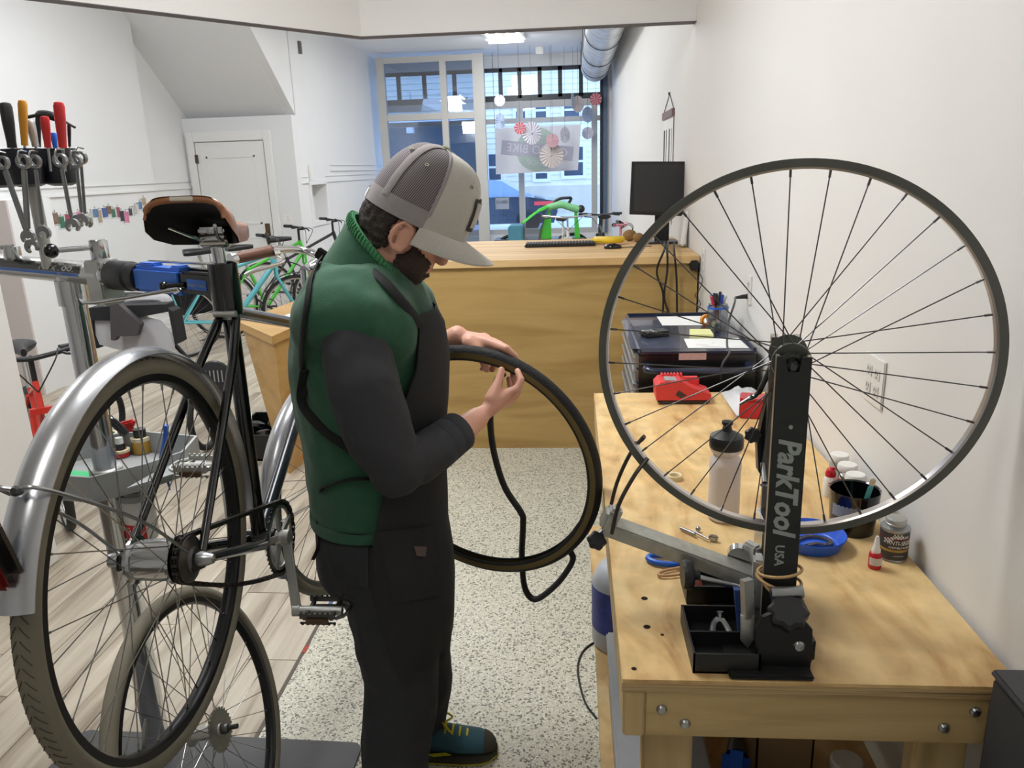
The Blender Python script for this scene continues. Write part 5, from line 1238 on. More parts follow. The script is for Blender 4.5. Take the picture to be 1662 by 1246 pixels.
# chrome towel rod under the arm
part('hanging_rod', MB().tube(bez([ony(130, 478, 1.70), ony(134, 488, 1.66), ony(150, 491, 1.64), ony(200, 484, 1.60), ony(284, 470, 1.55), ony(284, 474, 1.56)], 30), .0045, 8), 'chrome', stand)
# tool holder on top of the arm
THc = ony(48, 275, 1.77); 
part('holder_stem', MB().cyl((THc.x, 1.77, 1.42), (THc.x, 1.77, THc.z), .014), 'alu', stand)
hz0, hz1 = ony(48, 305, 1.68).z, ony(48, 240, 1.68).z
hold = MB()
for dx_, dy_ in ((-.085, .02), (-.045, -.045), (.03, -.055), (.075, .0), (.03, .06), (-.05, .07)):
    hold.lathe([(.018, hz0 + .002), (.034, hz0 + .008), (.040, hz0 + .04), (.042, hz1)], (THc.x + dx_, 1.77 + dy_, 0), (0, 0, 1), 16)
holder = part('tool_holder', hold.lathe([(.07, hz0 + .03), (.10, hz1 - .004), (0, hz1 - .004)], (THc.x, 1.77, 0), (0, 0, 1), 20), mat('holder_navy', (20, 22, 34), .4, coat=.2), stand)
# screwdrivers and pliers in the holder
def driver(px0, py0, px1, py1, r, mt, Y, label, cat='screwdriver', taper=.75):
    p1, p0 = ony(px0, py0, Y), ony(px1, py1, Y); d = (p1 - p0)
    t = thing(cat.replace(' ', '_'), label, cat, p0)
    part('handle', MB().tube([p0, p0 + d * .15, p0 + d * .55, p0 + d * .9, p0 + d * .98, p1], [r * taper, r * taper, r * .95, r, r * .8, r * .3], 12), mt, t)
    part('shank', MB().cyl(p0 - d.normalized() * .05, p0, r * .3), 'steel', t)
mat('handle_yellow', (206, 140, 20), .3, var=.06, coat=.4); mat('handle_black', (34, 34, 34), .5)
driver(8, 166, 20, 240, .013, 'handle_black', 1.70, 'black grip handle at the left of the tool holder', 'pliers')
driver(36, 162, 40, 236, .0095, 'handle_yellow', 1.70, 'screwdriver with clear yellow handle in the tool holder')
driver(72, 188, 78, 240, .0095, 'red_plastic', 1.69, 'shorter red pliers handle in the tool holder', 'pliers')
driver(95, 165, 102, 240, .0115, 'red_plastic', 1.69, 'taller red pliers handle at the right of the tool holder', 'pliers')
driver(48, 195, 58, 238, .010, 'alu', 1.74, 'grey metal tool behind the yellow screwdriver', 'tool')
driver(86, 215, 90, 240, .007, 'blue_plastic', 1.76, 'blue tool handle between the two red handles', 'tool')
driver(112, 200, 113, 238, .004, 'handle_black', 1.72, 'thin dark tool right of the tall red handle', 'tool')
solo('hex_key_set', MB().tube(bez([ony(45, 190, 1.80), ony(70, 186, 1.80), ony(95, 192, 1.80), ony(122, 207, 1.80)], 12), [.004] * 3 + [.010] * 5 + [.003] * 5, 8).cyl(ony(62, 190, 1.80), ony(62, 238, 1.80), .006), 'handle_black', 'black T-shaped tool behind the red handles', 'tool')
# wrenches hanging around the holder
def wrench(px0, py0, px1, py1, Y0, Y1, w, label):
    a, b = ony(px0, py0, Y0), ony(px1, py1, Y1); d = (b - a).normalized(); r = d.cross(V((0, 1, 0))).normalized(); nn = d.cross(r)
    t = thing('wrench', label, 'wrench', b, 'combination wrenches on the tool holder')
    part('shaft', MB().beam(a + d * .016, b - d * .018, w, .006, nn, bev=.002), 'steel', t)
    part('ring_end', MB().ring(a, nn, [(.0085 + w * .1, .005), (.0085 + w * .1, -.005), (.0135 + w * .15, -.005), (.0135 + w * .15, .005)], 20), 'steel', t)
    j = []
    for k in range(13):
        an = math.radians(-140 + k * 280 / 12); j.append(b + d * (-.016 * math.cos(an)) + r * (.016 * math.sin(an)))
    for k in range(12, -1, -1):
        an = math.radians(-125 + k * 250 / 12); j.append(b + d * (.004 - .008 * math.cos(an)) + r * (.0085 * math.sin(an)))
    part('open_end', MB().prism([p + nn * .004 for p in j], -nn * .008), 'steel', t, 0)
    part('hook', MB().tube(bez([a + nn * .0 + V((0, 0, -.010)), a + V((-.004, -.008, .006)), a + V((-.002, -.004, .022)), a + V((.004, .01, .02))], 10), .002, 6), 'chrome', t)
wrench(4, 264, 52, 400, 1.64, 1.62, .013, 'long wrench slanting in front at the far left of the holder')
wrench(38, 262, 46, 385, 1.62, 1.62, .013, 'wide wrench hanging below the yellow screwdriver')
wrench(56, 262, 71, 378, 1.66, 1.66, .008, 'slim edge-on wrench between the two dark pockets')
wrench(98, 260, 118, 366, 1.62, 1.62, .009, 'wrench with open jaw hanging below the tall red handle')
wrench(123, 262, 134, 358, 1.70, 1.70, .008, 'wrench hanging at the right end of the holder')
wrench(131, 256, 139, 360, 1.73, 1.73, .007, 'rearmost thin wrench at the right end of the holder')
# tray around the post
zt0, zt1 = .862, .925
outl = [onz(78, 792, zt0 + .03), onz(150, 798, zt0 + .03), onz(240, 775, zt0 + .03), onz(300, 742, zt0 + .05), onz(322, 716, zt0 + .05), onz(232, 708, zt0 + .05), onz(130, 720, zt0 + .05), onz(60, 740, zt0 + .05)]
outl = [V((p.x, p.y, 0)) for p in outl]; cen = sum(outl, V((0, 0, 0))) / len(outl)
mat('tray_grey', (158, 160, 160), .45, var=.05)
tr2 = MB(); n_ = len(outl)
inn = [cen + (p - cen) * .96 for p in outl]
tr2.prism([p + V((0, 0, zt0)) for p in outl], (0, 0, .006))
for k in range(n_):
    a, b, c_, d_2 = outl[k], outl[(k + 1) % n_], inn[(k + 1) % n_], inn[k]
    tr2.prism([a + V((0, 0, zt0 + .004)), b + V((0, 0, zt0 + .004)), c_ + V((0, 0, zt0 + .004)), d_2 + V((0, 0, zt0 + .004))], (0, 0, zt1 - zt0))
part('tool_tray', tr2, 'tray_grey', stand, 0)
part('tray_mat', MB().prism([onz(110, 775, zt0 + .012), onz(165, 778, zt0 + .012), onz(172, 768, zt0 + .012), onz(115, 765, zt0 + .012)], (0, 0, .003)), mat('green_mat', (60, 190, 120), .5), stand, 0, 'bright green tray insert')
e1, e2 = onz(200, 770, zt1), onz(335, 728, zt1)
part('tray_shelf', MB().prism([onz(205, 792, zt1 - .02), onz(336, 752, zt1 - .02), onz(330, 736, zt1 - .02), onz(300, 742, zt1 - .02), onz(240, 772, zt1 - .02)], (0, 0, -.004)), 'tray_grey', stand, 0)
def bottle(px, py, r, h, mt, capmt, label, z, captr=.6, caph=.4, name='bottle'):
    p = onz(px, py, z); t = thing(name, label, 'bottle', p)
    part('body', MB().lathe([(0, 0), (r * .95, 0), (r, .004), (r, h * .8), (r * .8, h * .93), (r * captr, h), (0, h)], p, seg=20), mt, t)
    part('cap', MB().lathe([(r * captr * 1.05, h), (r * captr * 1.05, h + caph * h), (r * captr * .7, h + caph * h * 1.05), (0, h + caph * h * 1.05)], p, seg=18), capmt, t)
    return p, t
zb3 = zt0 + .008
p, t = bottle(180, 733, .026, .055, mat('teal_fluid', (40, 120, 118), .2, var=.2, scale=60, coat=.4), 'black_plastic', 'teal lubricant bottle with black top in the stand tray', zb3, .5, .8)
part('shoulder_ring', MB().ring(p, (0, 0, 1), [(.0265, .048), (.0265, .056), (.02, .056), (.02, .048)], 20), 'brush_cream', t)
p, t = bottle(198, 740, .022, .020, 'red_plastic', 'black_plastic', 'small dark bottle with clear tip in the stand tray', zb3, .55, .9)
part('clear_tip', MB().lathe([(.011, .038), (.010, .056), (0, .057)], p, seg=14), 'white_plastic', t)
part('shoulder_ring', MB().ring(p, (0, 0, 1), [(.0235, .014), (.0235, .021), (.015, .021), (.015, .014)], 20), 'brush_cream', t)
p, t = bottle(232, 733, .026, .045, mat('amber_fluid', (182, 140, 44), .25, var=.08, coat=.4), 'black_plastic', 'amber bottle with black cap in the stand tray', zb3, .62, .55)
part('shoulder_ring', MB().ring(p, (0, 0, 1), [(.0265, .036), (.0265, .046), (.016, .046), (.016, .036)], 20), 'brush_cream', t)
pr_ = onz(213, 722, zb3)
solo('red_pump', MB().lathe([(.016, 0), (.016, .05), (.012, .066), (0, .07)], pr_, seg=16).beam(pr_ + V((-.02, -.01, .062)), pr_ + V((.025, .0, .072)), .022, .02, bev=.006), 'red_plastic', 'red plastic trigger head behind the small bottles in the tray', 'bottle')
sb2 = ony(213, 828, 1.78); sbt = thing('spray_bottle', 'white bottle with red label hanging under the stand tray', 'bottle', V((sb2.x, 1.78, ony(213, 880, 1.78).z)))
z0_ = ony(213, 872, 1.78).z; z1_ = ony(230, 800, 1.78).z
sc2 = ony(228, 840, 1.78)
part('body', MB().lathe([(0, z0_), (.036, z0_), (.040, z0_ + .01), (.040, z1_ - .02), (.030, z1_), (0, z1_ + .003)], (sc2.x, 1.78, 0), seg=24), 'white_plastic', sbt)
part('label_wrap', MB().ring((sc2.x, 1.78, 0), (0, 0, 1), [(.0408, z0_ + .008), (.0408, z0_ + .055), (.0402, z0_ + .055), (.0402, z0_ + .008)], 24, -PI * .95, -PI * .25, (1, 0, 0)), 'red_plastic', sbt)
part('lettering', text_mb('ING', .018, (sc2.x - .02, 1.78 - .0412 * .9, z0_ + .042), (1, -.4, 0), (0, 0, 1), .0004), 'white_plastic', sbt, 0)
part('holder_ring', MB().ring((sc2.x, 1.78, 0), (0, 0, 1), [(.043, z1_ - .012), (.043, z1_ + .004), (.0405, z1_ + .004), (.0405, z1_ - .012)], 24).bb(sc2.x - .01, sc2.x + .01, 1.77, 1.79, z1_, zt0 + .002), 'tray_grey', sbt)
bq_ = ony(265, 705, 1.84); solo('blue_pliers', MB().tube(bez([ony(270, 690, 1.84), ony(268, 715, 1.84), ony(262, 745, 1.84)], 8), .007, 8).tube(bez([ony(262, 745, 1.84), ony(272, 780, 1.84), ony(276, 795, 1.84)], 6), [.005, .005, .0045, .004, .003, .002, .002], 8), 'blue_plastic', 'blue-handled pliers stuck through the tray edge', 'pliers')
hb2 = bez([onz(150, 690, zt1 + .02), ony(172, 678, 1.95), ony(190, 690, 1.95), ony(205, 705, 1.95)], 10)
solo('hand_pump', MB().tube(hb2, .012, 10), 'black_gloss', 'black tube lying behind the post above the tray', 'pump')

# ------------------------------------------------------------------ second wheel leaning on the base plate
WC = V((-.880, 1.46, .352)); WN = V((.970, .011, .244)).normalized()
w2 = thing('spare_wheel', 'loose bicycle wheel with grey tyre and large sprocket standing below the black bicycle', 'bicycle wheel', WC + V((0, 0, -.34)))
part('rim', MB().ring(WC, WN, rim_prof(.318, .300, .024), 96), 'rim_black', w2)
part('wheel_tyre', MB().ring(WC, WN, tyre_prof(.311, .345, .036), 96), 'tyre_grey', w2)
a = V((0, 0, 1)); x_ = (a - WN * a.dot(WN)).normalized(); MW = frame(WC, x_, WN.cross(x_), WN)
part('hub', MB().lathe([(0, -.06), (.005, -.06), (.006, -.045), (.014, -.042), (.026, -.036), (.026, -.032), (.015, -.028), (.015, .022), (.03, .026), (.03, .030), (.016, .034), (.014, .046), (0, .046)], WC, WN, 24), 'alu', w2)
part('sprocket', gear(WC + WN * .04, WN, .048, 28, .003), mat('sprocket_dull', (150, 148, 138), .5, .8, var=.15, scale=40), w2, 0)
part('axle', MB().cyl(WC + WN * .04, WC + WN * .085, .006).lathe([(.012, .044), (.013, .054), (.010, .062), (.007, .064)], WC, WN, 12), 'steel_dark', w2)
make_spokes(w2, MW, 36, .026, (.033, .033), .301, 3, .001, 'spoke_steel')
part('valve', MB().tube([WC + (x_ * math.cos(-1.15) + WN.cross(x_) * math.sin(-1.15)) * .30, WC + (x_ * math.cos(-1.15) + WN.cross(x_) * math.sin(-1.15)) * .262], [.004, .002], 8), 'steel', w2)
dv = V((0, -math.cos(1.12), -math.sin(1.12)))
part('valve', MB().tube([RA + dv * .30, RA + dv * .27, RA + dv * .255], [.0045, .004, .002], 8), 'steel', bike)
# ------------------------------------------------------------------ person
from mathutils import noise as mnoise
from mathutils.bvhtree import BVHTree
def remesh(mb, voxel, it=6, fac=.5, wrinkle=0.0, freq=10.0, name='body'):
    me = bpy.data.meshes.new(name); me.from_pydata([tuple(p) for p in mb.v], [], mb.f)
    bm = bmesh.new(); bm.from_mesh(me); bmesh.ops.recalc_face_normals(bm, faces=bm.faces[:]); bm.to_mesh(me); bm.free()
    ob = bpy.data.objects.new('tmp_remesh', me); COL.objects.link(ob)
    md = ob.modifiers.new('r', 'REMESH'); md.mode = 'VOXEL'; md.voxel_size = voxel
    if it:
        ms = ob.modifiers.new('s', 'SMOOTH'); ms.factor = fac; ms.iterations = it
    dg = bpy.context.evaluated_depsgraph_get(); out = bpy.data.meshes.new_from_object(ob.evaluated_get(dg))
    bpy.data.objects.remove(ob); bpy.data.meshes.remove(me); out.name = name
    if wrinkle:
        ns = [v.normal.copy() for v in out.vertices]
        for v, n in zip(out.vertices, ns):
            q = v.co; a = mnoise.noise(V((q.x * freq, q.y * freq, q.z * freq * .55))) + .5 * mnoise.noise(V((q.x * freq * 2.3 + 5, q.y * freq * 2.3, q.z * freq * 1.5)))
            v.co = q + n * (a * wrinkle)
    for p in out.polygons: p.use_smooth = True
    out.materials.clear(); return out
def limb(mb, secs, seg=18):
    pts = [V(s[0]) for s in secs]
    mb.tube(pts, [s[1] for s in secs], seg)
    mb.sphere(pts[0], secs[0][1]); mb.sphere(pts[-1], secs[-1][1]); 
    for s in secs[1:-1]: mb.sphere(s[0], s[1] * .99)
    return mb
mat('skin', (214, 160, 138), .5, var=.05, scale=40, bump=.05, bscale=300)
mat('hair_brown', (48, 38, 34), .7, var=.3, scale=160, bump=.5, bscale=260)
mat('beard_brown', (62, 48, 42), .8, var=.3, scale=220, bump=.5, bscale=320)
mat('fleece_green', (42, 86, 62), .95, var=.12, scale=50, bump=.25, bscale=420, sheen=.15)
mat('fleece_lining', (64, 128, 84), .95, var=.2, scale=160, bump=.4, bscale=320)
mat('shirt_dark', (54, 54, 58), .9, var=.08, scale=60, bump=.15, bscale=400)
mat('cuff_grey', (58, 60, 66), .9, var=.08, scale=60)
mat('denim_black', (46, 47, 50), .9, var=.15, scale=120, bump=.2, bscale=700)
mat('apron_black', (36, 36, 38), .9, var=.1, scale=80, bump=.1, bscale=300)
mat('strap_black', (14, 14, 15), .8)
mat('cap_grey', (186, 182, 174), .9, var=.06, scale=160, bump=.15, bscale=600)
mat('cap_band', (150, 144, 144), .9, var=.06, scale=160)
YP = 1.72
Fh = V((.839, 0, -.545)); Uh = V((.545, 0, .839)); Sh = V((0, -1, 0))
HC = V((-.372, YP, 1.505)); RCp = V((-.353, YP, 1.535))
person = thing('person', 'person in grey cap, green fleece vest and dark apron mounting a tyre', 'person', (-.46, 1.72, 0))
# torso profile: (z, x_back, x_front, half width)
TOR = [(.50, -.575, -.335, .17), (.58, -.590, -.330, .178), (.66, -.620, -.325, .182), (.75, -.640, -.330, .180), (.80, -.648, -.335, .170), (.90, -.655, -.325, .165), (1.0, -.660, -.325, .165), (1.1, -.665, -.315, .17), (1.2, -.665, -.305, .18), (1.28, -.655, -.312, .185), (1.34, -.632, -.335, .175), (1.39, -.602, -.362, .140), (1.42, -.575, -.378, .105), (1.44, -.555, -.388, .085)]
def tor(z):
    for (z0, b0, f0, w0), (z1, b1, f1, w1) in zip(TOR, TOR[1:]):
        if z0 <= z <= z1:
            t = (z - z0) / (z1 - z0); b = b0 + (b1 - b0) * t; f = f0 + (f1 - f0) * t; w = w0 + (w1 - w0) * t; break
    else: b, f, w = (TOR[0] if z < TOR[0][0] else TOR[-1])[1:]
    return (b + f) / 2, (f - b) / 2, w
def tor_secs(z0, z1, n, off=0.0, sh=1.0):
    out = []
    for k in range(n + 1):
        z = z0 + (z1 - z0) * k / n; cx, a, w = tor(z); out.append((V((cx, YP, z)), V(((a + off) * sh, 0, 0)), V((0, (w + off) * sh, 0))))
    return out
# --- body (skin): head, neck, trunk, arms, hands, legs in one surface
body = MB()
B3 = Matrix((Fh, Sh, Uh)).transposed()
body.sphere(HC + Uh * .012, 1, (.097, .074, .112), 28, 18, B3)
body.sphere(HC + Fh * .030 - Uh * .055, 1, (.070, .058, .066), 24, 14, B3)
body.sphere(HC + Fh * .062 - Uh * .088, 1, (.030, .032, .026), 18, 10, B3)
body.tube([HC + Fh * .088 + Uh * .018, HC + Fh * .112 - Uh * .022], [.009, .015], 12); body.sphere(HC + Fh * .110 - Uh * .024, .0155)
body.sphere(HC + Fh * .086 + Uh * .028, 1, (.016, .050, .012), 16, 8, B3)
body.sphere(HC + Fh * .092 - Uh * .052, 1, (.012, .024, .008), 14, 8, B3); body.sphere(HC + Fh * .090 - Uh * .064, 1, (.012, .022, .008), 14, 8, B3)
for s in (-1, 1):
    ec = HC + Fh * .018 - Uh * .012 + Sh * s * .078
    body.tube([ec + (Fh * (.020 * math.cos(2 * PI * k / 20)) + Uh * (.032 * math.sin(2 * PI * k / 20) )) + Sh * s * (.004 - .008 * math.cos(2 * PI * k / 20)) for k in range(20)], .0055, 8, closed=True)
    body.sphere(ec + Fh * .004 - Sh * s * .004, 1, (.018, .008, .028), 14, 10, B3); body.sphere(ec - Uh * .030 + Fh * .008, .008)
    body.tube([ec - Fh * .002 + Uh * .012, ec + Fh * .006 - Uh * .012], .005, 8)
limb(body, [(V((-.475, YP, 1.34)), .068), (V((-.445, YP, 1.42)), .060), (HC - Uh * .055 - Fh * .018, .058)])
body.ell(tor_secs(.62, 1.40, 14, -.03), 24)
def hand(mb, wrist, palm, kn, thumb, fingers, pr=.016):
    """wrist, palm centre; kn: four knuckles; fingers: per finger list of joints; thumb: joints"""
    mb.sphere(wrist, .027, (1, .85, 1))
    for k in kn:
        mb.tube([wrist.lerp(palm, .15), wrist.lerp(palm, .6).lerp(k, .25), palm.lerp(k, .5), k], [.020, .019, pr, .0115], 10); mb.sphere(k, .0115)
    mb.sphere(palm, .022)
    for k, f in zip(kn, fingers):
        pts = [k] + f; rr = [.0105, .0098, .009, .0078][:len(pts)]; mb.tube(pts, rr, 10)
        for p, r in zip(pts, rr): mb.sphere(p, r, seg=10, rings=8)
    rr = [.020, .0145, .0115, .0095][:len(thumb)]; mb.tube(thumb, rr, 10)
    for p, r in zip(thumb, rr): mb.sphere(p, r, seg=10, rings=8)
TYC = V((-.257, 1.923, .847)); TYN = V((-.299, -.945, -.134)).normalized()
def typ(px, py, off=0.0): return onp(px, py, TYC + TYN * off, TYN)
# near (right) arm and hand
wR = ony(776, 678, 1.745)
limb(body, [(V((-.470, 1.555, 1.33)), .05), (V((-.395, 1.50, 1.04)), .045), (V((-.372, 1.505, .995)), .042), (V((-.31, 1.58, 1.018)), .041), (V((-.262, 1.66, 1.035)), .034), (wR, .027)])
pR = ony(812, 645, 1.80)
knR = [typ(839, 632, .055), typ(838, 640, .035), typ(832, 648, .018), typ(824, 655, .003)]
fR = [[typ(846, 616, .040), typ(840, 602, .022)], [typ(845, 618, .018), typ(838, 604, .004)], [typ(838, 624, .0), typ(832, 608, -.012)], [typ(830, 632, -.015), typ(826, 614, -.026)]]
thR = [ony(798, 648, 1.775), ony(805, 630, 1.79), ony(811, 614, 1.805), ony(814, 600, 1.815)]
hand(body, wR, pR, knR, thR, fR)
# far (left) arm and hand
wL = ony(742, 546, 1.93)
limb(body, [(V((-.470, 1.885, 1.33)), .05), (V((-.455, 1.955, 1.12)), .045), (V((-.44, 1.965, 1.085)), .042), (V((-.38, 1.955, 1.145)), .038), (wL, .029)])
pL = ony(785, 553, 1.925)
knL = [typ(822, 566, -.012), typ(812, 560, -.030), typ(800, 556, -.045), typ(788, 554, -.058)]
fL = [[typ(836, 578, -.022), typ(842, 590, -.028)], [typ(824, 582, -.036), typ(816, 597, -.034)], [typ(808, 582, -.050), typ(799, 600, -.042)], [typ(794, 582, -.058), typ(783, 598, -.046)]]
thL = [ony(762, 556, 1.90), ony(776, 570, 1.885), ony(784, 586, 1.88), ony(790, 600, 1.88)]
hand(body, wL, pL, knL, thL, fL)
for hip, knee, ank in ((V((-.470, 1.64, .72)), V((-.445, 1.64, .40)), V((-.470, 1.615, .09))), (V((-.455, 1.80, .72)), V((-.435, 1.815, .40)), V((-.432, 1.825, .09)))):
    limb(body, [(hip, .075), (knee, .055), (ank, .042)])
    limb(body, [(ank + V((-.03, 0, -.045)), .036), (ank + V((.06, 0, -.045)), .034), (ank + V((.13, 0, -.06)), .026)])
body_me = remesh(body, .0048, 5, .5)
bo = part('body', body_me, 'skin', person)
for s in (-1, 1):
    e = part('eye', MB().sphere(HC + Fh * .082 + Uh * .008 + Sh * s * .032, .012), 'white_plastic', person)
    part('iris', MB().sphere(HC + Fh * .0915 + Uh * .007 + Sh * s * .033, .0055), 'hair_brown', e)
# hair and beard shells grown from the head surface
def shell(me, pred, th, nz, name, mt, parent):
    keep = [p for p in me.polygons if pred(p.center)]
    ids = {}; vs = []; fs = []
    cnt = {}
    for p in keep:
        for a, b in zip(p.vertices, list(p.vertices[1:]) + [p.vertices[0]]): cnt[(min(a, b), max(a, b))] = cnt.get((min(a, b), max(a, b)), 0) + 1
    border = set(v for e, c in cnt.items() if c == 1 for v in e)
    for p in keep:
        f = []
        for v in p.vertices:
            if v not in ids:
                ids[v] = len(vs); q = me.vertices[v]; h = -.002 if v in border else th * (1 + nz * mnoise.noise(q.co * 90))
                vs.append(q.co + q.normal * h)
            f.append(ids[v])
        fs.append(tuple(f))
    return part(name, MB().add(vs, fs), mt, parent)
def loc(c): d = c - HC; return d.dot(Fh), d.dot(Uh), d.dot(Sh)
def near_ear(c):
    f, u, s = loc(c); return abs(s) > .058 and (f - .018) ** 2 / .027 ** 2 + (u + .014) ** 2 / .040 ** 2 < 1
shell(body_me, lambda c: c.z > 1.40 and (lambda f, u, s: (f * f + s * s < .0125) and u > -.070 + max(0, f + .02) * .9 and f < .030 and u < .075)(*loc(c)) and not near_ear(c), .008, .6, 'hair', 'hair_brown', person)
shell(body_me, lambda c: c.z > 1.33 and (lambda f, u, s: f > .022 and u < (.03 if f < .05 else -.012 - max(0, f - .045) * .55) and u > -.14 and not (abs(s) < .020 and -.066 < u < -.046 and f > .085) and (c - (HC + Fh * .11 - Uh * .024)).length > .020)(*loc(c)) and not near_ear(c), .006, .8, 'beard', 'beard_brown', person)

# --- clothes
def blob_shoulder(mb, s):
    y = YP + s * .168
    mb.sphere((-.474, YP + s * .160, 1.325), 1, (.112, .074, .080), 20, 14); mb.sphere((-.430, YP + s * .115, 1.295), 1, (.100, .090, .100), 20, 14); mb.sphere((-.525, YP + s * .115, 1.305), 1, (.095, .085, .095), 20, 14); mb.sphere((-.485, YP + s * .10, 1.372), 1, (.10, .09, .06), 20, 14)
vest = MB().ell(tor_secs(.805, 1.435, 16), 28)
for s in (-1, 1): blob_shoulder(vest, s)
vest_me = remesh(vest, .0085, 30, .5, .0075, 12)
vest_o = part('vest', vest_me, 'fleece_green', person)
part('vest_hem', MB().ell([(V((tor(.80)[0], YP, .800 + k * .012)), V((tor(.82)[1] + .004, 0, 0)), V((0, tor(.82)[2] + .004, 0))) for k in range(3)], 28), 'fleece_green', vest_o)
# collar: outer and ribbed lining, leaning forward
def coll(t, r_off):
    base_c, top_c = V((-.452, YP, 1.395)), V((-.424, YP, 1.447)); c = base_c.lerp(top_c, t)
    u0, u1 = V((.082, 0, -.058)), V((.064, 0, -.076)); u = u0.lerp(u1, t); w = V((0, .088 - .016 * t, 0))
    return (c, u * (1 + r_off / .09), w * (1 + r_off / .08))
part('collar', MB().ell([coll(-.35, .012), coll(0, .010), coll(.5, .008), coll(.9, .006)], 36, caps=False).ell([coll(.9, .006), coll(.95, -.004), coll(.3, -.008)], 36, caps=False), 'fleece_green', vest_o)
cl = part('collar_lining', MB().ell([coll(.86, .0075), coll(1.0, .010), coll(1.12, .006), coll(1.12, -.002), coll(.4, -.006)], 36, caps=False), 'fleece_lining', vest_o)
rb_m = MB(); 
for k in range(72):
    t = 2 * PI * k / 72; pts = []
    for q, ro in ((.86, .0085), (1.0, .011), (1.1, .008)):
        c, u, w = coll(q, ro); pts.append(c + u * math.cos(t) + w * math.sin(t))
    rb_m.tube(pts, .0022, 5)
o = part('collar_rib', rb_m, 'fleece_lining', vest_o); o['kind'] = 'stuff'
zp = ony(667, 468, 1.67); part('zip_pull', MB().tube([zp, zp + V((.004, 0, -.028))], [.003, .0045], 8, flat=.5), 'strap_black', vest_o)
# sleeves
slR = limb(MB(), [(V((-.462, 1.548, 1.275)), .072), (V((-.436, 1.515, 1.19)), .079), (V((-.405, 1.500, 1.07)), .072), (V((-.378, 1.505, 1.005)), .064), (V((-.335, 1.545, 1.012)), .055), (V((-.300, 1.590, 1.026)), .050)])
slR_me = remesh(slR, .007, 8, .5, .0065, 15)
sr_o = part('sleeve', slR_me, 'shirt_dark', person)
d_c = (V((-.262, 1.640, 1.043)) - V((-.312, 1.575, 1.020)))
for k, (t0, t1, r) in enumerate(((-.1, .35, .0515), (.30, .72, .0500), (.68, 1.05, .0485))):
    a, b = V((-.312, 1.575, 1.020)) + d_c * t0, V((-.312, 1.575, 1.020)) + d_c * t1
    part('cuff_fold', MB().tube([a, a.lerp(b, .15), a.lerp(b, .85), b, a.lerp(b, .98)], [r * .93, r, r * .985, r * .93, r * .8], 24), 'cuff_grey', sr_o)
slL = limb(MB(), [(V((-.462, 1.89, 1.275)), .070), (V((-.455, 1.95, 1.15)), .068), (V((-.44, 1.965, 1.085)), .062), (V((-.395, 1.957, 1.13)), .052)])
part('sleeve', remesh(slL, .008, 6, .5, .004, 14), 'shirt_dark', person)
# trousers
tr_ = MB().ell(tor_secs(.60, .79, 6, .0) + tor_secs(.80, .86, 2, -.016), 26)
tr_.sphere((-.535, 1.66, .70), 1, (.10, .09, .12)); tr_.sphere((-.535, 1.79, .70), 1, (.10, .09, .12))
limb(tr_, [(V((-.470, 1.645, .68)), .108), (V((-.450, 1.645, .50)), .102), (V((-.440, 1.645, .38)), .097), (V((-.458, 1.630, .24)), .090), (V((-.474, 1.615, .10)), .086), (V((-.476, 1.613, .055)), .086)])
limb(tr_, [(V((-.458, 1.80, .68)), .105), (V((-.440, 1.812, .50)), .098), (V((-.430, 1.815, .38)), .090), (V((-.425, 1.822, .24)), .076), (V((-.432, 1.826, .12)), .066), (V((-.434, 1.826, .085)), .064)])
tr_me = remesh(tr_, .0085, 8, .5, .0085, 12)
tr_o = part('trousers', tr_me, 'denim_black', person)
# surface helpers: lay strips on the clothes where the photo shows them
dgl = [(vest_me, 'v'), (tr_me, 't'), (slR_me, 's')]
def bvh_of(*mes):
    vs = []; fs = []
    for me in mes:
        n = len(vs); vs += [v.co.copy() for v in me.vertices]; fs += [tuple(i + n for i in p.vertices) for p in me.polygons]
    return BVHTree.FromPolygons(vs, fs)
BV = bvh_of(vest_me, tr_me)
def hit(px, py, off=.004, bv=None, fall=None):
    d = ray(px, py).normalized(); h = (bv or BV).ray_cast(EYE, d)
    if h[0] is None: return ony(px, py, fall or YP)
    return h[0] + h[1] * off
# apron panel wrapped round the front
rows = []
for z, ha, off in ((1.315, 30, .012), (1.28, 34, .014), (1.2, 42, .016), (1.1, 56, .018), (1.0, 62, .018), (.93, 68, .016), (.86, 74, .016), (.78, 80, .016), (.70, 84, .018), (.62, 84, .020), (.55, 82, .022), (.50, 78, .022), (.46, 74, .022)):
    cx, a, w = tor(max(z, .58)); row = []
    if z < .58: a -= (.58 - z) * .10
    for k in range(33):
        t = math.radians(-ha + 2 * ha * k / 32); rp = off + .006 * mnoise.noise(V((t * 3, z * 9, 2)))
        row.append(V((cx + (a + rp) * math.cos(t), YP + (w + rp) * math.sin(t), z)))
    rows.append(row)
apm = MB().loft(rows, caps=False, closed=False)
inr = [[V((p.x - .003, YP + (p.y - YP) * .985, p.z)) for p in r] for r in rows]
apm.loft(inr, caps=False, closed=False)
n1, m1 = len(rows), 33
edge_loop = [(0, k) for k in range(m1)] + [(i, m1 - 1) for i in range(1, n1)] + [(n1 - 1, k) for k in range(m1 - 2, -1, -1)] + [(i, 0) for i in range(n1 - 2, 0, -1)]
for (i, k), (j, l) in zip(edge_loop, edge_loop[1:] + edge_loop[:1]):
    apm.f.append((i * m1 + k, j * m1 + l, n1 * m1 + j * m1 + l, n1 * m1 + i * m1 + k))
apron_me = apm.mesh('apron', 60)
ap = part('apron', apron_me, 'apron_black', person)
BV2 = bvh_of(apron_me, vest_me, tr_me)
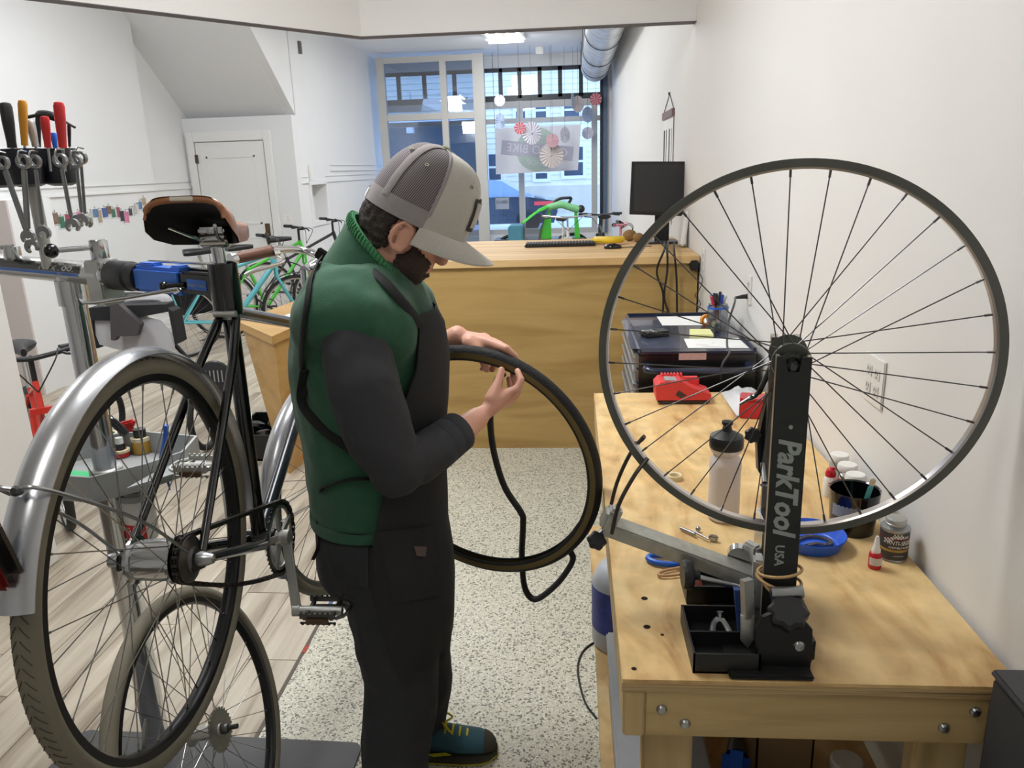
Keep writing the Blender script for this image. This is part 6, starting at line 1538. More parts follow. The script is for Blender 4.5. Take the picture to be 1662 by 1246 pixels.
def quad_on(pts, off, n=8):
    """patch laid on the clothes: pts are four image corners of the visible face"""
    rows = []
    for j in range(n + 1):
        r = []
        for i in range(n + 1):
            u, w = i / n, j / n
            x = (pts[0][0] * (1 - u) + pts[1][0] * u) * (1 - w) + (pts[3][0] * (1 - u) + pts[2][0] * u) * w
            y = (pts[0][1] * (1 - u) + pts[1][1] * u) * (1 - w) + (pts[3][1] * (1 - u) + pts[2][1] * u) * w
            r.append(hit(x, y, off, BV2))
        rows.append(r)
    return MB().loft(rows, caps=False, closed=False)
part('pocket', quad_on([(612, 862), (706, 850), (712, 965), (640, 978)], .006), 'apron_black', ap)
part('pocket_tag', quad_on([(668, 884), (688, 886), (686, 902), (672, 900)], .010, 3), mat('tag_brown', (96, 78, 74), .8), ap)
part('back_pocket', quad_on([(520, 862), (596, 866), (598, 955), (560, 950)], .003), 'denim_black', tr_o)
st_m = MB()
for pts in ([(516, 850), (556, 853), (596, 856), (597, 900), (598, 955)], [(622, 850), (630, 900), (634, 950), (632, 1000)]):
    st_m.tube(bez([hit(a, b, .004, bvh_of(tr_me)) for a, b in pts], 16), .0012, 5)
part('stitching', st_m, mat('stitch', (74, 66, 56), .9), tr_o)
def strap(pts, w, name, off=.005, par=None, bv=None):
    p3 = bez([hit(a, b, off, bv or BV2) if len(t_) == 2 else ony(a, b, t_[2]) for t_ in pts for a, b in [t_[:2]]], 30)
    part(name, MB().tube(p3, w / 2, 8, flat=.28), 'strap_black', par or ap)
strap([(556, 395), (540, 408), (522, 418), (508, 450), (500, 490), (494, 540), (492, 590), (498, 640)], .022, 'strap')
strap([(548, 404), (580, 425), (615, 452), (650, 490), (682, 528)], .026, 'strap')
strap([(500, 600), (496, 650), (524, 690), (566, 722), (610, 752), (655, 790)], .030, 'strap')
strap([(492, 555, 1.66), (479, 580, 1.66), (478, 625, 1.66), (484, 680, 1.66), (494, 720, 1.66), (503, 742, 1.66)], .016, 'strap')
strap([(524, 790), (570, 776), (620, 778), (660, 790)], .020, 'waist_tie')
strap([(526, 792), (516, 812, 1.62), (517, 850, 1.61), (519, 880, 1.61), (508, 908, 1.61)], .010, 'waist_tie')
bk_ = hit(523, 414, .010, BV2); part('buckle', MB().box(bk_, (.030, .012, .026), Matrix.Rotation(.6, 3, 'Y'), .003), 'strap_black', ap)

# --- cap
cap = part('cap', MB().sphere(RCp + Uh * .152, 1, (.011, .011, .007), 14, 8, B3), mat('cap_button', (150, 150, 128), .9), person, label='grey trucker cap with mesh sides')
def dome(ph, th, off=0.0):
    c = max(0.0, math.cos(th)) ** .62; s_ = math.sin(th)
    rf = .104 + .030 * max(0, math.cos(ph))
    q = RCp + Fh * ((rf + off) * c * math.cos(ph)) + Sh * ((.088 + off) * c * math.sin(ph)) + Uh * ((.150 + off) * s_ + (.010 * math.cos(ph) if th < .9 else .010 * math.cos(ph) * max(0, 1 - (th - .9) / .67)))
    return q
def patch(p0, p1, t0, t1, off, n=12, m_=10):
    return MB().loft([[dome(p0 + (p1 - p0) * i / n, t0 + (t1 - t0) * j / m_, off) for i in range(n + 1)] for j in range(m_ + 1)], caps=False, closed=False)
FA_ = math.radians(66)
part('front_panel', patch(-FA_, FA_, -.10, PI / 2, .001, 20, 14), 'cap_grey', cap)
mesh_m = bpy.data.materials.new('cap_mesh'); mesh_m.use_nodes = True; MATS['cap_mesh'] = mesh_m
nt = mesh_m.node_tree; b_ = nt.nodes['Principled BSDF']; tcn = nt.nodes.new('ShaderNodeTexCoord'); mpn = nt.nodes.new('ShaderNodeMapping'); mpn.inputs['Rotation'].default_value = (0, .58 + .25, 0)
wv_ = nt.nodes.new('ShaderNodeTexWave'); wv_.bands_direction = 'Z'; wv_.inputs['Scale'].default_value = 78; wv_.inputs['Distortion'].default_value = .4
crn_ = nt.nodes.new('ShaderNodeValToRGB'); crn_.color_ramp.elements[0].color = (*lin((66, 60, 64)), 1); crn_.color_ramp.elements[1].color = (*lin((146, 138, 140)), 1)
nt.links.new(tcn.outputs['Object'], mpn.inputs['Vector']); nt.links.new(mpn.outputs['Vector'], wv_.inputs['Vector']); nt.links.new(wv_.outputs['Fac'], crn_.inputs[0]); nt.links.new(crn_.outputs[0], b_.inputs['Base Color']); b_.inputs['Roughness'].default_value = .9
for s in (-1, 1):
    part('mesh_panel', patch(s * FA_, s * math.radians(122), .10, PI / 2 - .02, 0, 14, 12), 'cap_mesh', cap)
    part('mesh_panel', patch(s * math.radians(122), s * PI, .16, PI / 2 - .02, 0, 14, 12), 'cap_mesh', cap)
    part('side_band', patch(s * FA_, s * math.radians(160), -.10, .16, .0015, 16, 4), 'cap_band', cap)
    for a in (66, 122):
        pts = [dome(s * math.radians(a), t, .0015) for t in [.1 + k * (PI / 2 - .14) / 14 for k in range(15)]]
        hw = .010 if a > 100 else .004; rows_s = []
        for k, p in enumerate(pts):
            t = .1 + k * (PI / 2 - .14) / 14; ld = (dome(s * math.radians(a) + .05, t, .0025) - dome(s * math.radians(a) - .05, t, .0025)).normalized(); nn = (p - RCp).normalized(); rows_s.append([p - ld * hw, p - ld * hw * .5 + nn * .0015, p + ld * hw * .5 + nn * .0015, p + ld * hw])
        part('seam_tape', MB().loft(rows_s, caps=False, closed=False), 'cap_band', cap)
    for a, t in ((96, .80), (138, .95), (30, .78)):
        e_ = dome(s * math.radians(a), t, .002); nn = (e_ - RCp).normalized()
        part('eyelet', MB().ring(e_, nn, [(.0025, .001), (.0025, -.001), (.0052, -.001), (.0048, .0014)], 14), 'cap_button', cap)
part('adjust_strap', patch(math.radians(158), math.radians(202), -.10, .05, .0025, 8, 4), 'white_plastic', cap)
rows_t, rows_b = [], []
for j in range(9):
    f = j / 8; rt2, rb2 = [], []
    for i in range(25):
        u = -1 + 2 * i / 24; ph = u * math.radians(68)
        root = dome(ph, -.06, .0); ext = .084 * (1 - abs(u) ** 4)
        q = root + (Fh * .97 - Uh * .20).normalized() * (ext * f) - Uh * (.052 * u * u * f - .010 * f) + Sh * (.010 * u * f)
        rt2.append(q); rb2.append(q - Uh * .004)
    rows_t.append(rt2); rows_b.append(rb2)
br_m = MB().loft(rows_t, caps=False, closed=False).loft(rows_b, caps=False, closed=False)
k0 = 9 * 25
for i in range(24): br_m.f.append((8 * 25 + i, 8 * 25 + i + 1, k0 + 8 * 25 + i + 1, k0 + 8 * 25 + i))
part('brim', br_m, 'cap_grey', cap)
part('patch', patch(math.radians(-20), math.radians(20), .12, .62, .004, 10, 6), mat('patch_dark', (60, 54, 54), .8), cap)
part('patch_edge', patch(math.radians(-17), math.radians(17), .18, .56, .0055, 10, 6), mat('patch_light', (176, 172, 168), .8), cap)

# --- shoes
def shoe(heel, ln, ang, name='shoe'):
    M = Matrix.Translation(heel) @ Matrix.Rotation(ang, 4, 'Z')
    prof = [(0, .030, .075), (.05, .035, .095), (.10, .037, .098), (.15, .042, .078), (.20, .047, .060), (.25, .045, .050), (.275, .036, .040), (.29, .018, .028)]
    up = MB().ell([(V((x * ln / .29, 0, .018 + h / 2)), V((0, w, 0)), V((0, 0, h / 2))) for x, w, h in prof], 20)
    s_o = part(name, up.xform(M), mat('shoe_teal', (44, 86, 100), .7, var=.1, scale=40) if 'shoe_teal' not in MATS else 'shoe_teal', person)
    part('sole', MB().ell([(V((x * ln / .29, 0, .012)), V((0, w + .006, 0)), V((0, 0, .012))) for x, w, h in [(-.006, .026, 0)] + prof + [(.298, .012, 0)]], 20, expo=.7).xform(M), mat('shoe_sole', (60, 58, 48), .8) if 'shoe_sole' not in MATS else 'shoe_sole', s_o)
    part('sole_edge', MB().ell([(V((x * ln / .29, 0, .0045)), V((0, w + .0075, 0)), V((0, 0, .0045))) for x, w, h in [(-.006, .026, 0)] + prof + [(.299, .012, 0)]], 20, expo=.7).xform(M), mat('sole_yellow', (176, 168, 40), .7) if 'sole_yellow' not in MATS else 'sole_yellow', s_o)
    part('toe_cap', MB().ell([(V((x * ln / .29, 0, .020 + h / 2)), V((0, w + .002, 0)), V((0, 0, h / 2 + .001))) for x, w, h in [(.262, .0415, .043), (.272, .038, .040), (.284, .030, .033), (.295, .015, .021)]], 20).xform(M), 'shoe_sole', s_o)
    lc = MB()
    for k in range(4):
        x = .150 + k * .020; h = .018 + .082 - k * .008; lc.tube(bez([V((x, -.028, h - .022)), V((x + .004, -.012, h - .003)), V((x + .004, .012, h - .003)), V((x, .028, h - .022))], 9), .0032, 6)
    lc.tube(bez([V((.145, 0, .104)), V((.15, -.022, .122)), V((.17, -.03, .100)), V((.145, 0, .104)), V((.15, .02, .122)), V((.17, .03, .10)), V((.145, 0, .104))], 24), .003, 6)
    part('lace', lc.xform(M), mat('lace_yellow', (206, 198, 44), .7) if 'lace_yellow' not in MATS else 'lace_yellow', s_o)
    part('side_stripe', MB().prism([V((.10, -.0405, .035)), V((.155, -.0445, .042)), V((.17, -.0455, .036)), V((.12, -.0415, .028))], (0, -.003, 0)).xform(M), 'lace_yellow', s_o, 0)
shoe(V((-.525, 1.80, 0)), .29, 0.06); shoe(V((-.575, 1.600, 0)), .29, -.06)

# ------------------------------------------------------------------ the tyre in his hands and the inner tube
mat('tyre_black', (24, 24, 25), .75, var=.2, scale=60, bump=.3, bscale=160); mat('tyre_tan', (112, 96, 58), .7, var=.15, scale=14)
ty = thing('tyre', 'black bicycle tyre with tan sidewalls held in both hands', 'tyre', TYC - V((0, 0, .345)))
part('tread', MB().ring(TYC, TYN, [(.330, .0165), (.338, .013), (.3435, .007), (.345, 0), (.3435, -.007), (.338, -.013), (.330, -.0165), (.3285, -.015), (.336, -.011), (.342, 0), (.336, .011), (.3285, .015)], 96), 'tyre_black', ty)
for s in (-1, 1):
    part('sidewall', MB().ring(TYC, TYN, [(.331, s * .0166), (.322, s * .0175), (.316, s * .0160), (.316, s * .0145), (.322, s * .0155), (.330, s * .0148)], 96), 'tyre_tan', ty)
    part('bead', MB().ring(TYC, TYN, [(.317, s * .0162), (.311, s * .0145), (.308, s * .0115), (.311, s * .0095), (.317, s * .0135)], 96), 'rubber', ty)
tb = [(818, 606, -.004), (806, 618, .0), (798, 650, .004), (796, 690, .006), (803, 740, .0), (820, 792, -.004), (846, 832, -.004), (849, 850, -.004), (847, 900, -.012), (850, 945, -.02), (858, 966, -.02), (871, 972, -.02), (890, 960, -.02), (912, 938, -.025), (930, 908, -.03), (924, 890, -.03), (930, 868, -.03), (950, 840, -.02), (962, 815, -.004), (960, 790, .0)]
solo('inner_tube', MB().tube(bez([typ(a, b, -.03 if b > 880 else c) for a, b, c in tb], 90), .0105, 10, flat=.8), 'rubber', 'limp black inner tube hanging from the tyre', 'inner tube')
# ------------------------------------------------------------------ background bicycles
def gen_bike(name, label, rg, fg, fm, R=.34, WB=1.05, sh=.93, bh=1.04, bar=.58, sweep=.10, fender=False, group=None, tyre='rubber', scale=1.0, barmat='black_plastic'):
    rg = V(rg); d = (V(fg) - rg); d.z = 0; d.normalize(); n = V((d.y, -d.x, 0))
    def q(x, z, o=0.0): return rg + d * x + V((0, 0, z)) + n * o
    t = thing(name, label, 'bicycle', q(WB / 2, 0), group)
    bb = q(.43 * WB / 1.05, R - .06); st = q(.27 * WB / 1.05, sh - .22); hd = q(WB - .20, bh - .16); hl = q(WB - .165, bh - .30)
    kr = (1.35 if fm == 'turquoise' else 1.0) if R > .31 else .72
    fr = MB().cyl(bb, st, .017 * kr).cyl(st - V((0, 0, .03)), hd - V((0, 0, .02)), .016 * kr).cyl(bb, hl + V((0, 0, .03)), .019 * kr).cyl(hd, hl, .021 * kr)
    for s in (-1, 1):
        fr.cyl(bb + n * s * .02, q(0, R, s * .062), .010).cyl(st - V((0, 0, .04)) + n * s * .015, q(0, R, s * .062), .009)
    part('frame', fr, fm, t)
    part('fork', MB().tube([hl + n * .04, hl + n * .048 - V((0, 0, .1)), q(WB, R, .055)], [.013, .013, .009], 10).tube([hl - n * .04, hl - n * .048 - V((0, 0, .1)), q(WB, R, -.055)], [.013, .013, .009], 10).beam(hl + n * .05, hl - n * .05, .03, .03), fm, t)
    for cx in (0, WB):
        w = part('wheel', MB().ring(q(cx, R), n, rim_prof(R - .028, R - .045, .026), 48), 'alu', t)
        part('wheel_tyre', MB().ring(q(cx, R), n, tyre_prof(R - .034, R, .042, 10), 48), tyre, w)
        sp = MB()
        for k in range(24):
            a = 2 * PI * k / 24; a2 = a + (.9 if k % 4 < 2 else -.9); s = 1 if k % 2 else -1
            dd = lambda an, r: d * (math.cos(an) * r) + V((0, 0, math.sin(an) * r))
            sp.cyl(q(cx, R) + dd(a2, .022) + n * s * .03, q(cx, R) + dd(a, R - .043), .0012, seg=4)
        o = part('spokes', sp, 'spoke_steel', w, 0); o['kind'] = 'stuff'
        part('hub', MB().cyl(q(cx, R, -.05), q(cx, R, .05), .016).cyl(q(cx, R, -.065), q(cx, R, .065), .006), 'steel_dark', w)
        if fender:
            part('mudguard', MB().ring(q(cx, R), n, [(R + .02, -.024), (R + .026, 0), (R + .02, .024), (R + .018, .022), (R + .023, 0), (R + .018, -.022)], 30, math.radians(20 if cx else 10), math.radians(190 if cx else 170), d), 'black_plastic', t)
    part('crankset', MB().ring(bb + n * .05, n, [(.078, .002), (.078, -.002), (.088, -.002), (.088, .002)], 32).beam(bb + n * .06, bb + n * .06 + d * .12 + V((0, 0, -.11)), .012, .022).beam(bb - n * .06, bb - n * .06 - d * .12 + V((0, 0, .11)), .012, .022).beam(bb + n * .05 - d * .08, bb + n * .05 + d * .08, .004, .02).cyl(bb - n * .06, bb + n * .06, .016), 'steel_dark', t)
    for s in (-1, 1):
        e = bb + n * s * .07 + d * s * .12 + V((0, 0, -s * .11)); part('pedal', MB().beam(e + n * s * .005, e + n * s * .10, .08, .022, bev=.005), 'black_plastic', t)
    sp1 = q(.215 * WB / 1.05, sh - .05); part('seat_post', MB().cyl(st, sp1, .0135), 'alu', t)
    sd = [(-.13, .075, .030), (-.10, .085, .034), (-.04, .07, .034), (.02, .035, .030), (.09, .022, .026), (.14, .014, .020)]
    part('saddle', MB().ell([(sp1 + d * x + V((0, 0, .035)), n * w, V((0, 0, h))) for x, w, h in sd], 16), 'black_plastic', t)
    bc_ = hd + V((0, 0, .12)) + d * .05
    part('stem', MB().cyl(hd, hd + V((0, 0, .12)), .013).cyl(hd + V((0, 0, .115)), bc_, .014), barmat, t)
    hb = part('handlebar', MB().tube(bez([bc_ + n * (s * bar / 2 * u) - d * (sweep * u * u) + V((0, 0, .02 * u)) for s, u in ((-1, 1), (-1, .6), (-1, .25), (1, 0), (1, .25), (1, .6), (1, 1))], 24), .012, 10), barmat, t)
    for s in (-1, 1):
        g = bc_ + n * (s * bar / 2) - d * sweep + V((0, 0, .02)); part('grip', MB().cyl(g, g - n * s * .12 + d * .035, .017), 'black_plastic', hb)
        part('brake_lever', MB().tube(bez([g - n * s * .13 + d * .05, g - n * s * .10 + d * .09 - V((0, 0, .02)), g - n * s * .02 + d * .07 - V((0, 0, .03))], 8), .007, 6), 'black_plastic', hb)
        part('cable', MB().tube(bez([g - n * s * .13 + d * .04, g - n * s * .16 + d * .16 - V((0, 0, .03)), hl + d * .04 + V((0, 0, .1))], 10), .0035, 5), 'black_plastic', hb)
    return t, q
mat('turquoise', (92, 178, 188), .3, coat=.4, var=.04); mat('bike_green', (76, 186, 60), .3, coat=.4, var=.04); mat('bike_red', (206, 52, 38), .3, coat=.3, var=.05); mat('bike_dark', (44, 46, 50), .35); mat('bike_white', (206, 204, 200), .35); mat('bike_pink', (222, 138, 156), .4)
r1 = onz(306, 580, 0); f1 = onz(437, 563, 0)
tq, qf = gen_bike('bicycle', 'turquoise bicycle with black bag parked left of the small desk', r1, f1, 'turquoise', fender=True, sh=.98, bh=1.08, group='bicycles parked in the showroom')
part('pannier', MB().box(qf(.12, .58, -.14), (.12, .42, .40), Matrix.Rotation(math.atan2((f1 - r1).y, (f1 - r1).x) - PI / 2, 3, 'Z'), .03), mat('bag_black', (28, 28, 32), .8), tq)
part('rear_rack', MB().tube([qf(-.3, .76, .06), qf(.25, .76, .06), qf(.25, .76, -.06), qf(-.3, .76, -.06)], .008, 8, closed=True).cyl(qf(-.1, .76, .06), qf(0, .34, .075), .006).cyl(qf(-.1, .76, -.06), qf(0, .34, -.075), .006), 'turquoise', tq)
off = V((.55, 1.15, 0))
gen_bike('bicycle', 'bright green bicycle parked behind the turquoise bicycle', r1 + V((.02, .85, 0)), f1 + V((.02, .95, 0)), 'bike_green', fender=True, bh=1.10, group='bicycles parked in the showroom')
gen_bike('bicycle', 'dark bicycle farthest back near the alcove door', r1 + V((.1, 1.75, 0)), f1 + V((.1, 1.8, 0)), 'bike_dark', bh=1.12, group='bicycles parked in the showroom')
fr_ = onz(112, 856, 0)
gen_bike('bicycle', 'small red children bicycle standing beside the white cabinet', fr_ + V((-.55, .62, 0)), fr_, 'bike_red', R=.27, WB=.83, sh=.80, bh=.86, bar=.5, group='bicycles parked in the showroom')
# cargo trailer with a grey cover
cq = lambda px, py, y: ony(px, py, y)
YT = 4.4
ct_ = thing('cargo_trailer', 'cargo trailer under a grey rain cover with black straps', 'trailer', V((ony(215, 560, YT).x, YT, 0)))
cvr = []
for yy, k in ((YT - .25, 1.0), (YT, 1.04), (YT + .3, .98)):
    cvr.append([ony(a, b, yy) * 1.0 for a, b in ((150, 556), (143, 524), (152, 505), (200, 498), (232, 512), (262, 520), (284, 545), (284, 566), (220, 575))])
part('cover', MB().loft(cvr), mat('cover_grey', (176, 176, 180), .7, var=.08, scale=6, bump=.3, bscale=9), ct_, 30)
part('roll', MB().tube(bez([ony(180, 497, YT - .1), ony(215, 486, YT - .1), ony(262, 484, YT - .1), ony(272, 492, YT - .1)], 14), .05, 12, flat=.6), 'cover_grey', ct_)
part('strap', MB().prism([ony(142, 500, YT - .27), ony(190, 496, YT - .27), ony(268, 494, YT - .27), ony(272, 506, YT - .27), ony(240, 512, YT - .27), ony(200, 520, YT - .27), ony(148, 520, YT - .27)], (0, .1, 0)), 'bag_black', ct_, 0)
part('strap', MB().prism([ony(140, 518, YT - .27), ony(150, 520, YT - .27), ony(152, 545, YT - .27), ony(160, 565, YT - .27), ony(142, 566, YT - .27)], (0, .1, 0)), 'bag_black', ct_, 0)
part('strap', MB().prism([ony(272, 500, YT - .27), ony(280, 505, YT - .27), ony(290, 556, YT - .27), ony(284, 560, YT - .27)], (0, .1, 0)), 'bag_black', ct_, 0)
part('flap', MB().prism([ony(178, 490, YT - .33), ony(186, 488, YT - .33), ony(228, 526, YT - .33), ony(222, 545, YT - .33), ony(190, 546, YT - .33), ony(186, 553, YT - .33), ony(180, 552, YT - .33)], (0, .04, 0)), mat('flap_grey', (70, 66, 68), .7), ct_, 0)
part('frame', MB().cyl(ony(285, 560, YT), ony(312, 590, YT), .014).cyl(ony(150, 560, YT + .2), V((ony(150, 560, YT + .2).x, YT + .2, .1)), .014), 'black_metal', ct_)
for o_ in (-.2, .45):
    cxw = ony(215, 560, YT).x + o_; part('wheel', MB().ring((cxw, YT - .1, .21), (1, 0, 0), tyre_prof(.17, .21, .04, 10), 40), 'rubber', ct_)
part('headrest', MB().ell([(ony(206, 476, YT + .3), V((.10, 0, 0)), V((0, .05, 0))), (ony(206, 488, YT + .3), V((.12, 0, 0)), V((0, .06, 0)))], 16), 'bag_black', ct_)
# white cabinet at the left edge
wb0 = onz(97, 908, 0)
cabx = thing('cabinet', 'tall plain white cabinet at the left edge of the view', 'cabinet', (wb0.x - .3, wb0.y - .3, 0))
part('body', MB().bb(wb0.x - .62, wb0.x, wb0.y - .55, wb0.y, .0, 1.32, .004), 'wall_paint', cabx)
part('door', MB().bb(wb0.x - .60, wb0.x - .02, wb0.y - .565, wb0.y - .552, .03, 1.30, .003), 'trim_paint', cabx)
# small desk with tapered end panel
dtop = .80
dA, dB, dC, dD = onz(441, 546, dtop), onz(387, 522, dtop), onz(500, 494, dtop), onz(500, 520, dtop)
ux = (dD - dA); ux.z = 0; uxn = ux.normalized(); ub = (dB - dA); ub.z = 0
dep = ub.length; ubn = ub.normalized()
desk = thing('desk', 'small light oak desk with tapered end panel left of the person', 'desk', V((dA.x + .3, dA.y + .3, 0)))
tp = [dA, dA + uxn * 1.1, dA + uxn * 1.1 + ubn * dep, dB]
part('desk_top', MB().prism([p + V((0, 0, -.045)) for p in tp], (0, 0, .045)), 'desk_wood', desk, 0)
ia = dA + uxn * .03 + ubn * .02; ib = dA + uxn * .03 + ubn * (dep - .01)
low = V((onz(492, 779, 0).x, onz(492, 779, 0).y, 0))
ia0 = V((ia.x, ia.y, 0)); 
part('end_panel', MB().prism([V((ia.x, ia.y, dtop - .045)), V((ib.x, ib.y, dtop - .045)), V((ia.x, ia.y, 0)) + ubn * .10, V((ia.x, ia.y, 0))], uxn * .03), 'desk_wood', desk, 0)
part('front_panel', MB().prism([V((ia.x, ia.y, 0)) + uxn * .03, V((ia.x, ia.y, dtop - .045)) + uxn * .03, V((ia.x, ia.y, dtop - .045)) + uxn * 1.0, V((ia.x, ia.y, 0)) + uxn * 1.0], ubn * .025), 'desk_wood', desk, 0)
pap = onz(470, 508, dtop); solo('paper_sheet', MB().prism([onz(462, 512, dtop), onz(500, 500, dtop), onz(505, 510, dtop), onz(480, 522, dtop)], (0, 0, .002)), 'paper', 'white paper lying on the small desk', 'paper', smooth=0)
og = onz(497, 748, .0); solo('orange_tag', MB().box(ony(500, 742, ia.y - .02), (.06, .012, .03), None, .004), mat('orange_plastic', (214, 92, 30), .5), 'orange reflector on the front of the small desk', 'tag')
bc3 = onz(430, 748, 0)
bkx = thing('parts_crate', 'low black parts crate on the floor behind the front mudguard', 'crate', bc3)
part('crate', tray(bc3.x - .22, bc3.x + .18, bc3.y, bc3.y + .45, 0, .16, (), .012), 'black_plastic', bkx, 0)
for k in range(5):
    part('part_piece', MB().lathe([(.03, 0), (.045, .01), (.045, .03), (.02, .04), (0, .04)], (bc3.x - .14 + (k % 3) * .11, bc3.y + .1 + (k // 3) * .16, .12), (.2 * (k - 2), .3, 1), 14), 'steel_dark', bkx)
sl = ony(347, 615, 4.2); sp2 = thing('slotted_pedal', 'black slotted metal plate seen behind the black bicycle frame', 'plate', sl)
part('plate', MB().lathe([(.10, -.01), (.11, 0), (.10, .01)], sl, (.1, -1, .3), 24), 'black_plastic', sp2)
sl_ = MB()
for k in range(6): sl_.box(sl + V((-.06 + k * .024, -.014, .02)), (.006, .004, .07))
part('slots', sl_, 'grey_plastic', sp2, 0)
part('stem', MB().cyl(sl, V((sl.x, 4.25, 0)), .012), 'black_metal', sp2)
# garland of photos on the left wall
gpts = [(126, 352), (136, 356), (146, 352), (153, 348), (160, 350), (168, 346), (175, 343), (182, 348), (190, 345), (196, 351), (203, 352), (210, 347), (218, 342), (226, 336), (232, 330), (118, 358), (108, 356), (98, 360), (88, 354), (78, 350)]
gx = XL1 + JG + .002
gar = thing('photo_garland', 'string of small snapshots clipped across the left wall', 'garland', onx(160, 350, gx))
gs = sorted([onx(a, b - 9, gx) for a, b in gpts], key=lambda p: p.y)
part('string', MB().tube(gs, .003, 4), 'print_ink', gar)
gc = [(70, 92, 150), (150, 70, 84), (62, 66, 76), (170, 150, 120), (60, 110, 84), (200, 120, 150), (86, 120, 160), (120, 96, 80), (40, 48, 60), (190, 186, 176)]
for k, c in enumerate(gc): mat('snapshot_%d' % k, c, .5, var=.45, scale=40)
for k, p in enumerate(gs):
    w = random.uniform(.055, .09); h = random.uniform(.07, .12)
    f = part('snapshot', MB().box(p + V((.004, 0, -h / 2)), (.002, w + .012, h + .012), Matrix.Rotation(random.uniform(-.15, .15), 3, 'X')), 'paper', gar, 0)
    part('print', MB().box(p + V((.0058, 0, -h / 2)), (.001, w, h), Matrix.Rotation(random.uniform(-.05, .05), 3, 'X')), 'snapshot_%d' % (k * 7 % 10), f, 0)
    part('clip', MB().box(p + V((.006, 0, .008)), (.008, .008, .03)), 'window_frame_beige', f, 0)
# ------------------------------------------------------------------ bicycles and canopy in front of the shop window
YC = 12.1
cn = thing('canopy_bike', 'cargo bicycle with bright green rain canopy in front of the shop window', 'cargo bicycle', V((ony(905, 390, YC).x, YC, 0)))
mat('canopy_green', (72, 186, 56), .6, var=.08, scale=4); mat('canopy_pale', (120, 188, 132), .5)
part('canopy_panel', MB().prism([ony(890, 340, YC), ony(894, 348, YC), ony(896, 420, YC), ony(870, 420, YC), ony(876, 372, YC)], (0, .06, 0)), 'canopy_green', cn, 0)
part('canopy_panel', MB().prism([ony(932, 344, YC), ony(937, 344, YC), ony(946, 420, YC), ony(933, 420, YC)], (0, .06, 0)), 'canopy_green', cn, 0)
part('canopy_top', MB().tube(bez([ony(888, 338, YC), ony(900, 334, YC), ony(912, 332, YC), ony(925, 336, YC), ony(940, 340, YC)], 16), .055, 12), 'canopy_pale', cn)
part('canopy_arch', MB().tube(bez([ony(889, 335, YC), ony(870, 345, YC - .3), ony(848, 362, YC - .5)], 12), [.05] * 5 + [.03] * 8, 8, flat=.5), 'canopy_green', cn)
part('clear_sheet', MB().prism([ony(886, 340, YC - .02), ony(872, 420, YC - .02), ony(812, 425, YC - .02), ony(850, 364, YC - .02)], (0, .01, 0)), glass_mat('clear_vinyl', (214, 222, 230), .22, .15), cn, 0)
part('end_knob', MB().sphere(ony(943, 339, YC), .06), 'black_plastic', cn)
part('bar_loop', MB().tube(bez([ony(897, 332, YC + .1), ony(902, 326, YC + .1), ony(910, 322, YC + .1), ony(922, 321, YC + .1), ony(927, 322, YC + .1), ony(922, 332, YC + .1)], 16), .022, 8), 'black_plastic', cn)
part('box', MB().bb(ony(826, 400, YC).x, ony(850, 400, YC).x, YC - .1, YC + .5, .3, ony(840, 366, YC).z, .02), mat('teal_panel', (70, 130, 150), .6), cn)
part('tub', MB().bb(ony(800, 395, YC).x, ony(950, 395, YC).x, YC - .05, YC + .5, .25, ony(880, 388, YC).z, .02), 'bike_dark', cn)
for px in (830, 930): part('wheel', MB().ring((ony(px, 395, YC).x, YC + .2, .3), (0, 1, 0), tyre_prof(.25, .3, .05, 10), 40), 'rubber', cn)
g1 = V((ony(928, 352, 9.9).x, 9.9, 0))
gen_bike('bicycle', 'silver-barred bicycle with dark grips in front of the green canopy', g1 + V((-.15, 1.0, 0)), g1 + V((-.02, -.15, 0)), 'bike_white', bar=.66, bh=1.02, sweep=.14, barmat='chrome', group='bicycles near the shop window')
g2 = V((ony(972, 372, 10.0).x + .05, 10.0, 0))
gen_bike('bicycle', 'dark bicycle with black saddle right of the green canopy', g2 + V((.02, -.2, 0)), g2 + V((-.02, .8, 0)), 'bike_dark', sh=1.0, bh=1.0, group='bicycles near the shop window')
g3 = V((ony(1000, 390, 7.4).x, 7.4, 0))
gen_bike('bicycle', 'pink bicycle parked behind the counter by the right wall', g3 + V((-.70, .12, 0)), g3 + V((.2, 0, 0)), 'bike_pink', R=.30, WB=.95, sh=.92, bh=1.10, bar=.46, barmat='bike_pink', group='bicycles near the shop window')
# ------------------------------------------------------------------ around and under the workbench
bn0 = onz(1605, 1246, .35)
bin_ = thing('waste_bin', 'dark grey box standing at the right front corner of the workbench', 'box', (.68, .96, 0))
bt = ony(1604, 1098, 1.035).z
part('body', MB().bb(ony(1606, 1130, 1.035).x, XW - .004, .70, 1.035, 0, bt, .004), mat('box_slate', (58, 58, 60), .6, var=.05), bin_)
part('lid', MB().bb(ony(1604, 1130, 1.035).x, XW - .003, .695, 1.04, bt, bt + .012, .004), mat('box_lid', (72, 72, 74), .6), bin_)
zs = .30
jg = onz(986, 985, zs); jc = V((.125, 1.93, zs))
jug = thing('jug', 'translucent jug with blue label on the lower shelf', 'jug', jc)
part('body', MB().lathe([(0, 0), (.072, 0), (.078, .01), (.078, .20), (.06, .24), (.03, .26), (0, .26)], jc, seg=28), mat('jug_plastic', (196, 198, 204), .35, trans=.15), jug)
part('label_wrap', MB().ring(jc, (0, 0, 1), [(.0788, .06), (.0788, .19), (.078, .19), (.078, .06)], 28), mat('jug_blue', (62, 72, 148), .5, var=.35, scale=30), jug)
part('cap', MB().lathe([(.028, .255), (.028, .285), (0, .285)], jc, seg=20), 'blue_plastic', jug)
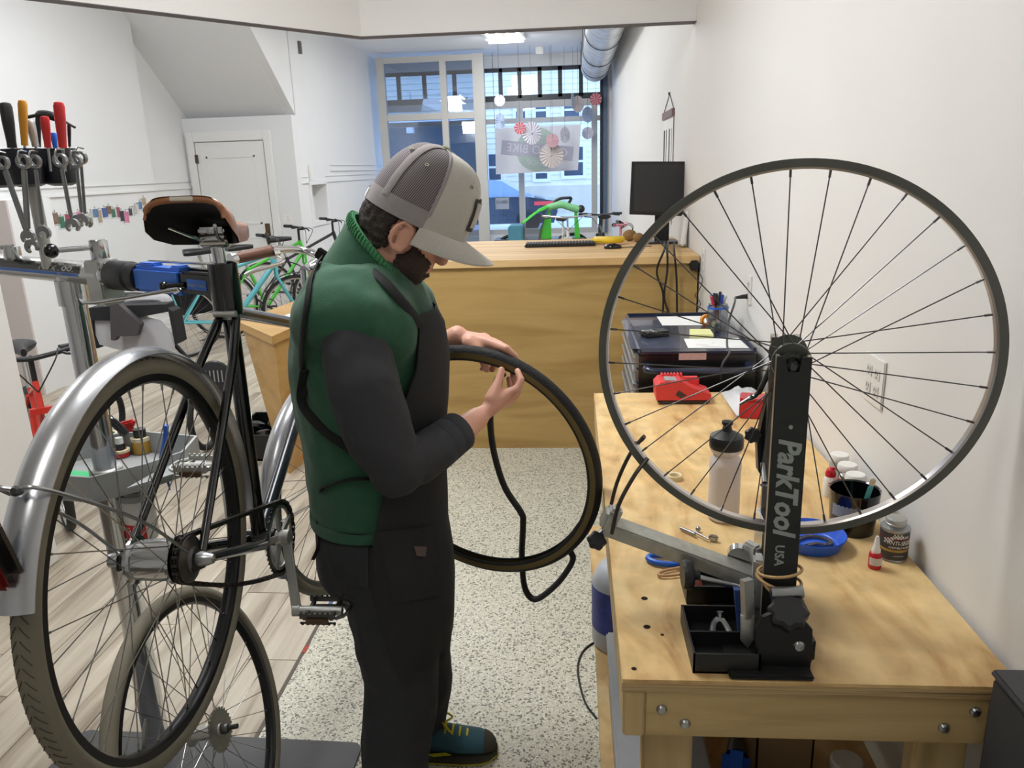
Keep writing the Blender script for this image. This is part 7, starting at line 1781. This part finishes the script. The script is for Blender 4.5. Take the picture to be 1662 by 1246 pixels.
gb = thing('storage_tub', 'long clear storage tub with grey lid on the lower shelf', 'tub', (.16, 1.45, zs))
part('tub', tray(.085, .26, 1.12, 1.72, zs, zs + .15, (), .004), mat('tub_clear', (176, 180, 186), .3, trans=.3), gb, 0)
part('lid', MB().bb(.078, .266, 1.112, 1.73, zs + .15, zs + .165, .005), 'grey_plastic', gb)
dr0 = V((.31, 1.20, zs))
dr = thing('cordless_drill', 'blue cordless drill lying on the lower shelf under the bench', 'drill', dr0)
part('body', MB().beam(dr0 + V((-.02, 0, .12)), dr0 + V((.02, .14, .13)), .055, .07, bev=.015), 'blue_plastic', dr)
part('handle', MB().beam(dr0 + V((.03, .03, .10)), dr0 + V((.07, .06, .01)), .036, .05, (0, 1, 0), bev=.012), 'blue_plastic', dr)
part('chuck', MB().cyl(dr0 + V((.02, .14, .13)), dr0 + V((.03, .19, .132)), .024, .016), 'black_plastic', dr)
cbx = thing('cardboard_box', 'open cardboard box on the lower shelf under the bench', 'box', (.42, 1.42, zs))
part('box', tray(.385, .505, 1.40, 1.56, zs, zs + .13, (), .004), mat('cardboard', (150, 122, 88), .8, var=.06), cbx, 0)
for k, (x, y, h, r, lab) in enumerate(((.42, 1.22, .07, .048, 'white plastic tub in front of the cardboard box under the bench'), (.56, 1.20, .085, .045, 'white plastic tub near the right leg under the bench'), (.56, 1.36, .10, .032, 'white-capped bottle beside the cardboard box under the bench'))):
    t = thing('plastic_tub', lab, 'tub', (x, y, zs), 'tubs under the bench')
    part('body', MB().lathe([(0, 0), (r * .9, 0), (r, h), (0, h)], (x, y, zs), seg=24), 'white_plastic', t)
    part('lid', MB().lathe([(r * 1.05, h), (r * 1.05, h + .012), (r * .9, h + .016), (0, h + .016)], (x, y, zs), seg=24), 'white_plastic', t)
lp_ = [onz(a, b, .004) for a, b in ((968, 1165), (950, 1140), (940, 1105), (938, 1080), (944, 1060), (955, 1048), (968, 1040))]
solo('floor_cable', MB().tube(bez(lp_, 30), .0035, 6), 'black_plastic', 'thin dark cable looping on the terrazzo floor beside the bench', 'cable')
